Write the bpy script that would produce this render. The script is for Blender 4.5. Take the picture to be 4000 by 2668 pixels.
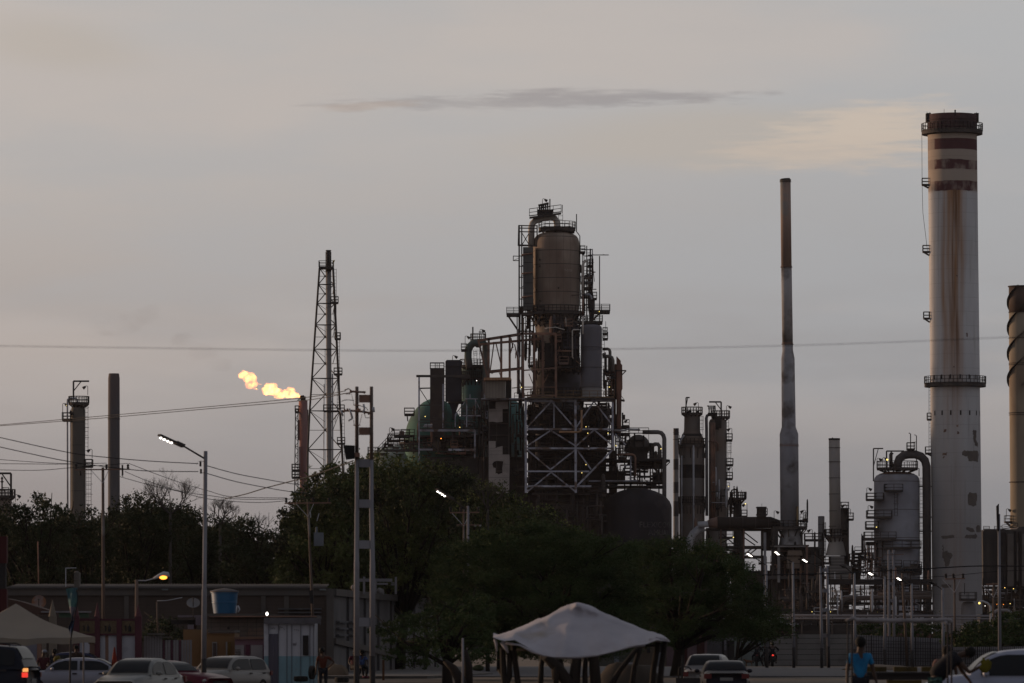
import bpy, math, random
from mathutils import Vector, Matrix, noise as mnoise
R = math.radians
for o in list(bpy.data.objects): bpy.data.objects.remove(o)
SC = bpy.context.scene
COL = SC.collection
rnd = random.Random(7)

# ------------------------------------------------------------------ camera
F = 19860.0; CX = 2000.0; HY = 2500.0; EYE = 1.8      # focal length, centre and horizon in photo pixels (4000 wide)
cam = bpy.data.cameras.new('camera'); camo = bpy.data.objects.new('camera', cam); COL.objects.link(camo)
cam.sensor_width = 36.0; cam.lens = F/4000*36.0
cam.shift_y = (HY-1334)/4000.0
cam.clip_start = 1.0; cam.clip_end = 30000
cam.dof.use_dof = True; cam.dof.focus_distance = 850; cam.dof.aperture_fstop = cam.lens/42.0
camo.location = (0, 0, EYE); camo.rotation_euler = (R(90), 0, 0)
SC.camera = camo
SC.render.engine = 'CYCLES'
SC.view_settings.view_transform = 'Standard'; SC.view_settings.look = 'None'
SC.view_settings.exposure = 0; SC.view_settings.gamma = 1
SC.cycles.max_bounces = 6; SC.cycles.transparent_max_bounces = 8; SC.cycles.volume_bounces = 0
SC.cycles.sample_clamp_indirect = 3.0

# ------------------------------------------------------------------ sky and sun
SUN_AZ = R(-61)      # low behind haze, to the left of the view and a little beyond the plant
SUN_EL = R(5)
W = bpy.data.worlds.new('World'); SC.world = W; W.use_nodes = True
def world():
    nt = W.node_tree; N = nt.nodes; Lk = nt.links; N.clear()
    def n(t, **k):
        x = N.new(t)
        for a, b in k.items(): setattr(x, a, b)
        return x
    def setin(s, v):
        if hasattr(v, 'is_output'): Lk.new(v, s)
        else: s.default_value = v
    def m(op, a, b=0.0, c=0.0, cl=False):
        x = n('ShaderNodeMath', operation=op); x.use_clamp = cl
        setin(x.inputs[0], a); setin(x.inputs[1], b)
        if len(x.inputs) > 2: setin(x.inputs[2], c)
        return x.outputs[0]
    def mix(f, a, b, bt='MIX'):
        x = n('ShaderNodeMix', data_type='RGBA', blend_type=bt)
        setin(x.inputs[0], f); setin(x.inputs[6], a if hasattr(a, 'is_output') else (*a, 1)); setin(x.inputs[7], b if hasattr(b, 'is_output') else (*b, 1))
        return x.outputs[2]
    def sm(v, a, b):
        x = n('ShaderNodeMapRange', interpolation_type='SMOOTHSTEP'); setin(x.inputs[0], v)
        x.inputs[1].default_value = a; x.inputs[2].default_value = b; return x.outputs[0]
    tc = n('ShaderNodeTexCoord'); sp = n('ShaderNodeSeparateXYZ'); Lk.new(tc.outputs['Generated'], sp.inputs[0])
    X, Y, Z = sp.outputs
    yy = m('MAXIMUM', Y, 0.05)
    u = m('DIVIDE', X, yy); v = m('DIVIDE', Z, yy)
    fwd = m('MULTIPLY', sm(Y, 0.35, 0.95), 1.0)
    low = sm(Z, 0.75, 0.10)
    near = m('MULTIPLY', fwd, low)
    # colours across the band of sky above the plant (linear)
    t = sm(v, 0.0, 0.13)
    left = mix(t, (0.268, 0.240, 0.236), (0.520, 0.478, 0.448))
    right = mix(t, (0.240, 0.235, 0.246), (0.430, 0.432, 0.440))
    base = mix(sm(u, -0.105, 0.10), left, right)
    # streaky high cloud
    cv = n('ShaderNodeCombineXYZ'); Lk.new(u, cv.inputs[0]); Lk.new(m('MULTIPLY', v, 4.5), cv.inputs[1]); cv.inputs[2].default_value = 3.7
    def noise(sc, det=5, off=0.0, rough=0.55):
        mp = n('ShaderNodeMapping'); Lk.new(cv.outputs[0], mp.inputs[0]); mp.inputs['Location'].default_value = (off, off*0.7, 0)
        mp.inputs['Rotation'].default_value = (0, 0, R(9))
        x = n('ShaderNodeTexNoise'); Lk.new(mp.outputs[0], x.inputs['Vector']); x.inputs['Scale'].default_value = sc
        x.inputs['Detail'].default_value = det; x.inputs['Roughness'].default_value = rough; return x.outputs[0]
    nz = noise(9.0, 6, 1.3); warm = noise(7.0, 4, 5.1); fine = noise(34.0, 6, 9.0, 0.6)
    cw = n('ShaderNodeCombineXYZ'); Lk.new(u, cw.inputs[0]); Lk.new(m('MULTIPLY', v, 9.0), cw.inputs[1]); cw.inputs[2].default_value = 1.1
    xw = n('ShaderNodeTexNoise'); Lk.new(cw.outputs[0], xw.inputs['Vector']); xw.inputs['Scale'].default_value = 70.0; xw.inputs['Detail'].default_value = 7; xw.inputs['Roughness'].default_value = 0.62; wisp = xw.outputs[0]
    upper = sm(v, 0.015, 0.07)
    base = mix(m('MULTIPLY', m('MULTIPLY', sm(nz, 0.40, 0.64), 0.45), upper), base, (0.385, 0.395, 0.412))
    base = mix(m('MULTIPLY', m('MULTIPLY', sm(warm, 0.46, 0.66), 0.48), upper), base, (0.520, 0.455, 0.415))
    def blob(u0, v0, a, b, slope=0.0, amp=0.55, nn=fine):
        du = m('DIVIDE', m('SUBTRACT', u, u0), a)
        vc = m('SUBTRACT', m('SUBTRACT', v, v0), m('MULTIPLY', m('SUBTRACT', u, u0), slope))
        dv = m('DIVIDE', vc, b)
        d = m('SQRT', m('ADD', m('MULTIPLY', du, du), m('MULTIPLY', dv, dv)))
        d = m('ADD', d, m('MULTIPLY', m('SUBTRACT', nn, 0.5), amp*2))
        return sm(d, 1.0, 0.25)
    px = lambda x: (x-CX)/F
    py = lambda y: (HY-y)/F
    base = mix(m('MULTIPLY', blob(px(2900), py(545), 0.060, 0.0075, 0.04, 0.8, nz), 0.55), base, (0.46, 0.405, 0.350))
    base = mix(m('MULTIPLY', blob(px(3380), py(505), 0.024, 0.0070, 0.13, 1.0, wisp), 0.75), base, (0.58, 0.49, 0.41))
    base = mix(m('MULTIPLY', blob(px(3200), py(600), 0.030, 0.0045, 0.0, 1.0, wisp), 0.60), base, (0.53, 0.45, 0.385))
    base = mix(m('MULTIPLY', blob(px(250), py(180), 0.030, 0.0085, -0.12, 0.4, nz), 0.5), base, (0.45, 0.40, 0.35))
    base = mix(m('MULTIPLY', blob(px(2080), py(392), 0.047, 0.0023, 0.020, 1.3, wisp), 0.42), base, (0.270, 0.250, 0.258))
    base = mix(m('MULTIPLY', blob(px(2350), py(376), 0.036, 0.0021, 0.004, 1.2, wisp), 0.32), base, (0.268, 0.250, 0.262))
    base = mix(m('MULTIPLY', blob(px(1430), py(415), 0.014, 0.0011, 0.06, 0.9, wisp), 0.5), base, (0.42, 0.35, 0.31))
    # the rest of the dome: dim dusk overhead and behind, a warm glow round the sunset on the left
    ns = n('ShaderNodeVectorMath', operation='DOT_PRODUCT'); Lk.new(tc.outputs['Generated'], ns.inputs[0])
    ns.inputs[1].default_value = (math.sin(SUN_AZ)*math.cos(SUN_EL), math.cos(SUN_AZ)*math.cos(SUN_EL), math.sin(SUN_EL))
    glow = sm(ns.outputs['Value'], 0.45, 1.0)
    dome = mix(sm(Z, 0.0, 0.8), (0.34, 0.33, 0.35), (0.20, 0.215, 0.25))
    dome = mix(m('MULTIPLY', glow, 0.8), dome, (0.42, 0.30, 0.20))
    col = mix(near, dome, base)
    ground = sm(Z, -0.01, -0.06)
    col = mix(ground, col, (0.05, 0.045, 0.04))
    sky = n('ShaderNodeTexSky', sky_type='NISHITA'); sky.sun_disc = False; sky.sun_elevation = R(3); sky.sun_rotation = SUN_AZ
    sky.air_density = 1.5; sky.dust_density = 3.0
    b1 = n('ShaderNodeBackground'); Lk.new(col, b1.inputs[0]); b1.inputs[1].default_value = 1.02
    b2 = n('ShaderNodeBackground'); Lk.new(sky.outputs[0], b2.inputs[0]); b2.inputs[1].default_value = 0.006
    ad = n('ShaderNodeAddShader'); Lk.new(b1.outputs[0], ad.inputs[0]); Lk.new(b2.outputs[0], ad.inputs[1])
    out = n('ShaderNodeOutputWorld'); Lk.new(ad.outputs[0], out.inputs[0])
world()
sl = bpy.data.lights.new('sun', 'SUN'); so = bpy.data.objects.new('sun', sl); COL.objects.link(so)
sl.energy = 2.8; sl.angle = R(3); sl.color = (1.0, 0.66, 0.42)
sd = Vector((math.sin(SUN_AZ)*math.cos(SUN_EL), math.cos(SUN_AZ)*math.cos(SUN_EL), math.sin(SUN_EL)))
so.rotation_euler = sd.to_track_quat('Z', 'Y').to_euler(); so.location = (-300, 300, 200)

# ------------------------------------------------------------------ helpers
def P(px, py, D): return Vector(((px-CX)/F*D, D, EYE+(HY-py)/F*D))
def M_(px, D): return px/F*D
def yground(D, z=0.0): return HY+(EYE-z)*F/D          # photo row of a point at height z and distance D

class MB:
    def __init__(s): s.v = []; s.f = []; s.sm = []; s.mi = []; s.cur = 0
    def add(s, vs, fs, smooth=False):
        b = len(s.v); s.v += [Vector(v) for v in vs]
        for f in fs: s.f.append(tuple(b+i for i in f)); s.sm.append(smooth); s.mi.append(s.cur)
    def box(s, a, b):
        x0, y0, z0 = a; x1, y1, z1 = b
        x0, x1 = min(x0, x1), max(x0, x1); y0, y1 = min(y0, y1), max(y0, y1); z0, z1 = min(z0, z1), max(z0, z1)
        s.add([(x0,y0,z0),(x1,y0,z0),(x1,y1,z0),(x0,y1,z0),(x0,y0,z1),(x1,y0,z1),(x1,y1,z1),(x0,y1,z1)],
              [(0,3,2,1),(4,5,6,7),(0,1,5,4),(1,2,6,5),(2,3,7,6),(3,0,4,7)])
    def beam(s, a, b, w, h=None):
        a = Vector(a); b = Vector(b); h = w if h is None else h; d = b-a
        if d.length < 1e-6: return
        d.normalize(); up = Vector((0,0,1)) if abs(d.z) < 0.95 else Vector((0,1,0))
        x = d.cross(up).normalized()*w/2; y = x.cross(d).normalized()*h/2
        vs = [a-x-y, a+x-y, a+x+y, a-x+y, b-x-y, b+x-y, b+x+y, b-x+y]
        s.add(vs, [(0,3,2,1),(4,5,6,7),(0,1,5,4),(1,2,6,5),(2,3,7,6),(3,0,4,7)])
    def tube(s, pts, r, n=8, caps=True, smooth=True):
        pts = [Vector(p) for p in pts]; k = len(pts)
        rs = r if isinstance(r, (list, tuple)) else [r]*k
        vs = []; px = None
        for i, p in enumerate(pts):
            t = (pts[min(i+1, k-1)]-pts[max(i-1, 0)])
            if t.length < 1e-9: t = Vector((0,0,1))
            t.normalize()
            if px is None:
                px = t.cross(Vector((0,0,1)) if abs(t.z) < 0.9 else Vector((0,1,0))).normalized()
            else:
                px = (px - t*px.dot(t))
                px = px.normalized() if px.length > 1e-6 else t.orthogonal().normalized()
            py = t.cross(px)
            for j in range(n):
                a = 2*math.pi*j/n; vs.append(p+(px*math.cos(a)+py*math.sin(a))*rs[i])
        fs = []
        for i in range(k-1):
            for j in range(n):
                fs.append((i*n+j, i*n+(j+1)%n, (i+1)*n+(j+1)%n, (i+1)*n+j))
        s.add(vs, fs, smooth)
        if caps and n > 2:
            b = len(s.v)-len(vs)
            for ring, rev in ((0, True), (k-1, False)):
                idx = [b+ring*n+j for j in range(n)]
                s.f.append(tuple(reversed(idx)) if rev else tuple(idx)); s.sm.append(False); s.mi.append(s.cur)
    def lathe(s, c, prof, n=24, axis=None, closed=True):
        # prof: list of (radius, height) along axis from point c
        c = Vector(c); ax = Vector(axis) if axis else Vector((0,0,1)); ax.normalize()
        x = ax.orthogonal().normalized() if axis else Vector((1,0,0)); y = ax.cross(x)
        groups = []; cur = [prof[0]]
        for i in range(1, len(prof)):
            cur.append(prof[i])
            if i < len(prof)-1:
                d1 = Vector((prof[i][0]-prof[i-1][0], prof[i][1]-prof[i-1][1])); d2 = Vector((prof[i+1][0]-prof[i][0], prof[i+1][1]-prof[i][1]))
                if d1.length > 1e-9 and d2.length > 1e-9 and d1.angle(d2, 0) > R(38): groups.append(cur); cur = [prof[i]]
        groups.append(cur)
        for g in groups:
            vs = []
            for (r, h) in g:
                for j in range(n):
                    a = 2*math.pi*j/n; vs.append(c+ax*h+(x*math.cos(a)+y*math.sin(a))*max(r, 1e-4))
            fs = [(i*n+j, i*n+(j+1)%n, (i+1)*n+(j+1)%n, (i+1)*n+j) for i in range(len(g)-1) for j in range(n)]
            s.add(vs, fs, True)
    def ball(s, c, rx, ry=None, rz=None, n=12, k=8, jit=0.0):
        ry = rx if ry is None else ry; rz = rx if rz is None else rz; c = Vector(c); vs = []
        for i in range(k+1):
            t = math.pi*i/k
            for j in range(n):
                a = 2*math.pi*j/n; d = Vector((math.sin(t)*math.cos(a), math.sin(t)*math.sin(a), math.cos(t)))
                q = 1+(jit*mnoise.noise(d*2.1+c) if jit else 0)
                vs.append(c+Vector((d.x*rx, d.y*ry, d.z*rz))*q)
        s.add(vs, [(i*n+j, (i+1)*n+j, (i+1)*n+(j+1)%n, i*n+(j+1)%n) for i in range(k) for j in range(n)], True)
    def prism(s, outline, y0, y1):
        # outline: list of (x, z); extruded from y0 to y1
        n = len(outline); vs = [(x, y0, z) for x, z in outline]+[(x, y1, z) for x, z in outline]
        fs = [tuple(range(n)), tuple(range(2*n-1, n-1, -1))]+[(i, n+i, n+(i+1) % n, (i+1) % n) for i in range(n)]
        s.add(vs, fs)
    # --- helpers that take photo pixels and a distance
    def bx(s, x0, y0, x1, y1, D, depth=3.0):
        a = P(x0, y0, D); b = P(x1, y1, D); s.box((a.x, D, a.z), (b.x, D+depth, b.z))
    def bm(s, x0, y0, x1, y1, D, w, D2=None, h=None):
        s.beam(P(x0, y0, D), P(x1, y1, D if D2 is None else D2), M_(w, D), M_(w if h is None else h, D))
    def tb(s, pts, r, D, n=8):
        s.tube([P(p[0], p[1], D+(p[2] if len(p) > 2 else 0)) for p in pts], M_(r, D), n)
    def vc(s, xc, prof, D, n=28):
        # vertical lathe; prof: (row, radius px) from bottom to top
        base = P(xc, prof[0][0], D)
        s.lathe(base, [(M_(r, D), M_(prof[0][0]-y, D)) for y, r in prof], n)
    def build(s, name, mat, parent=None, label=None):
        me = bpy.data.meshes.new(name)
        off = Vector((0,0,0))
        if parent is not None:
            q = parent
            while q is not None: off = off+q.location; q = q.parent
        me.from_pydata([v-off for v in s.v], [], s.f)
        me.polygons.foreach_set('use_smooth', s.sm)
        for mm in (mat if isinstance(mat, (list, tuple)) else [mat]): me.materials.append(mm)
        if isinstance(mat, (list, tuple)): me.polygons.foreach_set('material_index', s.mi)
        me.update()
        o = bpy.data.objects.new(name, me); COL.objects.link(o)
        if parent is not None: o.parent = parent
        if label: o['label'] = label
        return o
def part(name, mat, parent, fn, label=None):
    m = MB(); fn(m)
    if not m.v: return None
    return m.build(name, mat, parent, label)
def thing(name, label, cat, loc, group=None):
    o = bpy.data.objects.new(name, None); COL.objects.link(o); o.location = loc; o.empty_display_size = 0.5
    o['label'] = label; o['category'] = cat
    if group: o['group'] = group
    return o
def tag(o, label, cat, group=None, kind=None):
    o['label'] = label; o['category'] = cat
    if group: o['group'] = group
    if kind: o['kind'] = kind
    return o
def recenter(o):
    me = o.data; n = len(me.vertices)
    if not n: return o
    xs = [v.co for v in me.vertices]; c = Vector((sum(v.x for v in xs)/n, sum(v.y for v in xs)/n, min(v.z for v in xs)))
    me.transform(Matrix.Translation(-c)); o.location = o.location+c
    return o
def solo(name, mat, label, cat, fn, group=None):
    m = MB(); fn(m); o = m.build(name, mat); recenter(o); return tag(o, label, cat, group)
def copy_tree(o, parent=None):
    c = o.copy(); COL.objects.link(c); c.parent = parent
    for ch in o.children: copy_tree(ch, c)
    return c

# ------------------------------------------------------------------ materials
MATS = {}
MULT = 1.0
def pm(name, c1, c2=None, scale=1.0, stretch=(1,1,1), rough=0.85, detail=5, lo=0.35, hi=0.65, bump=0.0, metal=0.0, c3=None, s3=0.12, lo3=0.5, hi3=0.7, st3=(1,1,1), spec=0.2, lines=None, facet=None):
    if name in MATS: return MATS[name]
    mt = bpy.data.materials.new(name); mt.use_nodes = True; nt = mt.node_tree; N = nt.nodes; Lk = nt.links
    bs = N['Principled BSDF']; bs.inputs['Roughness'].default_value = rough; bs.inputs['Metallic'].default_value = metal
    bs.inputs['Specular IOR Level'].default_value = spec
    tc = N.new('ShaderNodeTexCoord')
    def nz(sc, st, det):
        mp = N.new('ShaderNodeMapping'); mp.inputs['Scale'].default_value = st; Lk.new(tc.outputs['Object'], mp.inputs[0])
        x = N.new('ShaderNodeTexNoise'); x.inputs['Scale'].default_value = sc; x.inputs['Detail'].default_value = det
        Lk.new(mp.outputs[0], x.inputs['Vector']); return x.outputs[0]
    def ramp(f, a, b, lo, hi):
        mr = N.new('ShaderNodeMapRange'); mr.inputs[1].default_value = lo; mr.inputs[2].default_value = hi; Lk.new(f, mr.inputs[0])
        mx = N.new('ShaderNodeMix'); mx.data_type = 'RGBA'; Lk.new(mr.outputs[0], mx.inputs[0])
        for s, v in ((6, a), (7, b)):
            if hasattr(v, 'is_output'): Lk.new(v, mx.inputs[s])
            else: mx.inputs[s].default_value = (*v, 1)
        return mx.outputs[2]
    c2 = c2 or tuple(x*0.7 for x in c1)
    c1 = tuple(min(.6, x*MULT) for x in c1); c2 = tuple(min(.6, x*MULT) for x in c2)
    if c3: c3 = tuple(x*MULT for x in c3)
    f = nz(scale, stretch, detail)
    col = ramp(f, c1, c2, lo, hi)
    if c3: col = ramp(nz(s3, st3, 4), col, c3, lo3, hi3)
    if lines:   # dark joints: (axis index, spacing m, width share, colour)
        for (ax, sp_, wd, lc) in lines:
            sx = N.new('ShaderNodeSeparateXYZ'); Lk.new(tc.outputs['Object'], sx.inputs[0])
            a = N.new('ShaderNodeMath'); a.operation = 'DIVIDE'; Lk.new(sx.outputs[ax], a.inputs[0]); a.inputs[1].default_value = sp_
            b = N.new('ShaderNodeMath'); b.operation = 'FRACT'; Lk.new(a.outputs[0], b.inputs[0])
            c = N.new('ShaderNodeMath'); c.operation = 'LESS_THAN'; Lk.new(b.outputs[0], c.inputs[0]); c.inputs[1].default_value = wd
            mx = N.new('ShaderNodeMix'); mx.data_type = 'RGBA'; Lk.new(c.outputs[0], mx.inputs[0]); Lk.new(col, mx.inputs[6]); mx.inputs[7].default_value = (*lc, 1)
            col = mx.outputs[2]
    Lk.new(col, bs.inputs['Base Color'])
    if bump:
        bp = N.new('ShaderNodeBump'); bp.inputs['Strength'].default_value = bump; bp.inputs['Distance'].default_value = 0.05
        Lk.new(f, bp.inputs['Height']); Lk.new(bp.outputs[0], bs.inputs['Normal'])
    MATS[name] = mt; return mt
def em(name, col, s):
    if name in MATS: return MATS[name]
    mt = bpy.data.materials.new(name); mt.use_nodes = True; b = mt.node_tree.nodes['Principled BSDF']
    b.inputs['Base Color'].default_value = (*col, 1); b.inputs['Emission Color'].default_value = (*col, 1); b.inputs['Emission Strength'].default_value = s
    MATS[name] = mt; return mt
MULT = 1.7
dark_steel = pm('sooty_steel', (0.040,0.034,0.032), (0.020,0.018,0.018), 0.6)
rail_steel = pm('dark_railing_paint', (0.035,0.030,0.029), (0.022,0.020,0.020), 0.5)
black_steel = pm('black_steel', (0.018,0.016,0.016), (0.010,0.009,0.010), 0.5)
rust_steel = pm('rusty_steel', (0.130,0.072,0.052), (0.062,0.040,0.034), 0.5, c3=(0.07,0.05,0.045), s3=0.3)
grey_steel = pm('grey_painted_steel', (0.20,0.205,0.245), (0.14,0.14,0.165), 0.9, c3=(0.07,0.05,0.042), s3=0.7, lo3=0.50, hi3=0.62)
pale_metal = pm('pale_cladding', (0.30,0.28,0.26), (0.22,0.205,0.19), 0.35, stretch=(1,1,0.25), c3=(0.16,0.125,0.105), s3=0.10, lines=[(2, 5.2, 0.02, (0.14,0.13,0.12))])
beige_metal = pm('beige_cladding', (0.24,0.20,0.17), (0.17,0.145,0.125), 0.35, stretch=(1,1,0.2), c3=(0.12,0.08,0.06), s3=0.16, lo3=0.52, hi3=0.72)
galv = pm('galvanised_steel', (0.22,0.22,0.235), (0.15,0.15,0.165), 0.8)
tele_lamp = em('white_lamp_glow', (1.0, 0.93, 0.85), 5.0)
amber = em('amber_lamp_glow', (1.0, 0.78, 0.22), 1.6)
orange_lamp = em('orange_lamp_glow', (1.0, 0.33, 0.04), 3.2)
# ------------------------------------------------------------------ plant helpers
def rail_path(mb, pts, h=1.1, r=0.045, step=1.4, closed=False):
    pts = [Vector(p) for p in pts]
    if closed: pts = pts+[pts[0]]
    up = Vector((0,0,h))
    for i in range(len(pts)-1):
        a, b = pts[i], pts[i+1]
        for q in (1.0, 0.52): mb.beam(a+up*q, b+up*q, r*2)
        mb.beam(a+Vector((0,0,.08)), b+Vector((0,0,.08)), r*1.3, 0.16)
        n = max(1, round((b-a).length/step))
        for k in range(n+1): 
            p = a.lerp(b, k/n); mb.beam(p, p+up, r*2)
def ring_pts(c, r, a0=0, a1=360, n=20):
    return [Vector((c.x+r*math.cos(R(a0+(a1-a0)*i/n)), c.y+r*math.sin(R(a0+(a1-a0)*i/n)), c.z)) for i in range(n+1)]
def ring_platform(root, xc, y, D, rin, rout, a0=0, a1=360, thick=0.25, h=1.1, mat=None, n=22, br=True):
    c = P(xc, y, D); ri, ro = M_(rin, D), M_(rout, D)
    m = MB(); A = ring_pts(c, ri, a0, a1, n); B = ring_pts(c, ro, a0, a1, n); t = Vector((0,0,thick))
    vs = []; 
    for p, q in zip(A, B): vs += [p, q, p-t, q-t]
    fs = []
    for i in range(n):
        b = 4*i; fs += [(b, b+1, b+5, b+4), (b+2, b+6, b+7, b+3), (b+1, b+3, b+7, b+5), (b, b+4, b+6, b+2)]
    m.add(vs, fs)
    if br:
        for i in range(0, n, 2): m.beam(A[i]-t*4.5, B[i].lerp(A[i], 0.15)-t, 0.16)
    o = m.build('platform', mat or dark_steel, root)
    k = MB(); rail_path(k, B if a1-a0 < 360 else B[:-1], h, closed=(a1-a0 >= 360), step=1.3)
    k.build('railing', rail_steel, o)
    return o
def box_platform(root, x0, x1, y, D, depth=2.5, thick=6, h=1.1, brace=None, sides='lfr', mat=None):
    a = P(x0, y, D); b = P(x1, y, D)
    m = MB(); m.box((a.x, D-depth/2, a.z-M_(thick, D)), (b.x, D+depth/2, a.z))
    if brace:
        for yy in (-depth/2+.1, depth/2-.1):
            p = P(brace[0], y, D); q = P(brace[1], brace[2], D); p.y += yy; q.y += yy; m.beam(p, q, 0.16)
    o = m.build('platform', mat or dark_steel, root)
    k = MB(); z = a.z; f, r_ = D-depth/2, D+depth/2
    pts = [(a.x, r_, z), (a.x, f, z), (b.x, f, z), (b.x, r_, z)]
    if sides == 'lfr': rail_path(k, pts); rail_path(k, [pts[0], pts[3]])
    elif sides == 'lf': rail_path(k, pts[:3])
    elif sides == 'fr': rail_path(k, pts[1:])
    else: rail_path(k, pts[1:3])
    k.build('railing', rail_steel, o)
    return o
def ladder(root, x, y0, y1, D, w=0.5, cage=True, mat=None):
    m = MB(); a = P(x, y0, D); b = P(x, y1, D); z0, z1 = min(a.z, b.z), max(a.z, b.z)
    for s in (-1, 1): m.beam((a.x+s*w/2, D, z0), (a.x+s*w/2, D, z1), 0.07)
    z = z0
    while z < z1: m.beam((a.x-w/2, D, z), (a.x+w/2, D, z), 0.05); z += 0.6
    if cage:
        z = z0+2
        while z < z1:
            pts = [Vector((a.x+w*0.8*math.cos(t), D-0.75*math.sin(t)-0.05, z)) for t in [math.pi*i/6 for i in range(7)]]
            m.tube(pts, 0.035, 4, smooth=False); z += 1.6
        for s in (0.25, 0.5, 0.75):
            t = math.pi*s; m.beam((a.x+w*0.8*math.cos(t), D-.75*math.sin(t), z0+2), (a.x+w*0.8*math.cos(t), D-.75*math.sin(t), z1), 0.04)
    return m.build('ladder', mat or rail_steel, root)
def flood(root, x, y0, y1, D, s=1, lit=False):
    m = MB(); p = P(x, y0, D); q = P(x, y1, D)
    m.tube([p, q, q+Vector((s*.15, 0, .12)), q+Vector((s*.4, 0, .05))], 0.05, 5)
    m.tube([q+Vector((s*.35, 0, .0)), q+Vector((s*.75, -.1, -.28))], [0.14, 0.26], 8)
    o = m.build('floodlight', rail_steel, root)
    if lit:
        k = MB(); k.ball(q+Vector((s*.72, -.22, -.25)), 0.17, n=8, k=6); k.build('bulb', amber, o)
    return o
def bulb(x, y, D, px=2.4, label=None, mat=None, root=None):
    px *= .78; m = MB(); c = P(x, y, D); m.ball(c, M_(px, D), n=8, k=6)
    o = m.build('lamp_bulb', mat or amber, root); return o
def davit(root, x, y0, y1, x2, D, w=0.25, brace=True):
    m = MB(); p = P(x, y0, D); q = P(x, y1, D); e = P(x2, y1, D)
    m.beam(p, q, w); m.beam(q, e, w)
    if brace: m.beam(p.lerp(q, 0.45), q.lerp(e, 0.5), w*0.6)
    return m.build('davit', rail_steel, root)
def clutter(root, x0, y0, x1, y1, D, depth, n, seed, mats=None, name='pipework', rmin=1.2, rmax=4.5):
    rr = random.Random(seed); m = MB(); mats = mats or [dark_steel, rust_steel, grey_steel, black_steel]
    for i in range(n):
        m.cur = rr.randrange(len(mats)); d = D+rr.random()*depth; k = rr.random(); r = M_(rr.uniform(rmin, rmax), D)
        x = rr.uniform(x0, x1); y = rr.uniform(y0, y1)
        if k < 0.42:
            ya = rr.uniform(y0, y1); xb = min(x1, max(x0, x+rr.uniform(-60, 60)))
            pts = [P(x, y, d), P(x, ya, d)]
            if rr.random() < 0.5: pts.append(P(xb, ya, d))
            m.tube(pts, r, 6)
        elif k < 0.68:
            xb = rr.uniform(x0, x1); m.tube([P(x, y, d), P(xb, y, d)], r*0.8, 6)
        elif k < 0.82:
            xb = min(x1, x+rr.uniform(15, 60)); a = P(x, y, d); b = P(xb, y, d); m.box((a.x, d, a.z-.2), (b.x, d+2, a.z)); rail_path(m, [a, b])
        elif k < 0.92:
            c = P(x, y, d); m.lathe(c, [(0.01, 0), (r*1.6, .2), (r*2.0, .8), (r*2.0, 2.6), (r*1.5, 3.2), (0.01, 3.4)], 10)
        else:
            m.beam(P(x, y, d), P(min(x1, x+rr.uniform(-30, 50)), min(y1, y+rr.uniform(10, 40)), d), M_(3, D))
    return m.build(name, mats, root)
GR = 'towers and columns of the plant'

# ------------------------------------------------------------------ left columns
D = 800
t = thing('distillation_column', 'slim grey-beige column with ladder cages and top davit, left of the dark smokestack', 'column', P(305, yground(D), D))
part('shell', pm('column_beige', (0.062,0.055,0.048), (0.045,0.040,0.036), 0.25, stretch=(1,1,.3), lines=[(2, 3.6, 0.03, (0.05,0.045,0.04))]), t,
     lambda m: m.vc(305, [(2545,28),(1602,28),(1590,25),(1583,17),(1579,8),(1578,0.1)], D))
part('overhead_pipe', galv, t, lambda m: (m.tb([(302,1580),(302,1562),(297,1556),(271,1556),(264,1561),(263,1572),(265,2200)], 3.4, D-0.5, 10), m.tb([(275,1600,),(276,2200)], 1.6, D)))
part('manway', black_steel, t, lambda m: m.tb([(272,1610),(278,1612),(280,1622)], 7, D-1.0, 10))
ring_platform(t, 308, 1576, D, 8, 40); box_platform(t, 245, 277, 1640, D, 2.5, 7)
box_platform(t, 333, 361, 1822, D, 2.5, 5)
ladder(t, 337, 1578, 1760, D, 0.55); ladder(t, 346, 1826, 2060, D, 0.8)
davit(t, 287, 1560, 1489, 348, D); flood(t, 343, 1543, 1510, D, -1); flood(t, 245, 1612, 1578, D, 1, True); flood(t, 360, 1790, 1757, D, -1)
D = 820
t = thing('dark_smokestack', 'dark plain smokestack with chamfered top between slim column and dry tree', 'smokestack', P(445, yground(D), D))
part('shell', pm('stack_dark', (0.055,0.052,0.056), (0.042,0.038,0.040), 0.15, stretch=(1,1,.2), c3=(0.075,0.038,0.030), s3=0.05, lo3=0.5, hi3=0.7), t,
     lambda m: m.vc(445, [(2540,23.5),(1700,23),(1640,23),(1478,22.5),(1462,20.5),(1459,20),(1459,17),(1475,17)], D))
part('flange', dark_steel, t, lambda m: m.vc(445, [(1638,23),(1638,24.6),(1635,24.6),(1635,23)], D))
D = 780
t = thing('valve_column', 'short column top with valve tree and davit cut by the left picture edge', 'column', P(20, yground(D), D))
part('shell', pm('column_brown', (0.09,0.07,0.06), (0.06,0.05,0.045), 0.3), t, lambda m: m.vc(16, [(2545,30),(1960,30),(1950,24),(1945,5)], D))
ring_platform(t, 16, 1940, D, 10, 44)
davit(t, 43, 1945, 1849, -30, D, 0.3)
def f(m):
    m.tb([(8,1945),(8,1862)], 3, D, 8); m.vc(8, [(1885,3),(1882,8),(1878,3),(1872,3),(1868,6),(1864,1)], D, 10)
    m.tb([(8,1905),(34,1905),(34,1945)], 2, D, 6); m.tb([(-10,1915),(26,1915)], 1.6, D-1, 6); m.tb([(20,1945),(20,1920),(12,1910)], 3, D-1, 8)
part('valve_tree', black_steel, t, f)
flood(t, 60, 1960, 1935, D, 1)

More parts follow.
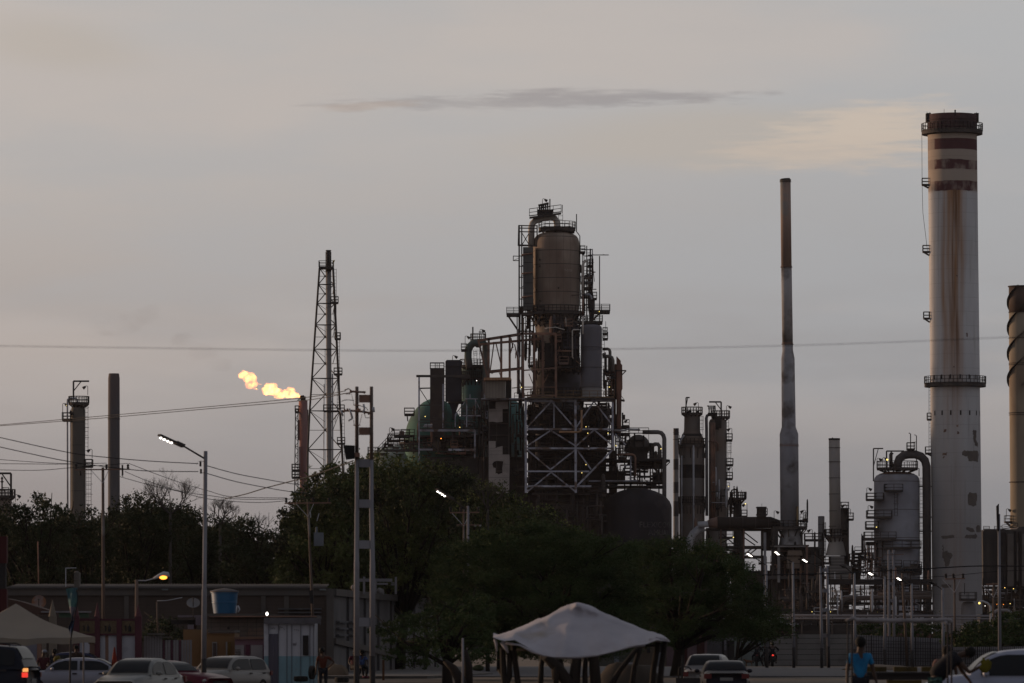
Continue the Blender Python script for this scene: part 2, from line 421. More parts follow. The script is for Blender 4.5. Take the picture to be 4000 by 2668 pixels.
# ------------------------------------------------------------------ flare with its flame
D = 900
t = thing('flare_stack', 'maroon flare stack with steel ladder tower, burning at its tip', 'flare stack', P(1186, yground(D), D))
maroon = pm('maroon_paint', (0.125,0.068,0.066), (0.095,0.052,0.050), 0.2, stretch=(1,1,.25), c3=(0.13,0.082,0.075), s3=0.2)
def f(m):
    m.tube([P(1184,1565,D), P(1188,1900,D), P(1191,2540,D)], [M_(17.2,D), M_(16.8,D), M_(17.5,D)], 28)
    m.beam(P(1168,1640,D-.2), P(1168,1720,D-.2), 0.3); m.beam(P(1172,1745,D-1), P(1173,1860,D-1), 0.4)
part('stack', maroon, t, f)
def f(m):
    m.tb([(1180,1566),(1181,1546)], 7.0, D, 12); m.tb([(1180,1551),(1179,1545)], 8.5, D, 12)
    for x in (1187, 1190, 1193): m.tb([(x,1566),(x,1549)], 1.3, D-.6, 6); m.tb([(x-26,1566),(x-17,1552)], .9, D-.5, 5)
    m.tb([(1189,1566),(1189,1551)], 3, D+.5, 8); m.tb([(1171,1548),(1194,1549)], 1.0, D-.6, 6)
part('burner_tip', black_steel, t, f)
def f(m):
    for (xa, xb, dd) in ((1154, 1145, -1.0), (1164, 1164, -1.0), (1154, 1145, 1.5)):
        m.beam(P(xa,1600,D+dd), P(xb,2540,D+dd), 0.16)
    y = 1600; k = 0
    while y < 2200:
        y2 = y+36; xl = 1154-9*(y-1600)/700; xl2 = 1154-9*(y2-1600)/700
        m.beam(P(xl,y,D-1), P(1166,y,D-1), 0.12)
        m.beam(P(xl,y,D-1), P(1166,y+18,D-1), 0.1); m.beam(P(1166,y+18,D-1), P(xl2,y2,D-1), 0.1); y = y2; k += 1
part('ladder_tower', rail_steel, t, f)
box_platform(t, 1153, 1167, 1610, D-1, 2, 4); box_platform(t, 1141, 1170, 1866, D-1, 3, 4); box_platform(t, 1141, 1170, 1838, D-1, 3, 3)
m = MB(); m.tube([P(1202,1600,D), P(1204,2000,D)], 0.12, 6); m.build('riser_pipe', dark_steel, t)

# flame: glowing gas inside lumpy shells, a real volume of light
def flame_mat(name, dens):
    mt = bpy.data.materials.new(name); mt.use_nodes = True; nt = mt.node_tree; N = nt.nodes; N.clear()
    out = N.new('ShaderNodeOutputMaterial'); e = N.new('ShaderNodeEmission')
    tc = N.new('ShaderNodeTexCoord'); n1 = N.new('ShaderNodeTexNoise'); n1.inputs['Scale'].default_value = 1.0; n1.inputs['Detail'].default_value = 7; n1.inputs['Roughness'].default_value = 0.62
    nt.links.new(tc.outputs['Object'], n1.inputs['Vector'])
    mr = N.new('ShaderNodeMapRange'); mr.inputs[1].default_value = 0.34; mr.inputs[2].default_value = 0.68; nt.links.new(n1.outputs[0], mr.inputs[0])
    mu = N.new('ShaderNodeMath'); mu.operation = 'MULTIPLY'; nt.links.new(mr.outputs[0], mu.inputs[0]); mu.inputs[1].default_value = dens
    cm = N.new('ShaderNodeMix'); cm.data_type = 'RGBA'; nt.links.new(mr.outputs[0], cm.inputs[0]); cm.inputs[6].default_value = (1.0, 0.15, 0.01, 1); cm.inputs[7].default_value = (1.0, 0.47, 0.085, 1); nt.links.new(cm.outputs[2], e.inputs[0])
    e.inputs[0].default_value = (1.0, 0.40, 0.08, 1); nt.links.new(mu.outputs[0], e.inputs[1])
    nt.links.new(e.outputs[0], out.inputs['Volume'])
    mt.cycles.volume_step_rate = 0.12 if hasattr(mt.cycles, 'volume_step_rate') else 1
    return mt
def flame_shell(name, blobs, D, seed, rough=0.5):
    rr = random.Random(seed); m = MB()
    import bmesh
    bmm = bmesh.new()
    for (x, y, rx, ry) in blobs:
        c = P(x, y, D)
        r = bmesh.ops.create_icosphere(bmm, subdivisions=5, radius=1.0)
        for v in r['verts']:
            d = v.co.copy(); q = 1+rough*0.62*mnoise.fractal(d*2.0+Vector((x, y, seed)), 0.8, 2.2, 6)+0.17*mnoise.noise(d*7+Vector((y, x, 0)))+.10*mnoise.noise(d*15+Vector((y, x, 4)))
            v.co = c+Vector((d.x*M_(rx, D)*q, d.y*M_((rx+ry)/2, D)*q*0.9, d.z*M_(ry, D)*q))
    me = bpy.data.meshes.new(name); bmm.to_mesh(me); bmm.free()
    o = bpy.data.objects.new(name, me); COL.objects.link(o)
    rm = o.modifiers.new('remesh', 'REMESH'); rm.mode = 'VOXEL'; rm.voxel_size = 0.07
    return o
# pixel centres from the close view of the flame
o = flame_shell('flame', [(1166,1549,11,5),(1150,1543,19,11),(1134,1530,19,17),(1116,1536,21,14),(1098,1541,28,15),(1078,1530,28,14),(1055,1520,26,20),(1042,1526,19,18),(1072,1508,12,12),(1047,1507,13,11),(1090,1552,18,6),(1125,1548,22,7),(1085,1538,20,12),(1143,1549,18,6),(1060,1536,20,8),(1157,1538,10,5)], 900, 3, 0.42)
o.data.materials.append(flame_mat('fire_gas', 5.0)); recenter(o); tag(o, 'bright white and orange flame blowing sideways from the maroon flare tip', 'flame')
o = flame_shell('flame', [(956,1466,24,17),(975,1475,25,20),(985,1497,21,18),(975,1510,17,10),(942,1470,11,10),(990,1482,13,20),(1006,1500,11,4),(1016,1501,8,2.5),(1003,1521,6,2.5),(994,1518,6,4),(982,1488,18,18),(965,1484,14,12),(962,1502,7,5)], 902, 8, 0.5)
o.data.materials.append(flame_mat('fire_gas_torn', 2.9)); recenter(o); tag(o, 'torn-off ball of orange flame drifting upper left of the flare', 'flame')

# ------------------------------------------------------------------ derrick supported flare
D = 870
t = thing('derrick_flare', 'tall tapering lattice derrick round a slim pipe, right of the burning flare', 'flare tower', P(1285, yground(D), D))
part('riser', pm('riser_grey', (0.145,0.142,0.145), (0.105,0.10,0.10), 0.2, stretch=(1,1,.15), c3=(0.20,0.20,0.20), s3=0.12, lo3=.56, hi3=.6), t,
     lambda m: m.tube([P(1284,1060,D), P(1284,1320,D), P(1286,1800,D), P(1288,2540,D)], [M_(10.2,D), M_(10.5,D), M_(10,D), M_(10,D)], 18))
def f(m):
    m.tube([P(1283,1062,D), P(1283,980,D)], M_(8.5,D), 12); m.tube([P(1283,982,D), P(1283,977,D)], M_(10.8,D), 12)
    for x in (1273, 1278, 1288, 1293): m.tube([P(x,1062,D-.5), P(x,984,D-.5)], 0.07, 5)
    for y in (990, 1004, 1018, 1032, 1046): m.tube([P(1272,y,D-.5), P(1294,y,D-.5)], 0.05, 5)
part('burner_tip', dark_steel, t, f)
YL = [1047, 1111, 1185, 1269, 1364, 1478, 1605, 1756, 1906, 2060, 2220, 2380, 2540]
lx = lambda y: 1248-45*(y-1047)/655 if y < 1702 else 1203-6*(y-1702)/800
rx = lambda y: 1301+37*(y-1047)/751
def leg(m):
    m.tube([P(lx(y), y, D-2) for y in YL], 0.17, 6)
part('leg', dark_steel, t, leg)
part('leg', dark_steel, t, lambda m: m.tube([P(rx(y), y, D-2) for y in YL], 0.19, 6))
part('leg', dark_steel, t, lambda m: m.tube([P(1276+4*(y-1047)/700, y, D+4+7*(y-1047)/1100) for y in YL], 0.17, 6))
def f(m):
    for i in range(len(YL)-1):
        a, b = YL[i], YL[i+1]; mid = (a+b)/2; c = 1270; dB = 4+7*(mid-1047)/1100
        for xx, s in ((lx, 1), (rx, 1)):
            m.beam(P(xx(a), a, D-2), P(c, mid, D+dB), 0.12); m.beam(P(xx(b), b, D-2), P(c, mid, D+dB), 0.12)
            m.beam(P(xx(mid), mid, D-2), P(c, mid, D+dB), 0.09)
        m.beam(P(lx(a), a, D-2), P(rx(a), a, D-2), 0.17); m.beam(P(lx(a), a, D-2), P(c, a+2, D+dB), 0.1); m.beam(P(rx(a), a, D-2), P(c, a+2, D+dB), 0.1)
        if i > 2: m.beam(P(c, a, D+2), P(c, mid, D+2), 0.1)
        m.beam(P(lx(a), a, D-2), P((lx(a)+rx(a))/2, mid-(b-a)*.22, D-2), 0.07); m.beam(P(rx(a), a, D-2), P(c+30, mid, D-1.5), 0.08)
part('bracing', dark_steel, t, f)
box_platform(t, 1247, 1302, 1047, D, 4, 3)
for (x0, x1, y) in ((1293,1321,1184),(1308,1330,1325),(1305,1336,1463),(1264,1345,1607),(1318,1347,1734)): box_platform(t, x0, x1, y, D-2, 1.8, 3)
ladder(t, 1309, 1050, 1300, D-2, 0.4, False); ladder(t, 1322, 1300, 1600, D-2, 0.4, False); ladder(t, 1341, 1600, 1900, D-2, 0.4, False)
part('service_pipe', galv, t, lambda m: (m.tube([P(1299,1460,D), P(1300,2000,D)], 0.12, 6), m.tube([P(1266,1500,D+1), P(1264,2000,D+1)], 0.08, 6)))
part('lamp_head', pm('brass_lamp', (0.30,0.22,0.08), (0.2,0.15,0.06)), t, lambda m: (m.tb([(1299,1032),(1306,1016)], 3, D), m.tb([(1302,1030),(1302,1050)], 1, D)))
# ------------------------------------------------------------------ central process complex
D = 850
pale_green = pm('green_tank_paint', (0.042,0.105,0.085), (0.030,0.070,0.060), 0.12, c3=(0.035,0.045,0.040), s3=0.12, lo3=0.52, hi3=0.72)
teal_green = pm('teal_vessel_paint', (0.038,0.088,0.085), (0.028,0.055,0.055), 0.15, c3=(0.05,0.045,0.045), s3=0.1, lo3=0.48, hi3=0.62)
brown_dark = pm('dark_brown_cladding', (0.034,0.026,0.024), (0.022,0.018,0.018), 0.3, c3=(0.055,0.045,0.032), s3=0.25, lo3=0.55, hi3=0.72)
blue_black = pm('blue_black_cladding', (0.024,0.023,0.029), (0.017,0.016,0.019), 0.3)

t = thing('reactor_vessel', 'tallest dome-topped beige pressure vessel with numbered shell at the heart of the plant', 'pressure vessel', P(2173, yground(D), D))
sh = part('shell', pm('reactor_shell', (0.195,0.158,0.130), (0.110,0.090,0.076), 0.30, stretch=(1,1,.3), c3=(0.075,0.052,0.042), s3=0.16, lo3=0.45, hi3=0.70, st3=(1,1,.5), lines=[(2, 2.3, 0.05, (0.060,0.050,0.044)),(0, 1.15, 0.03, (0.085,0.070,0.060))]), t,
     lambda m: m.vc(2173, [(1450,62),(1370,73),(1290,82),(1240,86),(1192,90.5),(956,90.5),(944,89.5),(932,86),(922,79),(914,66),(909,48),(906,22),(905,0.1)], D, 48))
def wrap_text(name, body, xc, rpx, D, x_left, y_top, hpx, mat, root, wsc=1.0):
    cu = bpy.data.curves.new(name, 'FONT'); cu.body = body; cu.size = 1.0; cu.resolution_u = 3
    tmp = bpy.data.objects.new(name, cu); COL.objects.link(tmp)
    dg = bpy.context.evaluated_depsgraph_get(); me = bpy.data.meshes.new_from_object(tmp.evaluated_get(dg)); bpy.data.objects.remove(tmp)
    ys = [v.co.y for v in me.vertices]; xs = [v.co.x for v in me.vertices]; H = M_(hpx, D)/(max(ys)-min(ys)); r = M_(rpx, D)+0.03
    c = P(xc, y_top, D); th0 = math.asin(max(-1, min(1, (x_left-xc)/rpx)))
    for v in me.vertices:
        s = (v.co.x-min(xs))*H*wsc; th = th0+s/r; z = c.z-(max(ys)-v.co.y)*H
        v.co = Vector((c.x+r*math.sin(th), D-r*math.cos(th), z))-Vector(root.matrix_world.translation if root.parent else root.location)
    me.materials.clear(); me.materials.append(mat); o = bpy.data.objects.new(name, me); COL.objects.link(o); o.parent = root; return o
wrap_text('shell_number', 'T-2101', 2173, 90.5, D, 2203, 1057, 9, pm('worn_white_letters', (0.22,0.20,0.18), (0.13,0.11,0.10), 2.0), t)
part('overhead_pipe', pale_metal, t, lambda m: m.tube([P(x, y, D-1) for x, y in ((2176,908),(2177,880),(2174,864),(2166,853),(2152,847),(2130,850),(2106,857),(2090,863),(2080,873),(2076,888),(2075,960))], M_(12.5, D), 18))
part('pipe_band', rust_steel, t, lambda m: m.tube([P(2107,870,D-1.1), P(2105,845,D-1.1)], [M_(1.5,D)]*2, 6))
def f(m):
    a = P(2068,847,D-3); 
    vs = [P(2068,847,D-3), P(2192,830,D-3), P(2192,830,D+4), P(2068,847,D+4)]; dn = Vector((0,0,-.35))
    m.add(vs+[v+dn for v in vs], [(0,1,2,3),(7,6,5,4),(0,4,5,1),(1,5,6,2),(2,6,7,3),(3,7,4,0)])
o = part('valve_platform', dark_steel, t, f)
part('railing', rail_steel, o, lambda m: (rail_path(m, [P(2068,845,D+4), P(2068,845,D-3), P(2192,829,D-3), P(2192,829,D+4), P(2068,845,D+4)], 1.25), m.beam(P(2196,833,D), P(2197,800,D), .12)))
def f(m):
    for x in range(2108, 2148, 8):
        b = 826-(x-2108)*0.22
        m.tb([(x,b),(x-1,b-20)], 3.0, D-1, 8); m.tb([(x-1,b-20),(x-1,b-28)], 4.6, D-1, 8); m.tb([(x,b-12),(x+6,b-12)], 2.2, D-1, 6)
    m.bx(2100,818,2160,838,D-1.5,2.5)
part('relief_valves', black_steel, t, f)
part('vent_pipe', black_steel, t, lambda m: m.tb([(2148,832),(2148,777)], 2.3, D, 8))
flood(t, 2119, 810, 779, D, 1)
ladder(t, 2190, 835, 885, D, 0.7, False)
ring_platform(t, 2176, 893, D, 20, 72, thick=0.4)
part('walkway_beam', dark_steel, t, lambda m: (m.bm(2103,907,2165,893,D-4,6), m.bx(2150,893,2245,903,D-2.5,5)))
part('riser_pipe', black_steel, t, lambda m: m.tb([(2252,836),(2252,905),(2258,912),(2265,922),(2266,1300)], 1.9, D-1, 8))
ring_platform(t, 2173, 1222, D, 88, 112, 180, 360, thick=0.35); ring_platform(t, 2185, 1262, D, 80, 102, 185, 355, thick=0.3)
box_platform(t, 2084, 2124, 1222, D-5, 2.5, 6, brace=(2118,2098,1262))
def f(m):
    for x, y in ((2108,1012),(2109,1038),(2096,1130),(2110,1172),(2182,1123)): m.vc(x, [(y+1.5,2.2),(y-1.5,2.2)], D-2.9 if x>2150 else D-2.3, 8)
part('nozzles', black_steel, t, lambda m: [m.tube([P(x,y,D-(90.5**2-(x-2173)**2)**.5*D/F), P(x-1,y+3,D-(90.5**2-(x-2173)**2)**.5*D/F-.5)], .11, 6) for x,y in ((2108,1012),(2109,1038),(2096,1130),(2110,1172),(2182,1123))])

t = thing('stair_tower', 'narrow steel tower with ducts against the left side of the tall beige vessel', 'steel tower', P(2060, yground(D), D))
def f(m):
    for x, w in ((2028,6),(2038,5)): m.bm(x,879,x,1640,D-3,w)
    m.bm(2026,880,2024,960,D+3,4); m.bm(2098,879,2098,965,D-2,5); m.bm(2084,960,2084,1640,D+2,6)
    for y in (881, 891, 905): m.bm(2026,y,2100,y+1,D-3,4)
    m.bm(2024,958,2098,960,D-3,7); m.bm(2024,958,2098,960,D+3,7)
    m.bm(2040,912,2066,955,D-3,3); m.bm(2066,912,2040,955,D-3,3); m.bm(2066,910,2066,957,D-3,3)
    for y in (1000,1040,1083,1125,1168,1210): m.bm(2028,y,2084,y+1,D-3,3.5); m.bm(2040,y+38,2084,y+4,D-3,2.2)
    m.bm(2004,1000,2028,1001,D-3,3); m.bm(2004,1018,2028,1018,D-3,3); m.bm(2005,1000,2005,1019,D-3,3); m.bm(2008,1016,2028,1008,D-3,1.6)
    m.bm(2020,1232,2020,1300,D-2,4)
part('frame', dark_steel, t, f)
part('duct', pm('grey_green_duct', (0.055,0.056,0.055), (0.038,0.038,0.038), 0.3, lines=[(2, 1.7, 0.06, (0.02,0.02,0.02))]), t, lambda m: m.bx(2043,965,2082,1210,D-3.6,2.2))
for y in (992,1066,1158): part('strut_pipe', rust_steel, t, lambda m: m.tube([P(2037,y+4,D-4), P(2080,y-3,D-4)], M_(3.2,D), 8))
part('downpipe', pale_metal, t, lambda m: m.tb([(2072,912),(2072,960),(2071,1000)], 9, D+.5, 14))
box_platform(t, 1979, 2034, 1229, D-3, 4, 7, brace=(1982,2020,1286)); box_platform(t, 2036, 2086, 1226, D-4, 3, 7)
part('side_pipe', galv, t, lambda m: (m.tb([(2022,1285),(2022,1540)], 3.4, D-2, 8), m.tb([(2014,1400),(2014,1378),(2018,1374),(2026,1376),(2027,1420)], 2, D-4, 6)))
clutter(t, 2026, 1180, 2086, 1450, D-2, 5, 36, 11, [dark_steel, black_steel, dark_steel], rmax=3.2)

t = thing('valve_structure', 'cluttered pipe and valve tower clinging to the right side of the tall beige vessel', 'steel tower', P(2300, yground(D), D))
def f(m):
    for x in (2292,2313,2342): m.bm(x, 1000 if x > 2300 else 960, x, 1290, D, 4)
    m.bm(2313,1010,2322,1100,D-1,2.5); m.bm(2296,996,2378,996,D,3.2); m.bm(2316,992,2316,996,D,2.4); m.bm(2358,992,2358,996,D,2.4)
    for y in (1000,1040,1075,1110,1152,1190): m.bm(2284,y,2316,y,D,4)
    m.bm(2313,1063,2326,1063,D,4); m.bm(2233,1153,2284,1152,D-3,3); m.bm(2313,1130,2330,1130,D,3.2)
part('frame', dark_steel, t, f)
part('pipe', pale_metal, t, lambda m: m.tb([(2294,1016),(2286,1020),(2279,1028),(2276,1040),(2276,1150)], 5.2, D-2, 12))
part('pipe', rust_steel, t, lambda m: m.tb([(2277,1152),(2276,1235)], 3.6, D-2.5, 10), 'rusty lower pipe run')
part('pipe', galv, t, lambda m: m.tb([(2284,1152),(2300,1150),(2309,1158),(2311,1170)], 5, D-1, 10))
part('cyclone', pm('cyclone_grey', (0.048,0.045,0.048), (0.035,0.033,0.035)), t, lambda m: m.vc(2311, [(1262,8),(1240,9),(1205,13),(1172,13),(1166,8)], D, 14))
part('tail_pipe', black_steel, t, lambda m: m.bm(2310,1128,2318,1180,D,8))
box_platform(t, 2267, 2285, 987, D, 2.5, 4); box_platform(t, 2296, 2314, 1040, D, 2.5, 4); box_platform(t, 2312, 2331, 1168, D, 2, 4)
box_platform(t, 2316, 2382, 1217, D-2, 4, 8, brace=(2350,2320,1245)); box_platform(t, 2266, 2353, 1260, D-1, 4, 7)
ladder(t, 2311, 1010, 1110, D-1.5, 0.5); ladder(t, 2296, 1150, 1260, D-1.5, 0.5)
clutter(t, 2268, 965, 2316, 1215, D-1, 4, 46, 5, [dark_steel, black_steel, galv, dark_steel], rmax=3)
t['label'] = t['label']; bulb(2341, 1217, D-5, 2.0, root=t)

t = thing('grey_drum', 'dark grey banded cylindrical vessel right of the rusty columns', 'pressure vessel', P(2310, yground(D), D))
part('shell', pm('drum_grey', (0.078,0.077,0.090), (0.060,0.058,0.067), 0.2, stretch=(1,1,.4), c3=(0.065,0.058,0.058), s3=.18), t,
     lambda m: m.vc(2310, [(1515,41.5),(1284,41.5),(1276,39.5),(1271,33),(1268,20),(1267,.1)], D-5, 36))
part('lower_shell', pm('drum_pale', (0.13,0.125,0.128), (0.10,0.095,0.095), 0.2, c3=(0.13,0.11,0.06), s3=.3, lo3=.6, hi3=.7), t, lambda m: m.vc(2310, [(1562,41.2),(1515,41.2),(1514.9,20)], D-5, 36))
for y in (1357, 1436, 1514): part('band', dark_steel, t, lambda m: m.vc(2310, [(y+1,41.5),(y+1,43),(y-1,43),(y-1,41.5)], D-5, 36))
ladder(t, 2355, 1285, 1500, D-4, 0.5, False); box_platform(t, 2355, 2374, 1325, D-4, 2.5, 4); box_platform(t, 2355, 2372, 1306, D-4, 2, 2)
part('vent_pipe', pale_metal, t, lambda m: m.tb([(2277,1235),(2277,1305)], 3.4, D-9, 8))
part('mast', black_steel, t, lambda m: m.tb([(2366,1255),(2366,1300)], 1, D-4, 5))

t = thing('rust_gantry', 'rust brown truss bridge sloping from the green vessel to brown columns', 'gantry', P(2040, yground(D), D-6))
Dg = D-8
def f(m):
    m.bm(1866,1330,2043,1303,Dg,9); m.bm(2036,1303,2172,1304,Dg,9); m.bm(1866,1332,2043,1306,Dg+6,8)
    m.bm(1870,1346,2172,1318,Dg+6,9)
    m.bm(1904,1456,2043,1440,Dg,7); m.bm(1904,1450,2043,1436,Dg+6,6)
    m.bm(1869,1333,1905,1476,Dg,7)
    for x, y0, y1 in ((1909,1322,1476),(1958,1314,1476),(1991,1309,1476)): m.bm(x,y0,x,y1,Dg,9)
    for a in ((1914,1455,1930,1335),(1936,1335,1956,1420),(1996,1320,2004,1360),(2005,1340,1994,1380),(2010,1345,2030,1440)): m.bm(*a,Dg+1,4.5)
    m.bm(1920,1460,1945,1445,Dg+2,3); m.bm(1945,1445,1960,1478,Dg+2,3)
part('bridge', rust_steel, t, f)
for x, y1 in ((2043,1562),(2087,1562),(2120,1562),(2171,1562)): part('column', rust_steel, t, lambda m: m.bm(x,1303,x+1,y1,Dg+(3 if x in (2087,2120) else 0),8.5))
part('crossbeam', rust_steel, t, lambda m: (m.bm(2043,1447,2171,1437,Dg,5), m.bm(2043,1545,2171,1545,Dg,6), m.bm(2030,1512,2171,1512,Dg,3.5), m.bm(2043,1523,2090,1519,Dg,4), m.bm(2000,1516,2043,1512,Dg,3.5), m.bm(2146,1320,2171,1440,Dg+4,5), m.bm(2020,1450,2040,1520,Dg+2,4), m.bm(2066,1460,2086,1510,Dg+2,3), m.bm(2142,1462,2122,1500,Dg+2,3)))
bulb(2037, 1513, Dg-2, 2.6, root=t)

t = thing('regenerator_vessel', 'broad soot-streaked blue-grey vessel behind the rust brown columns', 'pressure vessel', P(2180, yground(D), D+4))
part('shell', pm('regen_shell', (0.062,0.062,0.072), (0.042,0.040,0.046), 0.3, stretch=(1,1,.35), c3=(0.016,0.014,0.014), s3=0.09, lo3=.44, hi3=.58, st3=(1,1,1.4)), t,
     lambda m: m.vc(2180, [(2500,92),(1445,92),(1432,88),(1400,80),(1340,78),(1320,60)], D+6, 40))
ring_platform(t, 2180, 1440, D+6, 92, 106, 180, 360); ring_platform(t, 2180, 1545, D+6, 92, 108, 180, 360)
clutter(t, 2150, 1262, 2266, 1450, D-8, 3, 95, 21, [black_steel, dark_steel, black_steel, rust_steel, blue_black], rmax=4.5)
clutter(t, 2092, 1300, 2176, 1500, D-3, 4, 42, 22, [dark_steel, black_steel, dark_steel], rmax=3.2)
part('small_pipe', pale_metal, t, lambda m: (m.tb([(2264,1288),(2240,1288),(2236,1292),(2236,1395),(2240,1400)], 2.6, D-8, 8), m.tb([(2128,1283),(2170,1278),(2206,1288)], 1.8, D-9, 6), m.tb([(2210,1240),(2212,1275)], 1.2, D-9, 5)))
part('dark_box', black_steel, t, lambda m: (m.bx(2128,1340,2264,1432,D-5,5), m.bx(2150,1268,2264,1340,D-4.6,3)))  # black boxes filling the dark cluttered zone between the vessels

t = thing('pipe_bends', 'pair of grey pipe bends turning down beside the dark grey banded vessel', 'pipes', P(2380, yground(D), D))
part('pipe', pm('bend_grey', (0.085,0.080,0.075), (0.065,0.060,0.057)), t, lambda m: m.tb([(2353,1364),(2374,1363),(2380,1366),(2383,1374),(2383,1450)], 6, D-2, 12))
part('pipe', MATS['bend_grey'], t, lambda m: m.tb([(2353,1392),(2382,1392),(2390,1397),(2394,1408),(2394,1450)], 7, D-3, 12))
part('pipe', MATS['bend_grey'], t, lambda m: m.tb([(2353,1382),(2362,1385),(2366,1395),(2366,1450)], 5, D, 12))
t = thing('rust_duct_tower', 'rust red duct stack with slanted tops on the right edge of the complex', 'duct', P(2418, yground(D), D))
def f(m):
    def pr(pts, d0, d1): m.prism([(P(x,y,D).x, P(x,y,D).z) for x, y in pts], D+d0, D+d1)
    pr([(2408,1700),(2408,1394),(2424,1412),(2424,1700)], -2, 1); pr([(2398,1560),(2399,1428),(2403,1421),(2408,1425),(2408,1560)], -1, 1)
    pr([(2424,1530),(2424,1421),(2430,1428),(2431,1520),(2427,1530)], -1.5, 1); pr([(2396,1700),(2396,1446),(2406,1446),(2406,1700)], 0, 2)
    pr([(2411,1700),(2411,1530),(2427,1530),(2425,1700)], -2.6, 0)
part('duct', pm('rust_red_duct', (0.115,0.058,0.042), (0.075,0.042,0.034), 0.3, c3=(0.05,0.035,0.03), s3=.3), t, f)
def f(m):
    m.bm(2355,1448,2446,1448,D-2,5); m.bm(2446,1448,2430,1464,D-2,4); m.bm(2420,1562,2440,1566,D-2,8); m.bm(2426,1545,2438,1562,D-2,2); m.bm(2356,1455,2400,1455,D+2,8)
    m.bm(2404,1448,2404,1800,D-1,4); m.bm(2408,1620,2430,1672,D,2.5)
part('support', dark_steel, t, f)
clutter(t, 2356, 1450, 2404, 1560, D-3, 6, 50, 31, [black_steel, dark_steel, rust_steel], rmax=3.5)
bulb(2380, 1512, D-5, 2.4, root=t)
part('valve', black_steel, t, lambda m: (m.tb([(2432,1672),(2432,1612)], 3.2, D-1, 8), m.tb([(2438,1620),(2438,1640)], 4.2, D-1, 8), m.tb([(2430,1640),(2440,1630)], 2, D-1, 6)))

t = thing('pale_steel_frame', 'large cross-braced frame of pale grey beams at the centre of the plant', 'steel frame', P(2220, yground(D), D-12))
Dw = D-14
for x, y0, y1, w in ((2053.5,1559,1925,9),(2248,1559,1925,9),(2393,1559,1757,7)): part('column', grey_steel, t, lambda m: m.bm(x,y0,x+1,y1,Dw,w))
for y, x0, x1, w in ((1565,2050,2246,9),(1563,2252,2396,6),(1676,2058,2393,7),(1751,2058,2396,7),(1841,2058,2302,6),(1899,2058,2310,7)): part('beam', grey_steel, t, lambda m: m.bm(x0,y,x1,y+.5,Dw+.5,w))
def f(m):
    for a in ((2059,1669,2152,1570),(2156,1570,2245,1672),(2251,1669,2320,1568),(2320,1568,2392,1660),(2059,1742,2150,1682),(2153,1682,2246,1740),(2253,1740,2320,1680),(2322,1680,2392,1740),(2061,1758,2150,1834),(2150,1834,2246,1758),(2255,1758,2309,1834),(2059,1921,2153,1845),(2153,1845,2246,1919)): m.bm(*a,Dw+1,5.5)
    m.bm(2164,1570,2164,1672,Dw+1.6,4.5); m.bm(2394,1756,2256,1896,Dw+.8,7); m.bm(2403,1695,2445,1738,Dw+3,5)
part('bracing', grey_steel, t, f)
part('deck_edge', dark_steel, t, lambda m: (m.bx(2050,1553,2400,1559,Dw-1,10), m.bx(2056,1682,2390,1686,Dw+1,8), m.bx(2056,1757,2390,1760,Dw+1,8), m.bx(2056,1904,2310,1908,Dw+1,8)))
part('railing', pm('yellowed_rail', (0.10,0.065,0.035), (0.05,0.035,0.025)), t, lambda m: (rail_path(m, [P(2176,1553,Dw-1), P(2398,1553,Dw-1)], 1.1), rail_path(m, [P(2060,1553,Dw-1), P(2160,1553,Dw-1)], 0.9)))
part('riser_pipe', pm('ochre_pipe', (0.18,0.105,0.06), (0.11,0.07,0.045)), t, lambda m: m.tube([P(x,y,Dw-2) for x, y in ((2184,1687),(2258,1688),(2268,1684),(2272,1674),(2272,1602))], M_(4.2,D), 10))
inner = [dark_steel, black_steel, brown_dark, dark_steel, blue_black]
clutter(t, 2060, 1570, 2245, 1670, Dw+4, 8, 60, 41, inner); clutter(t, 2255, 1570, 2390, 1750, Dw+4, 8, 60, 42, inner)
clutter(t, 2060, 1685, 2300, 1890, Dw+4, 8, 90, 43, inner)
for x, y in ((2296,1692),(2375,1692),(2289,1815),(2273,1847),(2406,1741),(2289,1667)): bulb(x, y, Dw-1, 2.3, root=t)
clutter(t, 2060, 1915, 2370, 2100, Dw+2, 3, 90, 45, [dark_steel, black_steel, brown_dark, dark_steel], rmax=5)

t = thing('inner_steelwork', 'dark inner decks and equipment seen through the pale braced frame', 'steelwork', P(2220, yground(D), D+10))
part('deck', black_steel, t, lambda m: [m.bx(2050,y,2400,y+7,D,14) for y in (1600,1640,1700,1790,1868,1925)])
for q in [(2062,1580,2180,1925,12),(2185,1575,2280,1925,13),(2302,1585,2368,1925,12),(2380,1760,2410,1925,10),(2278,1770,2310,1925,11)]: part('equipment', brown_dark, t, lambda m: m.bx(q[0],q[1],q[2],q[3],D+q[4],4))
part('base_block', brown_dark, t, lambda m: m.bx(2050,1925,2380,2300,D+2,14)); part('small_dome', brown_dark, t, lambda m: m.vc(2176, [(1672,24),(1668,24),(1662,19),(1652,8),(1640,5)], D-5, 16))
clutter(t, 2060, 1570, 2400, 1920, D+2, 9, 120, 44, [dark_steel, black_steel, brown_dark, blue_black], rmax=5)

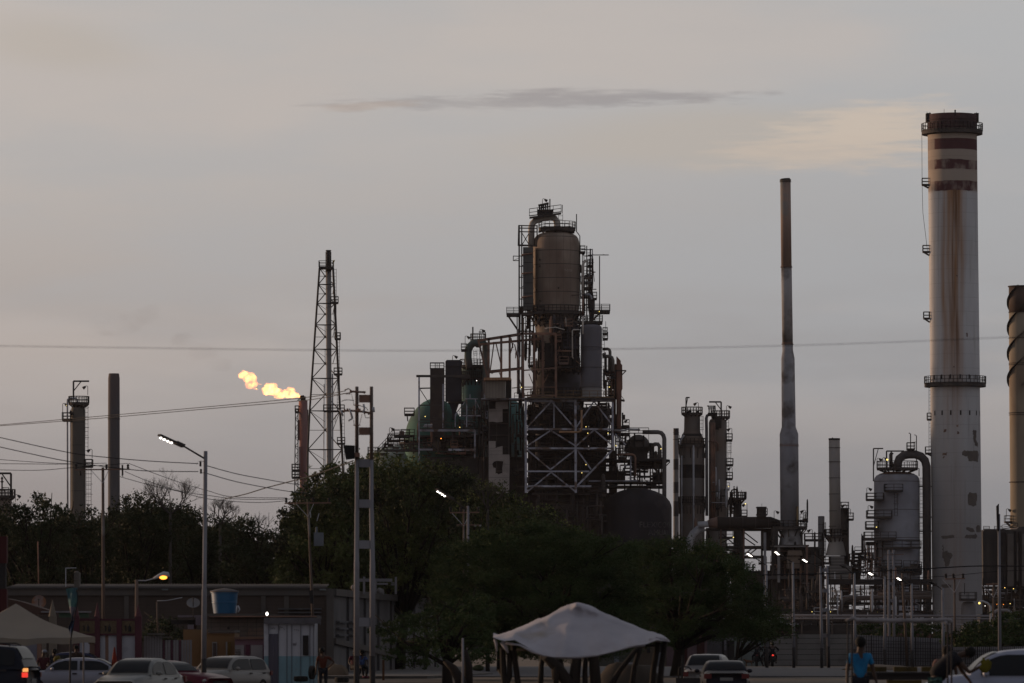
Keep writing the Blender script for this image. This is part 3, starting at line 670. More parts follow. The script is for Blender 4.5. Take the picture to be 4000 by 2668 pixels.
# left half of the complex
t = thing('panel_tower', 'tall stair shaft with half its pale panels torn away, left of the braced frame', 'shaft', P(1948, yground(D), D-8))
Dp = D-10
part('frame', dark_steel, t, lambda m: (m.bm(1911,1560,1911,1930,Dp+.6,5), m.bm(1987,1560,1987,1930,Dp+.4,5), m.bm(1940,1565,1940,1930,Dp+3,3), [m.bm(1911,y,1987,y,Dp+3,4) for y in (1566,1610,1655,1700,1745,1790,1840,1890)]))
part('inner_shaft', black_steel, t, lambda m: m.bx(1912,1566,1986,1930,Dp+3.5,5))
if True:
    # each sheet follows the outline of what is left of it
    sheets = [[(1936,1569),(1984,1569),(1985,1597),(1963,1598),(1936,1596)], [(1909,1597),(1963,1597),(1963,1648),(1942,1650),(1925,1647),(1909,1648)],
      [(1909,1723),(1936,1723),(1936,1749),(1909,1752)], [(1909,1752.5),(1938,1750),(1944,1747),(1952,1745),(1963,1742),(1963,1775),(1909,1775)],
      [(1909,1775.5),(1990,1775.5),(1991,1799),(1966,1802),(1940,1800),(1930,1803),(1923,1812),(1927,1826),(1936,1828),(1909,1828)],
      [(1966,1800),(1991,1799.5),(1990,1860),(1963,1858),(1962,1828)], [(1909,1828.5),(1936,1828.5),(1936,1850),(1941,1848),(1947,1853),(1962,1847),(1963,1858.5),(1990,1860.5),(1989,1928),(1909,1928)]]
    for sct in sheets: part('panel', pm('dusty_panel', (0.165,0.148,0.140), (0.135,0.120,0.115), 0.5, c3=(0.10,0.085,0.08), s3=.4, lo3=.55, hi3=.75, lines=[(2, 2.2, 0.02, (0.09,0.08,0.075))]), t, lambda m: m.prism([(P(x,y,Dp).x, P(x,y,Dp).z) for x, y in sct], Dp, Dp+.12))
t = thing('corrugated_cabin', 'beige corrugated cabin with rusty awning roof, perched above the torn panels', 'cabin', P(1940, 1560, D-12))
Dc = D-14
part('cladding', pm('corrugated_beige', (0.135,0.118,0.102), (0.115,0.10,0.086), 0.6, lines=[(0, 0.24, 0.28, (0.085,0.074,0.064))]), t, lambda m: m.bx(1896,1487,1975,1555,Dc,3))
part('side_wall', black_steel, t, lambda m: m.bx(1975.3,1487,1998,1555,Dc+1,5))
part('roof', pm('rust_roof', (0.23,0.13,0.075), (0.16,0.09,0.055), 0.8, lines=[(0, 0.24, 0.3, (0.11,0.065,0.042))]), t, lambda m: m.prism([(P(x,y,Dc).x, P(x,y,Dc).z) for x, y in ((1888,1486),(1890,1476),(1994,1475),(1998,1482),(1997,1486))], Dc-1, Dc+4))
part('corner_post', grey_steel, t, lambda m: (m.bm(1891,1486,1892,1560,Dc-.5,3), m.bx(1880,1555,2050,1560,Dc+1,6)))

t = thing('green_dome_tank', 'big green dome-topped tank on the left flank of the complex', 'tank', P(1700, yground(D), D+8))
part('shell', pale_green, t, lambda m: m.vc(1700, [(2500,118),(1706,118),(1690,116.5),(1665,111),(1640,102),(1615,89),(1592,71),(1572,48),(1560,24),(1556,.1)], D+8, 48))
box_platform(t, 1580, 1618, 1620, D+2, 2.5, 5, brace=(1590,1593,1645)); ring_platform(t, 1700, 1732, D+8, 118, 140, 170, 300)
t = thing('teal_vessel', 'teal green vessel with swan-neck outlet pipe behind the dark silos', 'pressure vessel', P(1850, yground(D), D+6))
part('shell', teal_green, t, lambda m: m.vc(1850, [(2500,50),(1452,50),(1440,46),(1432,32),(1428,.1)], D+6, 36))
part('swan_neck', teal_green, t, lambda m: m.tb([(1835,1440),(1831,1420),(1828,1395),(1829,1370),(1836,1352),(1848,1341),(1866,1338),(1885,1336),(1890,1345)], 14.5, D+3, 18))
part('side_duct', pm('duct_pale', (0.105,0.098,0.092), (0.08,0.072,0.068), 0.4, c3=(0.04,0.07,0.065), s3=.3), t, lambda m: m.vc(1896, [(1700,12),(1340,12),(1334,2)], D+4, 16))
ring_platform(t, 1845, 1430, D+5, 8, 48); box_platform(t, 1802, 1822, 1369, D+2, 3, 4); ring_platform(t, 1868, 1330, D+5, 6, 30); ring_platform(t, 1850, 1480, D+6, 50, 58, 180, 360)
part('vent_stack', black_steel, t, lambda m: m.tb([(1847,1345),(1847,1277)], 2.8, D+3, 8))
flood(t, 1817, 1365, 1315, D+2, 1); flood(t, 1875, 1325, 1289, D+4, 1); davit(t, 1896, 1330, 1297, 1870, D+3, .15)
ladder(t, 1857, 1370, 1430, D+1, .5); ladder(t, 1880, 1345, 1430, D+2, .5); bulb(1862, 1487, D-4, 1.8, root=t, mat=tele_lamp)
t = thing('teal_drum', 'wide teal green drum behind the pale stair shaft', 'tank', P(1930, yground(D), D+24))
part('shell', teal_green, t, lambda m: m.vc(1930, [(2500,126),(1640,126),(1610,121),(1582,108),(1562,80),(1550,40),(1547,.1)], D+26, 40))
t = thing('dark_silo', 'dark brown square silo with caged top, left one of the pair', 'silo', P(1707, yground(D), D-4))
part('body', brown_dark, t, lambda m: (m.bx(1680,1440,1735,1700,D-4,4), m.bx(1690,1700,1722,1760,D-3,3)))
part('cage', rail_steel, t, lambda m: (rail_path(m, [P(1680,1441,D-4), P(1735,1441,D-4)], 1.0), rail_path(m, [P(1680,1420,D-4), P(1735,1420,D-4)], .15), [m.bm(x,1418,x,1441,D-4,3) for x in (1681,1700,1716,1734)], m.bm(1681,1418,1734,1418,D,3), [m.bm(x,1418,x,1441,D,2.5) for x in (1681,1700,1716,1734)]))
ladder(t, 1738, 1420, 1700, D-4, .4, False)
t = thing('hopper_silo', 'blue-black square silo ending in a hopper, right one of the pair', 'silo', P(1772, yground(D), D-4))
part('body', blue_black, t, lambda m: (m.prism([(P(x,y,D).x, P(x,y,D).z) for x, y in ((1741,1570),(1741,1417),(1746,1411),(1797,1411),(1804,1416),(1804,1570))], D-4, D), m.bx(1748,1418,1796,1430,D-4.3,1)))
part('hopper', blue_black, t, lambda m: m.prism([(P(x,y,D).x, P(x,y,D).z) for x, y in ((1752,1570),(1796,1570),(1783,1606),(1780,1640),(1768,1640),(1765,1606))], D-3.5, D-.5))
part('collar', dark_steel, t, lambda m: m.bx(1750,1568,1810,1573,D-4.6,5))
flood(t, 1768, 1411, 1391, D-3, 1)
box_platform(t, 1804, 1835, 1478, D-4, 3, 5, brace=(1826,1806,1510)); ladder(t, 1806, 1420, 1560, D-4.5, .4, False)
t = thing('silo_frame', 'grey steel frame carrying the two dark silos above the treetops', 'steel frame', P(1740, yground(D), D-7))
def f(m):
    m.bm(1637,1474,1637,1800,D-7,6); m.bm(1855,1681,1855,1790,D-7,6); m.bm(1731,1500,1731,1672,D-7,6)
    m.bm(1634,1681,1855,1681,D-7,9); m.bm(1640,1756,1690,1756,D-7.5,7); m.bm(1752,1757,1855,1757,D-7.5,8)
    m.bm(1778,1668,1778,1620,D-8,3); m.bm(1778,1620,1822,1562,D-8,3.5); m.bm(1823,1558,1823,1668,D-8,4); m.bm(1857,1558,1857,1620,D-8,4); m.bm(1818,1558,1868,1558,D-8,3); m.bm(1806,1624,1878,1624,D-8,4); m.bm(1857,1562,1875,1600,D-8,3); m.bm(1836,1540,1836,1558,D-8,3)
part('frame', grey_steel, t, f)
def f(m):
    m.bm(1626,1469,1836,1470,D-7,9); m.bm(1637,1517,1680,1516,D-7,5); m.bm(1641,1521,1679,1580,D-7,3); m.bm(1640,1583,1730,1582,D-7,4); m.bm(1637,1640,1740,1640,D-6,4); m.bm(1690,1630,1738,1640,D-6,3)
    m.bx(1633,1700,1860,1706,D-4,8); m.bx(1650,1720,1850,1724,D-2,8); m.bx(1660,1785,2050,2300,D-2,9); m.bx(1700,1724,1850,1760,D+3,4)
part('dark_deck', dark_steel, t, f)
part('railing', rail_steel, t, lambda m: (rail_path(m, [P(1640,1677,D-8), P(1855,1677,D-8)], 1.1), rail_path(m, [P(1805,1622,D-8), P(1878,1622,D-8)], 1.1), rail_path(m, [P(1640,1752,D-8), P(1700,1752,D-8)], 1.0)))
part('box_unit', galv, t, lambda m: m.prism([(P(x,y,D).x, P(x,y,D).z) for x, y in ((1655,1675),(1662,1665),(1692,1664),(1690,1675))], D-8, D-6))
clutter(t, 1650, 1700, 1855, 1780, D-6, 8, 60, 51, [dark_steel, black_steel, rust_steel, brown_dark], rmax=3.2); clutter(t, 1780, 1585, 1905, 1700, D-6, 6, 46, 52, [dark_steel, teal_green, grey_steel, black_steel], rmax=3)
clutter(t, 1865, 1560, 1912, 1930, D-8, 6, 50, 53, [dark_steel, black_steel, brown_dark], rmax=4); clutter(t, 1990, 1560, 2050, 1925, D-8, 8, 50, 54, [dark_steel, black_steel, brown_dark, dark_steel], rmax=4)
for x, y in ((1661,1627),(1723,1713),(1796,1669)): bulb(x, y, D-9, 2.3, root=t, mat=orange_lamp if x == 1723 else None)
t = thing('tank_walkway', 'stepped walkways and stairs with railings on the low tank at far left of the complex', 'walkway', P(1520, yground(D), D))
box_platform(t, 1438, 1512, 1774, D-2, 4, 4); box_platform(t, 1516, 1560, 1722, D-2, 4, 5); box_platform(t, 1540, 1600, 1706, D-1, 4, 4); box_platform(t, 1500, 1640, 1760, D-4, 3, 4)
def f(m):
    for a, b in (((1478,1772),(1512,1736)),((1512,1740),(1532,1705))):
        m.bm(*a,*b,D-3,3); rail_path(m, [P(*a,D-3), P(*b,D-3)], 1.1)
part('stair', rail_steel, t, f)
flood(t, 1521, 1700, 1673, D-2, 1); flood(t, 1506, 1738, 1715, D-2, 1)
part('motor_box', rust_steel, t, lambda m: (m.bx(1560,1684,1578,1706,D-1,3), m.bx(1502,1728,1508,1742,D-2,2)))
clutter(t, 1500, 1700, 1640, 1775, D-2, 6, 30, 55, [dark_steel, rust_steel, black_steel], rmax=2.5)
t = thing('low_pale_tank', 'low pale green tank roof peeking over the trees left of the complex', 'tank', P(1560, yground(D), D+10))
part('shell', pm('pale_green_white', (0.13,0.15,0.14), (0.09,0.11,0.10), .3), t, lambda m: m.vc(1590, [(2500,160),(1782,160),(1760,120),(1744,80),(1736,.1)], D+14, 40))

# right flank: exchanger deck, big dark tank
t = thing('exchanger_deck', 'dark multi-level deck with round exchanger end and arching pipe, right of the braced frame', 'process deck', P(2500, yground(D), D))
def f(m):
    m.bx(2400,1794,2612,1801,D-4,10); m.bm(2601,1800,2617,1800,D-4,9); m.bm(2617,1804,2600,1822,D-4,4)
    m.bx(2300,1880,2600,1886,D-4,10); m.bx(2300,1896,2600,1903,D-4,10); m.bx(2470,1801,2600,1830,D+3,3)
    for x in (2408,2440,2462,2500,2540,2574,2600): m.bm(x,1801,x,2100,D-3+(x%3),5)
    m.bm(2410,1870,2460,1801,D-2,4); m.bm(2440,1880,2400,1815,D-2,4); m.bm(2540,1880,2575,1830,D-2,4); m.bx(2405,1840,2465,1846,D,3); m.bx(2490,1858,2600,1862,D,3); m.bx(2300,1840,2440,1880,D+4,3); m.bx(2550,1846,2600,1880,D+4,3)
    for x in (2405,2432,2446): m.bm(x,1690,x,1795,D-3,3)
    for y in (1700,1712,1724,1738,1752,1766,1780): m.bm(2405,y,2446,y,D-3,2)
    m.bx(2396,1664,2460,1672,D-2,5); m.bm(2396,1676,2450,1676,D-3,3)
part('frame', black_steel, t, f)
part('railing', rail_steel, t, lambda m: (rail_path(m, [P(2455,1694,D-5), P(2534,1694,D-5)], .95), rail_path(m, [P(2434,1664,D-4), P(2458,1664,D-4)], 1.1), m.bm(2534,1670,2534,1735,D-5,1.6), rail_path(m, [P(2520,1794,D-5), P(2590,1794,D-5)], 1.1), m.bm(2460,1671,2534,1671,D-5,2)))
part('exchanger', pm('exchanger_grey', (0.062,0.056,0.052), (0.045,0.040,0.038), .4, c3=(0.085,0.058,0.045), s3=.3), t, lambda m: (m.ball(P(2493,1744,D-1), M_(46.5,D), M_(28,D), M_(46.5,D), 28, 18)))
part('exchanger_support', black_steel, t, lambda m: (m.bx(2460,1745,2530,1795,D-2.4,2), m.bx(2476,1690,2482,1780,D-2.8,1), m.bx(2512,1700,2517,1770,D-2.8,1), m.bx(2450,1718,2520,1720,D-3,1), m.bx(2455,1748,2525,1750,D-3,1)))
part('arch_pipe', pm('arch_grey', (0.070,0.066,0.066), (0.05,0.047,0.047), .4), t, lambda m: (m.tb([(2510,1688),(2570,1688),(2583,1691),(2591,1700),(2595,1714),(2595,2100)], 8.6, D-4, 14)))
part('arch_pipe', MATS['arch_grey'], t, lambda m: m.tb([(2545,1740),(2560,1735),(2570,1735),(2577,1745),(2577,1800)], 8, D-3, 14))
part('crossover_pipe', galv, t, lambda m: m.tb([(2400,1681),(2440,1682),(2450,1677),(2500,1678)], 3.4, D-4, 8))
part('bent_pipe', rust_steel, t, lambda m: m.tb([(2410,1776),(2470,1775),(2478,1779),(2482,1788),(2482,1862)], 4, D-6, 10))
part('small_post', grey_steel, t, lambda m: (m.bm(2464,1782,2464,1876,D-6,4), m.bm(2300,1879,2490,1878,D-6,4), m.bm(2420,1819,2462,1819,D-6,3)))
part('valves', black_steel, t, lambda m: (m.bx(2537,1730,2556,1794,D-3,2), m.bx(2543,1733,2550,1740,D-4,1)))
clutter(t, 2405, 1690, 2460, 1795, D-4, 6, 40, 61, [black_steel, dark_steel], rmax=3); clutter(t, 2405, 1805, 2590, 1900, D-3, 6, 55, 62, [black_steel, dark_steel, brown_dark], rmax=4)
bulb(2582, 1753, D-6, 2.6, root=t); flood(t, 2458, 1664, 1642, D-4, -1)
t = thing('coke_drum_tank', 'huge soot-black domed tank lettered in faded white, low right of the complex', 'tank', P(2490, yground(D), D-6))
part('shell', pm('soot_tank', (0.012,0.0115,0.015), (0.007,0.0065,0.008), 0.5, stretch=(1,1,.12), c3=(0.045,0.038,0.038), s3=0.14, lo3=0.54, hi3=0.72, st3=(1,1,.8)), t,
     lambda m: m.vc(2490, [(2500,134),(1984,134),(1972,132),(1958,126),(1944,114),(1930,95),(1918,68),(1909,36),(1905,.1)], D-6, 56))
fade = pm('faded_lettering', (0.052,0.049,0.050), (0.020,0.019,0.022), 0.9, lo=.42, hi=.6)
wrap_text('lettering', 'FLEXICOKER', 2490, 134, D-6, 2495, 2041, 22, fade, t, 1.03)
wrap_text('lettering', 'AMUAY', 2490, 134, D-6, 2528, 2071, 22, fade, t, 1.03)
# ------------------------------------------------------------------ right hand columns and stacks
D = 900
t = thing('banded_chimney', 'thin grey chimney with black bands beside the soot-black tank', 'chimney', P(2641, yground(D), D))
band_m = [pm('thin_stack_grey', (0.125,0.118,0.118), (0.095,0.09,0.09), .3), pm('band_black', (0.028,0.027,0.030), (0.022,0.02,0.022), .5)]
def f(m):
    ys = [(2540,2017,0),(2017,1958,1),(1958,1926,0),(1926,1883,1),(1883,1835,0),(1835,1793,1),(1793,1700,0),(1700,1673,1)]
    for a, b, k in ys: m.cur = k; m.vc(2641, [(a, 10.6+(a-1673)*.001),(b, 10.6+(b-1673)*.001)], D, 20)
    m.vc(2641, [(1673,10.5),(1673,9.5),(1690,9)], D, 20)
part('shell', band_m, t, f)
part('flange', dark_steel, t, lambda m: [m.vc(2641, [(y+1,10.8),(y+1,12),(y-1,12),(y-1,10.8)], D, 20) for y in (1690,1717)])
flood(t, 2655, 1720, 1702, D, -1)

D = 860
grb = pm('column_grey_brown', (0.088,0.082,0.080), (0.068,0.062,0.060), .25, stretch=(1,1,.3), c3=(0.070,0.048,0.036), s3=.1, lo3=.5, hi3=.68)
t = thing('bottle_column', 'bottle-shaped process column with narrow neck and wide black bands', 'column', P(2703, yground(D), D))
part('shell', grb, t, lambda m: m.vc(2703, [(2545,50),(1735,49),(1722,48),(1712,44),(1686,32),(1676,31),(1622,30),(1619,24),(1618,.1)], D, 36))
part('band', black_steel, t, lambda m: m.vc(2703, [(1868,49.6),(1816,49.6)], D, 36)); part('band', black_steel, t, lambda m: m.vc(2703, [(1735,49.5),(1695,38)], D, 36), 'sooty cone band')
ring_platform(t, 2703, 1616, D, 8, 41); ring_platform(t, 2703, 1738, D, 49, 54, thick=.5); ring_platform(t, 2703, 1966, D, 49, 53, 180, 360, thick=.4)
davit(t, 2680, 1616, 1553, 2694, D-1.6, .22); flood(t, 2728, 1598, 1575, D-1, -1); ladder(t, 2740, 1625, 1725, D-1.4, .5)
part('riser_pipe', galv, t, lambda m: (m.tb([(2709,1740),(2709,2200)], 4, D-2.2, 10), m.tb([(2663,1780),(2663,2200)], 3.2, D-1.4, 8), m.tb([(2673,1700),(2666,1708),(2658,1722),(2657,1738)], 3.5, D-1.8, 8)))
part('valve_group', black_steel, t, lambda m: (m.tb([(2683,1612),(2700,1604)], 5, D-1, 8), m.tb([(2720,1612),(2728,1606)], 4, D-1, 8)))
t = thing('twin_pipe_column', 'grey-brown column with side platforms, ladder cage and relief valves on top', 'column', P(2803, yground(D), D))
part('shell', pm('MATS', None, None) if False else grb, t, lambda m: m.vc(2804, [(2545,36),(1650,35),(1640,31),(1634,20),(1632,.1)], D, 30))
part('downcomer', pm('downcomer_grey', (0.085,0.085,0.092), (0.062,0.060,0.064), .4), t, lambda m: m.tb([(2800,1622),(2770,1620),(2762,1624),(2759,1634),(2760,1680),(2761,2015)], 6, D-1, 12))
part('side_pipe', rust_steel, t, lambda m: (m.tb([(2782,1650),(2782,2040)], 7, D-1.6, 10), m.tb([(2792,1650),(2792,2040)], 2.4, D-2.2, 8), m.tb([(2768,1724),(2798,1726),(2804,1732),(2804,1760)], 3, D-2.2, 8)))
part('soot_patch', black_steel, t, lambda m: (m.bx(2792,1632,2818,1672,D-1.75,.4), m.bx(2794,1668,2808,1678,D-1.75,.3)))
def f(m):
    for x in (2770,2778,2786,2793): m.tb([(x,1622),(x,1600)], 2.4, D-1, 8); m.tb([(x,1600),(x-1,1584)], 3.2, D-1, 8)
    m.tb([(2762,1586),(2770,1586)], 2.4, D-1, 8); m.bx(2766,1612,2800,1622,D-1.6,2)
part('relief_valves', black_steel, t, f)
davit(t, 2817, 1626, 1570, 2770, D, .26); ring_platform(t, 2815, 1630, D, 4, 36)
for y, x1 in ((1720,2860),(1817,2863),(1871,2861)): box_platform(t, 2838, x1, y, D, 2, 5)
ladder(t, 2849, 1725, 1815, D, .5); ladder(t, 2842, 1640, 1720, D, .4, False); ladder(t, 2846, 1820, 1870, D, .4, False)
flood(t, 2838, 1612, 1587, D, 1); flood(t, 2859, 1700, 1675, D, -1); flood(t, 2860, 1855, 1828, D, -1); bulb(2846, 1899, D-2, 2.6, root=t)
clutter(t, 2776, 1880, 2850, 2020, D-3, 2, 26, 71, [dark_steel, black_steel, galv], rmax=3)
t = thing('black_reactor', 'short black column with swan pipe and valve spike right of the twin pipe column', 'column', P(2880, yground(D), D))
part('shell', black_steel, t, lambda m: m.vc(2881, [(2400,17),(1952,16),(1946,12)], D, 20))
ring_platform(t, 2881, 1948, D, 10, 30); box_platform(t, 2896, 2918, 2018, D, 2, 3); box_platform(t, 2880, 2914, 1948, D, 3, 4)
part('pipe', black_steel, t, lambda m: (m.tb([(2855,2020),(2855,1925),(2859,1915),(2868,1912),(2879,1913)], 3, D-1, 8), m.tb([(2879,1950),(2879,1902)], 2.6, D-1, 8), m.vc(2879, [(1925,4),(1918,5),(1905,3),(1897,.5)], D-1, 8), m.tb([(2896,1950),(2896,1914)], 1, D, 5)))
flood(t, 2918, 2018, 1970, D-1, -1); bulb(2912, 1968, D-2, 3, root=t)
clutter(t, 2840, 1925, 2870, 2020, D-1, 3, 26, 72, [black_steel, dark_steel], rmax=2.4)

D = 850
t = thing('flue_duct', 'fat horizontal flue duct, pale and rusty at its left end, feeding the tall thin stack', 'duct', P(2880, yground(D), D-6))
duct_m = [galv, rust_steel, pm('flue_brown', (0.018,0.0145,0.0135), (0.012,0.010,0.010), .2, c3=(0.05,0.038,0.032), s3=.3, lo3=.58, hi3=.75)]
def f(m):
    segs = [(2725,2762,0,12),(2762,2800,1,16),(2800,3018,2,22)]
    m.cur = 0; m.tube([P(2726,2050,D-6), P(2768,2047,D-6)], M_(12,D), 20)
    m.cur = 1; m.tube([P(2766,2046,D-6), P(2780,2043,D-6), P(2803,2042,D-6)], [M_(13,D), M_(18,D), M_(22,D)], 20)
    m.cur = 2; m.tube([P(2802,2042,D-6), P(3010,2041,D-6), P(3030,2048,D-6), P(3040,2070,D-6)], [M_(22.5,D)]*3+[M_(20,D)], 20)
part('duct', duct_m, t, f)
part('elbow', galv, t, lambda m: m.tube([P(x,y,D-5) for x, y in ((2750,2060),(2728,2068),(2708,2085),(2694,2110),(2690,2160))], M_(15,D), 16))
part('saddle_rings', dark_steel, t, lambda m: [m.tube([P(x,2042,D-6), P(x+2,2042,D-6)], M_(24,D), 20) for x in (2850,2900,2950,3000)])
part('vent_box', dark_steel, t, lambda m: (m.bx(2959,1985,2993,2021,D-6,3), m.bx(2957,1979,2995,1984,D-6.4,3.6), m.tb([(2976,1980),(2976,1966)], .8, D-5, 5), m.tb([(2959,2004),(2954,2014)], 2.4, D-6, 6)))
box_platform(t, 2961, 2997, 2012, D-7, 1, 2)
t = thing('pipe_trestle', 'dark trestle of posts and braces under the fat flue duct', 'trestle', P(2880, yground(D), D-3))
def f(m):
    for x in (2762,2816,2900,2976,3022): m.bm(x,2062,x+1,2500,D-4,8)
    for x in (2762,2900): m.bm(x+6,2062,x+6,2500,D+3,6)
    m.bx(2740,2132,2990,2142,D-5,8); m.bx(2760,2064,3030,2072,D-5,6); m.bx(2820,2170,2990,2180,D-4,6); m.bx(2984,2066,3032,2150,D-2,4)
    for a in ((2906,2078,2960,2120),(2906,2100,2950,2130),(2960,2140,2910,2180),(2940,2140,2908,2165),(2820,2120,2866,2095),(2820,2085,2870,2128)): m.bm(*a,D-3,4.5)
    m.bx(2742,2150,2830,2400,D+1,6); m.bx(2915,2230,3020,2400,D+1,5)
part('frame', dark_steel, t, f)
for q in ((2816,2066,2816,2180),(2905,2066,2905,2180)): part('post', rust_steel, t, lambda m: m.bm(*q,D-5,6))
part('pale_post', galv, t, lambda m: (m.bm(2988,2080,2988,2500,D-5,10), m.bm(2976,2090,2976,2150,D-3,3)))
clutter(t, 2640, 2100, 2900, 2400, D-3, 6, 80, 73, [dark_steel, black_steel, brown_dark, rust_steel], rmax=5); clutter(t, 2900, 2180, 3030, 2400, D-3, 6, 36, 74, [dark_steel, black_steel, brown_dark], rmax=4)
bulb(2865, 2099, D-8, 2.6, root=t)
rail_o = box_platform(t, 2840, 2880, 2150, D-6, 2, 3)

D = 840
t = thing('tall_thin_stack', 'tallest slender stack with rusty top section, stepping wider lower down', 'smokestack', P(3086, yground(D), D))
def seg(m, pts): m.tube([P(x, y, D) for x, y, r in pts], [M_(r, D) for x, y, r in pts], 28)
part('rusty_section', pm('stack_rust', (0.150,0.110,0.092), (0.105,0.076,0.065), .25, stretch=(1,1,.35), c3=(0.095,0.10,0.10), s3=.3, lo3=.55, hi3=.7), t, lambda m: seg(m, [(3068,703,20.3),(3072,1042,20.6)]))
st2 = pm('stack_streaked', (0.175,0.172,0.176), (0.130,0.124,0.128), .35, stretch=(1,1,.4), c3=(0.048,0.044,0.045), s3=.35, lo3=.5, hi3=.68)
part('middle_section', st2, t, lambda m: seg(m, [(3072,1042,20.8),(3076.5,1345,21)]))
part('lower_section', pm('stack_pale', (0.160,0.165,0.182), (0.115,0.115,0.130), .3, stretch=(1,1,.5), c3=(0.055,0.050,0.052), s3=.4, lo3=.5, hi3=.66), t,
     lambda m: seg(m, [(3076.5,1345,21),(3077,1370,21),(3078,1400,26),(3081,1668,27.5),(3082,1696,36.5),(3085,2060,36.5)]))
part('rim', dark_steel, t, lambda m: (seg(m, [(3068,701,22),(3068,706,22)]), seg(m, [(3067.5,697,18),(3068,703,20)]), seg(m, [(3068,709,23),(3068,711,23)])))
for x, y, r in ((3072,1040,22.6),(3072,1044,23.6),(3076,1340,22.6),(3076.5,1345,24),(3083,1742,38.5),(3082.5,1736,37.5)): part('flange', rust_steel, t, lambda m: seg(m, [(x,y-1,r),(x,y+1,r)]))
ring_platform(t, 3085, 2060, D, 37, 68, thick=.4)
part('base_cone', st2, t, lambda m: m.vc(3090, [(2130,48),(2062,37)], D, 28))
part('base_frame', dark_steel, t, lambda m: (m.bx(3020,2060,3040,2400,D-2,6), m.bx(3118,2080,3136,2130,D-1,5), m.bx(3020,2128,3160,2134,D-5,10)))
part('yellow_panel', pm('ochre_panel', (0.13,0.095,0.05), (0.1,0.07,0.04)), t, lambda m: m.bx(3112,1978,3119,2050,D-1.7,.3))
flood(t, 3024, 2058, 1998, D, 1); flood(t, 3146, 2056, 1995, D, -1)
clutter(t, 3124, 2024, 3155, 2056, D-2, 2, 10, 75, [black_steel], rmax=3)

t = thing('furnace_house', 'dark furnace building with pale posts under the tall thin stack', 'building', P(3100, yground(D), D-4))
def f(m):
    m.bx(3040,2136,3220,2420,D+2,8); m.bx(3020,2150,3060,2420,D-1,2); m.bx(2985,2250,3230,2262,D-5,6); m.bx(3040,2330,3230,2340,D-5,6)
part('body', pm('furnace_dark', (0.040,0.036,0.036), (0.028,0.026,0.027), .3, c3=(0.055,0.05,0.05), s3=.25), t, f)
part('pale_post', pm('post_dirty_white', (0.12,0.115,0.115), (0.085,0.08,0.08)), t, lambda m: (m.bm(3042,2134,3042,2275,D-6,10), m.bx(3025,2132,3150,2137,D-6.4,2), m.bm(3155,2275,3155,2400,D-6,6), m.bx(3135,2276,3162,2280,D-6.5,2), m.bx(3148,2382,3165,2385,D-6.5,2)))
part('red_column', rust_steel, t, lambda m: (m.bm(3152,2130,3152,2390,D-7,8),))
part('hood', pm('hood_tan', (0.10,0.075,0.06), (0.075,0.06,0.05), .5), t, lambda m: (m.prism([(P(x,y,D).x, P(x,y,D).z) for x, y in ((3068,2172),(3072,2152),(3122,2152),(3128,2172))], D-6, D-2), m.bx(3075,2173,3125,2220,D-5.5,3)))
part('round_duct', pm('round_duct', (0.060,0.055,0.053), (0.045,0.042,0.042), .3), t, lambda m: m.lathe(P(3172,2210,D-4), [(.1,0),(M_(30,D),.3),(M_(42,D),1),(M_(43,D),8)], 28, axis=(0,1,0)))
part('round_duct', MATS['round_duct'], t, lambda m: m.bx(3150,2168,3215,2400,D-2,5))
clutter(t, 3025, 2140, 3225, 2420, D-6, 4, 60, 76, [dark_steel, black_steel, brown_dark, rust_steel], rmax=4)
box_platform(t, 3012, 3026, 2134, D-4, 2, 3); box_platform(t, 3143, 3212, 2110, D-4, 3, 5); flood(t, 3173, 2105, 2070, D-4, -1)
t = thing('short_stack', 'short plain grey stack between the tall thin stack and the banded furnace stack', 'smokestack', P(3208, yground(D), D))
part('shell', pm('short_stack_grey', (0.125,0.12,0.122), (0.095,0.09,0.092), .3, lines=[(2, 1.3, .07, (0.06,0.055,0.055))]), t, lambda m: m.vc(3208, [(2420,13),(2018,12.8),(2016,11),(2022,10)], D, 20))
ladder(t, 3220, 2040, 2200, D-.5, .4)

D = 835
t = thing('furnace_stack', 'ringed pale stack on a flared furnace base, middle of the right side', 'smokestack', P(3262, yground(D), D))
part('shell', pm('furnace_stack_pale', (0.165,0.152,0.140), (0.125,0.115,0.108), .25, stretch=(1,1,.3), c3=(0.12,0.115,0.12), s3=.12), t, lambda m: m.tube([P(3259,1715,D), P(3261,1900,D), P(3263,2085,D)], [M_(21.7,D), M_(22,D), M_(23,D)], 28))
part('sooty_rim', black_steel, t, lambda m: (m.tube([P(3259,1712,D), P(3259,1719,D)], M_(22.6,D), 28), m.tube([P(3252,1712,D), P(3252,1709,D)], .1, 5)))
for y in (1748,1803,1866,1929,1995,2055): part('band', dark_steel, t, lambda m: m.tube([P(3260,y,D), P(3260,y+2,D)], M_(23.2 if y != 1803 else 24,D), 28))
part('cone', MATS['furnace_stack_pale'], t, lambda m: m.vc(3265, [(2170,40),(2095,23.5),(2083,23)], D, 28))
part('furnace', pm('furnace_pale', (0.115,0.108,0.105), (0.085,0.08,0.078), .4, lines=[(2, 0.5, .3, (0.07,0.066,0.064))]), t, lambda m: (m.bx(3245,2172,3298,2205,D-2,5), m.prism([(P(x,y,D).x, P(x,y,D).z) for x, y in ((3236,2214),(3248,2205),(3305,2205),(3322,2214),(3326,2262),(3240,2262))], D-2.6, D+4)))
ring_platform(t, 3264, 2094, D, 24, 42); box_platform(t, 3222, 3245, 2094, D-1, 2, 3, brace=(3226,3244,2118)); box_platform(t, 3215, 3240, 2200, D-2, 3, 5)
t = thing('furnace_column', 'dark column standing close behind the furnace stack with a small side platform', 'column', P(3300, yground(D), D+2))
part('shell', dark_steel, t, lambda m: m.vc(3300, [(2420,17),(2215,18),(2120,16.5),(1990,16.5),(1986,14)], D+4, 24))
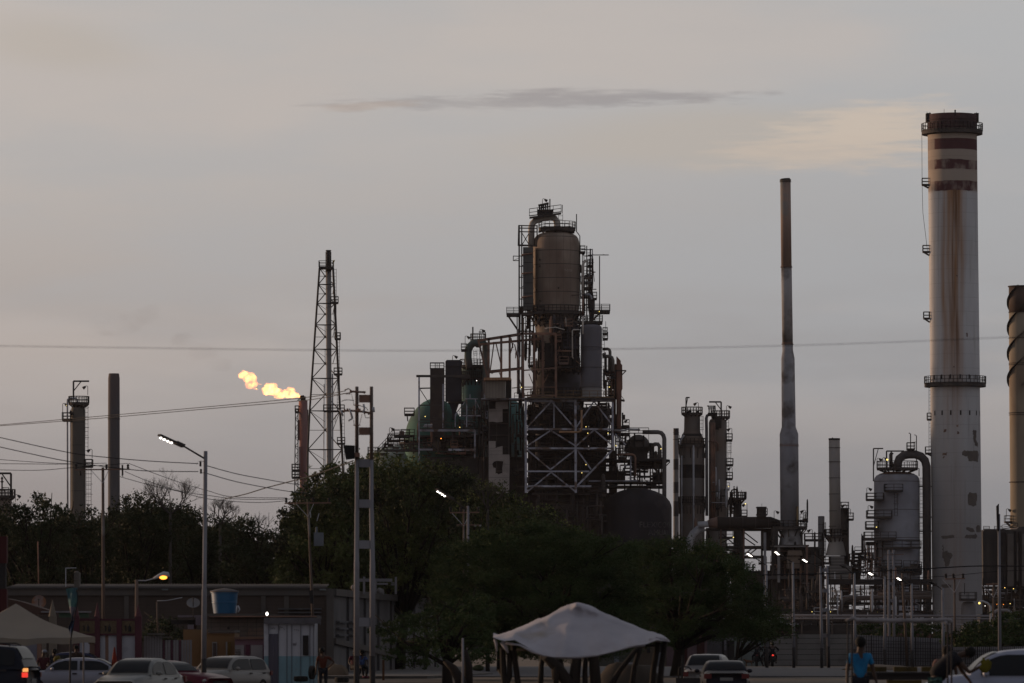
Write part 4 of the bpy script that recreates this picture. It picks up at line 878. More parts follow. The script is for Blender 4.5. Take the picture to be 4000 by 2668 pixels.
box_platform(t, 3285, 3314, 1988, D+3, 2, 3); box_platform(t, 3312, 3333, 2030, D+3, 2, 4); flood(t, 3322, 2012, 1990, D+3, -1); flood(t, 3306, 1984, 1973, D+3, -1)
t = thing('low_pipe_platform', 'low railed pipe platform between the furnace stack and the big white vessel', 'platform', P(3350, yground(D), D))
box_platform(t, 3318, 3354, 2190, D, 3, 5); box_platform(t, 3360, 3412, 2185, D, 3, 5, h=.8); box_platform(t, 3325, 3376, 2215, D-1, 2, 4)
part('motor', black_steel, t, lambda m: (m.tube([P(3364,2178,D-1), P(3364,2178,D+1)], M_(7,D), 14), m.bm(3340,2200,3340,2262,D,3), m.bm(3390,2190,3390,2262,D,4), m.bx(3330,2220,3362,2262,D-1,3)))
clutter(t, 3325, 2160, 3410, 2262, D, 3, 46, 77, [black_steel, dark_steel, rust_steel], rmax=2.4); bulb(3388, 2170, D-3, 2.8, root=t)

D = 830
t = thing('white_vessel', 'big off-white domed vessel ringed with walkways, left of the huge chimney', 'pressure vessel', P(3503, yground(D), D))
part('shell', pm('vessel_bluewhite', (0.150,0.154,0.176), (0.112,0.112,0.128), .2, c3=(0.070,0.062,0.060), s3=.12, lo3=.55, hi3=.75, lines=[(2, 4.6, .02, (0.065,0.06,0.062))]), t,
     lambda m: m.vc(3503, [(2545,90),(1880,89),(1868,87),(1858,80),(1850,64),(1844,42),(1841,.1)], D, 48))
part('rust_cap', rust_steel, t, lambda m: m.vc(3503, [(1851.5,70),(1845,45.5),(1842.4,22)], D-.3, 40))
ring_platform(t, 3505, 1831, D, 20, 80, h=1.2)
part('arch_pipe', pm('arch_dark', (0.040,0.036,0.036), (0.03,0.027,0.027), .3), t, lambda m: m.tube([P(x,y,D-1) for x, y in ((3503,1840),(3505,1815),(3513,1792),(3530,1779),(3548,1775),(3575,1775),(3598,1783),(3613,1799),(3619,1822),(3620,1900),(3622,2420))], M_(16.5,D), 24))
part('vent_pipe', dark_steel, t, lambda m: (m.tb([(3557,1760),(3557,1695),(3550,1691)], 2, D-1, 8), m.tb([(3580,1830),(3580,1702),(3572,1698)], 1.8, D-1, 8), m.tb([(3560,1728),(3580,1726)], 1, D-1, 5), m.tb([(3590,1860),(3590,1830),(3568,1833)], 2, D-1, 6), m.tb([(3480,1830),(3480,1775),(3486,1768)], 7, D-1, 10)))
box_platform(t, 3543, 3572, 1756, D-1, 2, 2, h=.8)
davit(t, 3412, 1880, 1752, 3450, D, .2); davit(t, 3463, 1830, 1762, 3532, D-1, .22, False)
flood(t, 3426, 1815, 1792, D-1, 1); flood(t, 3448, 1815, 1790, D-1, 1, True); flood(t, 3386, 1940, 1908, D-1, 1); flood(t, 3391, 2010, 1977, D-1, 1)
box_platform(t, 3385, 3450, 1953, D-3, 3, 4); box_platform(t, 3386, 3482, 2021, D-3.6, 3, 5); box_platform(t, 3382, 3430, 2064, D-2, 3, 6); box_platform(t, 3376, 3498, 2105, D-3.5, 3, 7); box_platform(t, 3455, 3525, 1918, D-4.2, 2, 3); box_platform(t, 3448, 3596, 2140, D-4.5, 2, 4)
box_platform(t, 3420, 3520, 2215, D-4.5, 2, 4); part('stiffener', dark_steel, t, lambda m: (m.vc(3503, [(2112,89.6),(2112,91.5),(2109,91.5),(2109,89.6)], D, 48), m.bx(3386,2116,3420,2130,D-2,3)))
ladder(t, 3600, 1865, 2400, D-1, .5); ladder(t, 3500, 1925, 2015, D-4.3, .5)
part('torn_lagging', brown_dark, t, lambda m: m.prism([(P(x,y,D).x, P(x,y,D).z) for x, y in ((3548,2205),(3560,2208),(3590,2204),(3586,2222),(3570,2215),(3552,2218))], D-3.1, D-2.6))
clutter(t, 3378, 2120, 3450, 2262, D-5, 3, 40, 78, [dark_steel, black_steel, rust_steel], rmax=3); clutter(t, 3440, 2205, 3600, 2262, D-6, 2, 24, 79, [dark_steel, black_steel], rmax=2.6)
bulb(3424, 2059, D-5, 2.6, root=t); bulb(3600, 2301, D-5, 2.4, root=t)
for y in (1900,2075,2020): part('pipe_bracket', dark_steel, t, lambda m: m.bm(3592,y,3640,y,D-1,5))

# the great chimney
D = 830
t = thing('great_chimney', 'huge white concrete chimney with dark red bands, rust streak and two ring walkways', 'smokestack', P(3738, yground(D), D))
def stack_mat():
    mt = bpy.data.materials.new('chimney_concrete'); mt.use_nodes = True; nt = mt.node_tree; N = nt.nodes; Lk = nt.links
    bs = N['Principled BSDF']; bs.inputs['Roughness'].default_value = .9; bs.inputs['Specular IOR Level'].default_value = .15
    tc = N.new('ShaderNodeTexCoord'); sp = N.new('ShaderNodeSeparateXYZ'); Lk.new(tc.outputs['Object'], sp.inputs[0])
    def mth(op, a, b=0.0):
        x = N.new('ShaderNodeMath'); x.operation = op
        for s, v in ((0, a), (1, b)):
            if hasattr(v, 'is_output'): Lk.new(v, x.inputs[s])
            else: x.inputs[s].default_value = v
        return x.outputs[0]
    def mr(v, a, b, c=0.0, d=1.0):
        x = N.new('ShaderNodeMapRange'); Lk.new(v, x.inputs[0]); x.inputs[1].default_value = a; x.inputs[2].default_value = b; x.inputs[3].default_value = c; x.inputs[4].default_value = d; return x.outputs[0]
    def nz(sc, st, det=5, off=0):
        mp = N.new('ShaderNodeMapping'); mp.inputs['Scale'].default_value = st; mp.inputs['Location'].default_value = (off, 0, off); Lk.new(tc.outputs['Object'], mp.inputs[0])
        x = N.new('ShaderNodeTexNoise'); x.inputs['Scale'].default_value = sc; x.inputs['Detail'].default_value = det; Lk.new(mp.outputs[0], x.inputs[0]); return x.outputs[0]
    def mix(f, a, b):
        x = N.new('ShaderNodeMix'); x.data_type = 'RGBA'
        if hasattr(f, 'is_output'): Lk.new(f, x.inputs[0])
        else: x.inputs[0].default_value = f
        for s, v in ((6, a), (7, b)):
            if hasattr(v, 'is_output'): Lk.new(v, x.inputs[s])
            else: x.inputs[s].default_value = (*v, 1)
        return x.outputs[2]
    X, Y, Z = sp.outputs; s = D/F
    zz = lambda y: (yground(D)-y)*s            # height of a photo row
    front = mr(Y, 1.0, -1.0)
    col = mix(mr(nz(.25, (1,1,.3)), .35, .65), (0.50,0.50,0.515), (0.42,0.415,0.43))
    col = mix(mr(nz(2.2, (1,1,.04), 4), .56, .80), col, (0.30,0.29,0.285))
    # light falling off down the shaft is painted into the colour; upper third duller
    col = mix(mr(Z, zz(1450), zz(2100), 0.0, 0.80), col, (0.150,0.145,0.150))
    col = mix(mr(Z, zz(760), zz(742)), col, (0.33,0.275,0.235))
    # rust streaks run down the front from the lowest band
    sx = mth('ADD', X, mth('MULTIPLY', mth('SUBTRACT', nz(.18, (1,1,.25), 3, 4), .5), 2.2))
    core = mth('MULTIPLY', mr(sx, -2.9, -2.2), mr(sx, .6, -.2)); wide = mth('MULTIPLY', mr(sx, -3.1, -2.3), mr(sx, 1.3, .2))
    fade = mth('MULTIPLY', mr(Z, zz(1700), zz(1250), .12, 1.0), mr(Z, zz(742), zz(752)))
    stre = mr(nz(1.5, (1,1,.03), 4, 2), .30, .62, .25, 1.0)
    k = mth('MULTIPLY', mth('MULTIPLY', wide, stre), mth('MULTIPLY', fade, front))
    col = mix(mth('MULTIPLY', k, .95), col, (0.28,0.145,0.066))
    sx2 = mth('SUBTRACT', sx, -.9)
    core = mth('MULTIPLY', mr(sx, -1.6, -.9), mr(sx, .3, -.2)); k2 = mth('MULTIPLY', mth('MULTIPLY', core, mr(nz(2.6, (1,1,.03), 4, 7), .35, .6)), mth('MULTIPLY', fade, front))
    col = mix(mth('MULTIPLY', k2, .95), col, (0.145,0.072,0.036))
    # three painted bands, the lower two flaking
    def band(y0, y1, wear, off):
        w = nz(.5, (1,1,1), 6, off); zj = mth('ADD', Z, mth('MULTIPLY', mth('SUBTRACT', w, .5), .5 if wear else .1))
        inside = mth('MULTIPLY', mr(zj, zz(y1)-.05, zz(y1)+.05), mr(zj, zz(y0)+.05, zz(y0)-.05))
        if wear:
            lim = mth('ADD', nz(.8, (1,1,.5), 6, off+3), mr(X, -1, 3.6, 0, -.13)); inside = mth('MULTIPLY', inside, mr(lim, .33, .52, .35, 1.0))
        left = mr(X, -4.05, -3.75); inside = mth('MULTIPLY', inside, mth('MAXIMUM', left, .25))
        return inside
    red = (0.080,0.036,0.040)
    for y0, y1, w, off in ((548,590,0,1),(630,667,1,5),(712,751,1,9)): col = mix(band(y0, y1, w, off), col, red)
    # stains below the slots, form joints
    j = mth('LESS_THAN', mth('FRACT', mth('DIVIDE', Z, 2.3)), .03); col = mix(mth('MULTIPLY', j, .25), col, (0.10,0.095,0.095))
    Lk.new(col, bs.inputs['Base Color']); return mt
prof = [(2545,3742,98),(2400,3740,97.3),(1700,3732.5,97.3),(1470,3730.5,96.6),(1000,3725,96),(530,3720,96),(505,3719,96)]
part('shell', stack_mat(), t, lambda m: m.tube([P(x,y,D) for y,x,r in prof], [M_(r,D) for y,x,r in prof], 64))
red_m = pm('crown_red', (0.055,0.026,0.028), (0.026,0.018,0.020), .35, c3=(0.030,0.022,0.024), s3=.2)
def f(m):
    m.vc(3719, [(507,96.5),(472,96.5),(472,99),(469,99),(469,97),(449,97),(449,90),(480,88)], D, 56)
part('crown', red_m, t, f)
def f(m):
    for a in (-178,-168,-12,-2,35,145): 
        c = P(3719,460,D); x = c.x+M_(95,D)*math.cos(R(a)); y = D+M_(95,D)*math.sin(R(a)); m.box((x-.35,y-.35,P(0,480,D).z),(x+.35,y+.35,P(0,444,D).z))
    m.tube([P(3731,450,D-4), P(3731,431,D-4)], .12, 6); m.tube([P(3728,431,D-4), P(3734,431,D-4)], .1, 6)
    m.tube([P(3688,450,D-3), P(3688,426,D-3)], .03, 4); m.tube([P(3621,450,D), P(3621,436,D)], .03, 4); m.beam(P(3817,460,D), P(3823,443,D), .12); m.beam(P(3814,450,D), P(3814,438,D), .08); m.beam(P(3633,447,D), P(3632,438,D), .08)
part('crown_posts', black_steel, t, f)
ring_platform(t, 3719, 514, D, 96, 119, thick=.5, n=44, h=1.25, br=False)
part('corbel', dark_steel, t, lambda m: m.vc(3719, [(528,96.4),(516,112)], D, 56))
ring_platform(t, 3731, 1500, D, 97, 120, thick=.5, n=44, h=1.2, br=False); part('corbel', dark_steel, t, lambda m: m.vc(3731, [(1514,97.2),(1503,113)], D, 56), 'lower corbel ring')
for y, x0 in ((723,3602),(985,3605),(1245,3608)): box_platform(t, x0, 3630, y, D, 1.2, 3, brace=(x0+3, 3632, y+14)); 
box_platform(t, 3622, 3636, 1640, D, 1.2, 3); box_platform(t, 3615, 3640, 1772, D, 1.2, 4, brace=(3620,3640,1782))
ladder(t, 3633, 1510, 1770, D, .35, False); part('cable', black_steel, t, lambda m: m.tube([P(3601,520,D), P(3602,720,D), P(3605,830,D), P(3623,980,D)], .035, 4))
def on_stack(m, x, y, w, h):
    # small box let into the shell at a photo position
    cx = 3740-(2400-y)*.0108; r = 97; a = math.asin(max(-1, min(1, (x-cx)/r))); c = P(cx, y, D); rr_ = M_(r, D)
    for k in range(-2, 3):
        pass
    ha = (w/2)/r; z0, z1 = P(0,y+h/2,D).z, P(0,y-h/2,D).z; R1 = rr_+.04
    vs = []
    for da in (-ha, 0, ha):
        for z in (z0, z1): vs.append((c.x+R1*math.sin(a+da), D-R1*math.cos(a+da), z))
    m.add(vs, [(0,2,3,1),(2,4,5,3)])
part('slots', black_steel, t, lambda m: [on_stack(m, x+dx, y, 6, 18) for y, dx in ((1476,0),(1616,2)) for x in (3646,3672,3704,3742,3778,3806,3822)])
def patch(m, pts):
    # irregular bare patch wrapped on the shell, cut into small cells
    xs = [p[0] for p in pts]; ys = [p[1] for p in pts]
    def inside(x, y):
        c = False; n = len(pts); j = n-1
        for i in range(n):
            if (pts[i][1] > y) != (pts[j][1] > y) and x < (pts[j][0]-pts[i][0])*(y-pts[i][1])/(pts[j][1]-pts[i][1])+pts[i][0]: c = not c
            j = i
        return c
    st = 1.5; y = min(ys)-3
    while y < max(ys)+3:
        x = min(xs)-3
        while x < max(xs)+3:
            jx = 3.0*mnoise.noise(Vector((x*.16, y*.16, 1))); jy = 3.0*mnoise.noise(Vector((x*.16, y*.16, 9)))
            if inside(x+jx, y+jy):
                cx = 3740-(2400-y)*.0108; r = 97.0; vs = []
                if abs(x+st-cx) < r-1:
                    for xx, yy in ((x,y),(x+st,y),(x+st,y+st),(x,y+st)):
                        q = P(xx, yy, D); R1 = M_(r, D)+.03; X0 = P(cx, y, D).x; dx = q.x-X0; vs.append((q.x, D-math.sqrt(max(R1*R1-dx*dx, .01)), q.z))
                    m.add(vs, [(0,3,2,1)])
            x += st
        y += st
bare = pm('bare_concrete', (0.062,0.054,0.050), (0.048,0.042,0.040), 1.0)
for pts in ([(3792,1683),(3808,1682),(3806,1722),(3817,1735),(3814,1748),(3802,1742),(3796,1722)], [(3748,1770),(3756,1762),(3780,1764),(3812,1761),(3818,1772),(3814,1806),(3795,1802),(3775,1804),(3770,1786),(3750,1782)],
            [(3772,1934),(3778,1924),(3795,1928),(3808,1926),(3811,1940),(3806,1976),(3792,1980),(3774,1974),(3771,1955)], [(3765,2061),(3775,2060),(3795,2066),(3800,2075),(3790,2081),(3780,2076),(3766,2072)], [(3805,2060),(3814,2052),(3824,2056),(3828,2076),(3820,2080),(3806,2078)],
            [(3760,2094),(3768,2090),(3795,2090),(3805,2086),(3811,2094),(3806,2104),(3770,2105),(3760,2104)], [(3670,2094),(3718,2091),(3720,2102),(3700,2105),(3672,2105)], [(3674,2157),(3692,2153),(3694,2158),(3708,2161),(3713,2170),(3708,2183),(3702,2186),(3699,2212),(3684,2214),(3680,2182),(3673,2180)],
            [(3675,2120),(3678,2140),(3678,2156),(3675,2156)], [(3670,2284),(3690,2281),(3709,2286),(3706,2295),(3680,2297),(3672,2292)]):
    part('bare_patch', bare, t, lambda m: patch(m, pts))
part('rust_spots', rust_steel, t, lambda m: [patch(m, [(x-w,y-h),(x+w,y-h),(x+w,y+h),(x-w,y+h)]) for x, y, w, h in ((3683,1685,5,5),(3683,1776,9,5),(3679,1788,3,4),(3730,1667,3,3),(3734,1693,4,4),(3728,1083,3,2),(3717,1437,3,3),(3769,1312,3,8))])

D = 860
t = thing('spiral_stack', 'rusty stack wound with black spiral strakes, cut by the right picture edge', 'smokestack', P(3994, yground(D), D))
sp_m = pm('spiral_beige', (0.155,0.130,0.098), (0.112,0.095,0.075), .22, stretch=(1,1,.3), c3=(0.075,0.050,0.036), s3=.1, lo3=.5, hi3=.68, st3=(1,1,.5))
part('shell', sp_m, t, lambda m: m.tube([P(x,y,D) for x,y in ((3990,1119),(3991,1500),(3995,1900),(3998,2540))], M_(49,D), 40))
part('sooty_top', pm('spiral_soot', (0.052,0.034,0.028), (0.034,0.025,0.022), .3), t, lambda m: m.tube([P(3990,1119,D), P(3990,1220,D)], M_(49.5,D), 40))
part('flange', dark_steel, t, lambda m: [m.tube([P(3990+(y-1119)*.004,y,D), P(3990+(y-1119)*.004,y+h,D)], M_(51.5 if y > 1130 else 53,D), 40) for y, h in ((1117,4),(1220,2),(1320,2),(1418,2),(1424,2),(1612,3),(1620,2),(1882,3))])
def helix(m, ph):
    c = P(3990, 1510, D); n = 90; vs = []; turns = (1510-1120)/300.0
    for i in range(n+1):
        a = ph+2*math.pi*turns*i/n; z = P(0,1510,D).z+(P(0,1120,D).z-P(0,1510,D).z)*i/n
        for r in (48.5, 57.5): vs.append((c.x+M_(r,D)*math.cos(a), D+M_(r,D)*math.sin(a), z))
    fs = [(2*i,2*i+1,2*i+3,2*i+2) for i in range(n)]; m.add(vs, fs); m.add([(x,y,z+.22) for x,y,z in vs], [f[::-1] for f in fs])
for k in range(3): part('strake', black_steel, t, lambda m: helix(m, 2*math.pi*k/3+.4))
box_platform(t, 3925, 3948, 2040, D, 2, 4, brace=(3930,3950,2060)); flood(t, 3931, 2022, 1990, D-1, 1)

D = 845
t = thing('dark_boiler_house', 'dark streaked boiler block with open lower frame at the right edge', 'building', P(3920, yground(D), D))
bh = pm('boiler_dark', (0.032,0.029,0.029), (0.020,0.018,0.019), .3, stretch=(1,1,.2), c3=(0.060,0.052,0.048), s3=.3, lo3=.55, hi3=.75, st3=(1,1,.15))
part('upper_wall', bh, t, lambda m: (m.prism([(P(x,y,D).x, P(x,y,D).z) for x, y in ((3832,2285),(3830,2078),(3845,2068),(3960,2070),(3972,2060),(4060,2055),(4060,2285))], D-4, D+8),))
part('pillar', pm('pillar_tan', (0.080,0.070,0.064), (0.055,0.048,0.045), .4), t, lambda m: (m.bx(3935,2085,3960,2290,D-5,1), m.bx(3972,2120,3978,2270,D-5.2,1), m.bx(3992,2085,4010,2290,D-5.2,1)))
part('recess', black_steel, t, lambda m: (m.bx(3905,2080,3930,2290,D-4.8,.8), m.bx(3962,2075,3970,2290,D-4.8,.8), m.bx(3980,2075,3990,2290,D-4.8,.8)))
part('lower_frame', dark_steel, t, lambda m: ([m.bm(x,2285,x,2500,D-4,5) for x in (3834,3860,3886,3930,3950,3985)], m.bx(3830,2290,4060,2300,D-4,6), m.bx(3830,2340,4060,2346,D-4,6), m.bx(3880,2300,4060,2420,D+4,3), m.bx(3830,2325,3880,2420,D+4,3)))
clutter(t, 3835, 2300, 4010, 2400, D-5, 6, 60, 81, [dark_steel, black_steel, brown_dark, galv], rmax=3)
part('roof_rail', rail_steel, t, lambda m: (rail_path(m, [P(3842,2070,D-4), P(3865,2070,D-4)], .6), rail_path(m, [P(3884,2070,D-4), P(3914,2070,D-4)], .6), rail_path(m, [P(3914,2068,D-4), P(3975,2060,D-4)], .7)))
for x, y, mt_ in ((3925,2296,None),(3959,2300,None),(3946,2358,None),(3894,2360,orange_lamp),(3920,2361,orange_lamp),(3848,2367,tele_lamp)): bulb(x, y, D-10, 2.2 if mt_ is None else 1.4, root=t, mat=mt_)

# pipe racks in front of the plant
D = 780
t = thing('upper_pipe_rack', 'dark horizontal pipe rack crossing the foot of the white vessel and chimney', 'pipe rack', P(3440, yground(D), D))
part('deck', black_steel, t, lambda m: (m.bx(3236,2262,3642,2283,D,5), m.bx(3240,2352,3645,2362,D+2,5), m.bx(3240,2385,3645,2410,D+3,3), m.bx(3000,2380,3240,2410,D+4,3)))
part('posts', dark_steel, t, lambda m: [m.bm(x,2283,x,2410,D+1,5) for x in range(3245,3640,44)])
part('header_pipe', pm('header_brown', (0.045,0.034,0.030), (0.032,0.026,0.024), .3), t, lambda m: (m.tb([(3284,2385),(3287,2362),(3298,2345),(3320,2338),(3400,2336),(3640,2332)], 9, D-2, 14), m.tb([(3430,2322),(3640,2318)], 8, D-1, 12)))
part('pale_beam', pm('pale_beam', (0.10,0.095,0.085), (0.08,0.075,0.07)), t, lambda m: (m.bx(3242,2337,3300,2343,D-1,1), m.bm(3265,2300,3265,2333,D-2,4)))
clutter(t, 3240, 2285, 3640, 2400, D, 6, 120, 82, [dark_steel, black_steel, brown_dark, galv, rust_steel], rmax=3); clutter(t, 3040, 2290, 3240, 2400, D+2, 6, 50, 83, [dark_steel, black_steel, brown_dark], rmax=4)
for x, y in ((3172,2390),(3244,2390),(3229,2390),(3427,2392)): bulb(x, y, D-4, 2.0, root=t)
t = thing('small_round_tank', 'small pale round tank with railed platform at the foot of the great chimney', 'tank', P(3783, yground(D), D))
part('shell', pm('small_tank', (0.105,0.100,0.105), (0.070,0.066,0.068), .5, stretch=(1,1,.2)), t, lambda m: m.vc(3783, [(2560,29),(2368,29),(2358,26),(2351,18),(2349,.1)], D-2, 24))
box_platform(t, 3750, 3812, 2342, D-3, 3, 6, h=.95); part('vent', dark_steel, t, lambda m: m.tb([(3768,2322),(3768,2278)], 1.6, D-2, 6))
D = 640
t = thing('ground_pipelines', 'two long pale pipelines on low supports running behind the concrete wall', 'pipeline', P(3500, yground(D), D))
pl = pm('pipeline_pale', (0.115,0.110,0.118), (0.085,0.080,0.085), .5, stretch=(.3,1,1))
part('pipe', pl, t, lambda m: m.tube([P(2900,2405,D), P(3700,2406,D), P(4100,2408,D)], M_(4.6,D), 10)); part('pipe', pl, t, lambda m: m.tube([P(2900,2416,D-1), P(3700,2417,D-1), P(4100,2418,D-1)], M_(2.6,D), 8))
part('pipe', pl, t, lambda m: m.tube([P(3550,2440,D-1), P(4100,2441,D-1)], M_(3,D), 8))
part('support', dark_steel, t, lambda m: [m.bm(x,2410,x,2520,D,5) for x in (3020,3133,3252,3360,3480,3590,3700,3810,3920)])
part('pipe_loop', pl, t, lambda m: m.tube([P(x,y,D-2) for x,y in ((3880,2410),(3884,2390),(3900,2383),(3935,2384),(3948,2392),(3956,2410))], M_(6,D), 10))

D = 745
t = thing('low_process_row', 'long low dark row of pumps and sheds behind the pale ground pipelines', 'building', P(3300, yground(D), D))
part('wall', pm('low_row_dark', (0.026,0.024,0.025), (0.018,0.017,0.018), .3, c3=(0.04,0.036,0.036), s3=.2), t, lambda m: (m.bx(2560,2398,3640,2560,D+8,5), m.bx(3830,2400,4200,2560,D+8,5), m.bx(1300,2240,2700,2560,D+10,5)))
clutter(t, 2700, 2390, 3640, 2440, D, 6, 150, 91, [dark_steel, black_steel, brown_dark, galv], rmax=3)
MULT = 1.15
# ------------------------------------------------------------------ neighbourhood helpers
def s_(a, b, v): q = max(0.0, min(1.0, (v-a)/(b-a))); return q*q*(3-2*q)
def gz(x, y): return -0.32*s_(140, 178, y)*(1-s_(203, 236, y))
def G(px, D): p = P(px, HY, D); return Vector((p.x, D, gz(p.x, D)))
wall_m = lambda n, c, **k: pm(n, c, tuple(x*.78 for x in c), .8, **k)

def light_pole(xt, xb, ytop, D, w, label, group, arm=None, lit=True, leds=True, black=2573, name='street_lamp', cat='street lamp', extra=None):
    g = G(xb, D); t = thing(name, label, cat, g, group)
    zt = P(xt, ytop, D); zb = P(xb, black, D)
    part('pole', MATS['pole_white'], t, lambda m: m.tube([zb, zb.lerp(zt, .33), zb.lerp(zt, .34), zt], [M_(w*.5,D), M_(w*.48,D), M_(w*.40,D), M_(w*.36,D)], 12))
    part('painted_foot', black_steel, t, lambda m: m.tube([(g.x,g.y,g.z-.1), zb+Vector((0,0,.001))], M_(w*.5,D)+.004, 12))
    if arm:
        (ax, ay), (bx_, by), (cx, cy) = arm     # pole joint, head start, head end
        a, b, c = P(ax, ay, D), P(bx_, by, D-.3), P(cx, cy, D-1.0)
        part('arm', dark_steel, t, lambda m: m.tube([a, b], M_(w*.17,D), 8))
        hd = part('lamp_head', dark_steel, t, lambda m: (m.beam(b, c, .20, .07), m.beam(b, b.lerp(c,.32), .24, .12)))
        if lit:
            lens = MB(); dn = Vector((0,-.06,-.09))
            d = (c-b)
            for k in range(4):
                q = b+d*(.50+.145*k)+dn
                lens.ball(q, .052 if leds else .085, .045, .034 if leds else .018, 10, 6)
            lens.build('lens', tele_lamp, hd)
    if extra: extra(t)
    return t
pm('pole_white', (0.155,0.155,0.172), (0.115,0.112,0.125), .9, stretch=(1,1,.3), c3=(0.085,0.075,0.075), s3=.8, lo3=.58, hi3=.7)
pole_wood = pm('weathered_wood_pole', (0.085,0.062,0.052), (0.055,0.042,0.037), 1.2, stretch=(2,2,.3), c3=(0.13,0.12,0.115), s3=.5, lo3=.55, hi3=.65)
def wire(pts, D, r, label, group='overhead cables'):
    ps = [P(p[0], p[1], D if not isinstance(D, (list, tuple)) else D[0]+(D[1]-D[0])*i/(len(pts)-1)) for i, p in enumerate(pts)]
    # smooth through the points
    out = []
    for i in range(len(ps)-1):
        p0 = ps[max(i-1,0)]; p1 = ps[i]; p2 = ps[i+1]; p3 = ps[min(i+2,len(ps)-1)]
        for k in range(6):
            u = k/6; out.append(.5*((2*p1)+(p2-p0)*u+(2*p0-5*p1+4*p2-p3)*u*u+(3*p1-p0-3*p2+p3)*u**3))
    out.append(ps[-1])
    m = MB(); m.tube(out, r, 5); o = m.build('power_line', black_steel); recenter(o); return tag(o, label, 'cable', group)

# ------------------------------------------------------------------ trees
import numpy as np
def leaf_cloud(name, mat, parent, lobes, per, size, seed, flat=1.0, asp=2.0, droop=0.3, shell=0.35, hole=0.0):
    g = np.random.default_rng(seed); P0 = []
    off = np.array(parent.location) if parent else np.zeros(3)
    for (cx, cy, cz, r) in lobes:
        k = int(per*(r**1.6)); 
        d = g.normal(size=(k, 3)); d /= np.linalg.norm(d, axis=1)[:, None]
        q = (g.random(k)**(shell))[:, None]
        p = d*q*r*np.array([1, 1, flat])*(1+.22*g.normal(size=(k,1)))
        # break into twig clumps
        cl = g.normal(size=(max(6, k//9), 3))*r*.62*np.array([1, 1, flat]); pick = g.integers(0, len(cl), k)
        mixw = g.random((k,1)) < .62
        p = np.where(mixw, cl[pick]+g.normal(size=(k,3))*r*.13, p)
        P0.append(p+np.array([cx, cy, cz]))
    C = np.concatenate(P0)
    if hole > 0:
        keep = np.array([mnoise.noise(Vector(c)*1.1) > -hole or g.random() < .25 for c in C]); C = C[keep]
    n = len(C); s = size*(.6+.8*g.random((n,1)))
    a = g.normal(size=(n,3)); a[:, 2] = a[:, 2]*(.5 if flat < 1 else 1)-droop; a /= np.linalg.norm(a, axis=1)[:, None]
    b = g.normal(size=(n,3)); b -= a*np.sum(a*b, axis=1)[:, None]; b /= np.linalg.norm(b, axis=1)[:, None]
    A = a*s*.5; B = b*s*.5/asp
    V = np.stack([C-A, C+B*1.0, C+A, C-B*1.0], axis=1).reshape(-1, 3)-off
    me = bpy.data.meshes.new(name); me.vertices.add(4*n); me.vertices.foreach_set('co', V.ravel())
    me.loops.add(4*n); me.loops.foreach_set('vertex_index', np.arange(4*n, dtype=np.int32)); me.polygons.add(n)
    me.polygons.foreach_set('loop_start', np.arange(0, 4*n, 4, dtype=np.int32)); me.update(calc_edges=True); me.validate()
    me.materials.append(mat); o = bpy.data.objects.new(name, me); COL.objects.link(o)
    if parent: o.parent = parent
    return o
def interp(pts, x):
    for (a, b), (c, d) in zip(pts, pts[1:]):
        if a <= x <= c: return b+(d-b)*(x-a)/(c-a)
    return pts[0][1] if x < pts[0][0] else pts[-1][1]
def fill(top, bottom, step, r, D, thick, seed, vs=1.0):
    rr = random.Random(seed); L = []; x = top[0][0]
    while x <= top[-1][0]:
        yt = interp(top, x); yb = interp(bottom, x); y = yt+r*.75*vs; first = True
        while y < yb:
            q = r*rr.uniform(.6, 1.25); jx = rr.uniform(-.4, .4)*step; jy = rr.uniform(-.25, .35)*step
            p = P(x+jx, y+jy, D+rr.uniform(-1, 1)*thick*.5*(1 if not first else .6)); L.append((p.x, p.y, p.z, M_(q, D)))
            y += step*vs*.9; first = False
        x += step*.85
    return L
def limbs(t, base, lobes, n, r0, seed, mat, name='trunk'):
    rr = random.Random(seed); m = MB(); b = Vector(base)
    cx = sum(l[0] for l in lobes)/len(lobes); cy = sum(l[1] for l in lobes)/len(lobes); cz = sum(l[2] for l in lobes)/len(lobes)
    fork = Vector((b.x*.7+cx*.3, b.y*.7+cy*.3, b.z+(cz-b.z)*.35))
    m.tube([b-Vector((0,0,.3)), b.lerp(fork,.5)+Vector((rr.uniform(-.2,.2),0,0)), fork], [r0*1.25, r0, r0*.85], 9)
    for l in rr.sample(lobes, min(n, len(lobes))):
        e = Vector(l[:3]); mid = fork.lerp(e, .5)+Vector((rr.uniform(-.5,.5), rr.uniform(-.4,.4), rr.uniform(.1,.7)))
        m.tube([fork, mid, e], [r0*.5, r0*.28, r0*.08], 6)
        for k in range(2):
            e2 = e+Vector((rr.uniform(-1,1), rr.uniform(-1,1), rr.uniform(-.3,.9))); m.tube([mid.lerp(e,.5), e2], [r0*.12, .02], 4)
    return m.build(name, mat, t)
bark = pm('dark_bark', (0.016,0.012,0.010), (0.009,0.007,0.006), 2.0, stretch=(1,1,.3))
leafA = pm('broad_leaf', (0.070,0.082,0.028), (0.030,0.038,0.017), .35, rough=.7, spec=.1, c3=(0.020,0.022,0.014), s3=.22, lo3=.48, hi3=.62)
leafB = pm('tree_leaf_dark', (0.038,0.044,0.022), (0.020,0.024,0.013), .5, rough=.7, spec=.1)
leafC = pm('acacia_leaf', (0.042,0.060,0.024), (0.020,0.030,0.013), .5, rough=.8, spec=.05, stretch=(.5,.5,1.4))
leafY = pm('yellow_green_leaf', (0.120,0.130,0.040), (0.055,0.062,0.022), .45, rough=.7, spec=.1)  # lighter yellow-green for the crown tops
TG = 'broad leaved trees hiding the foot of the plant'
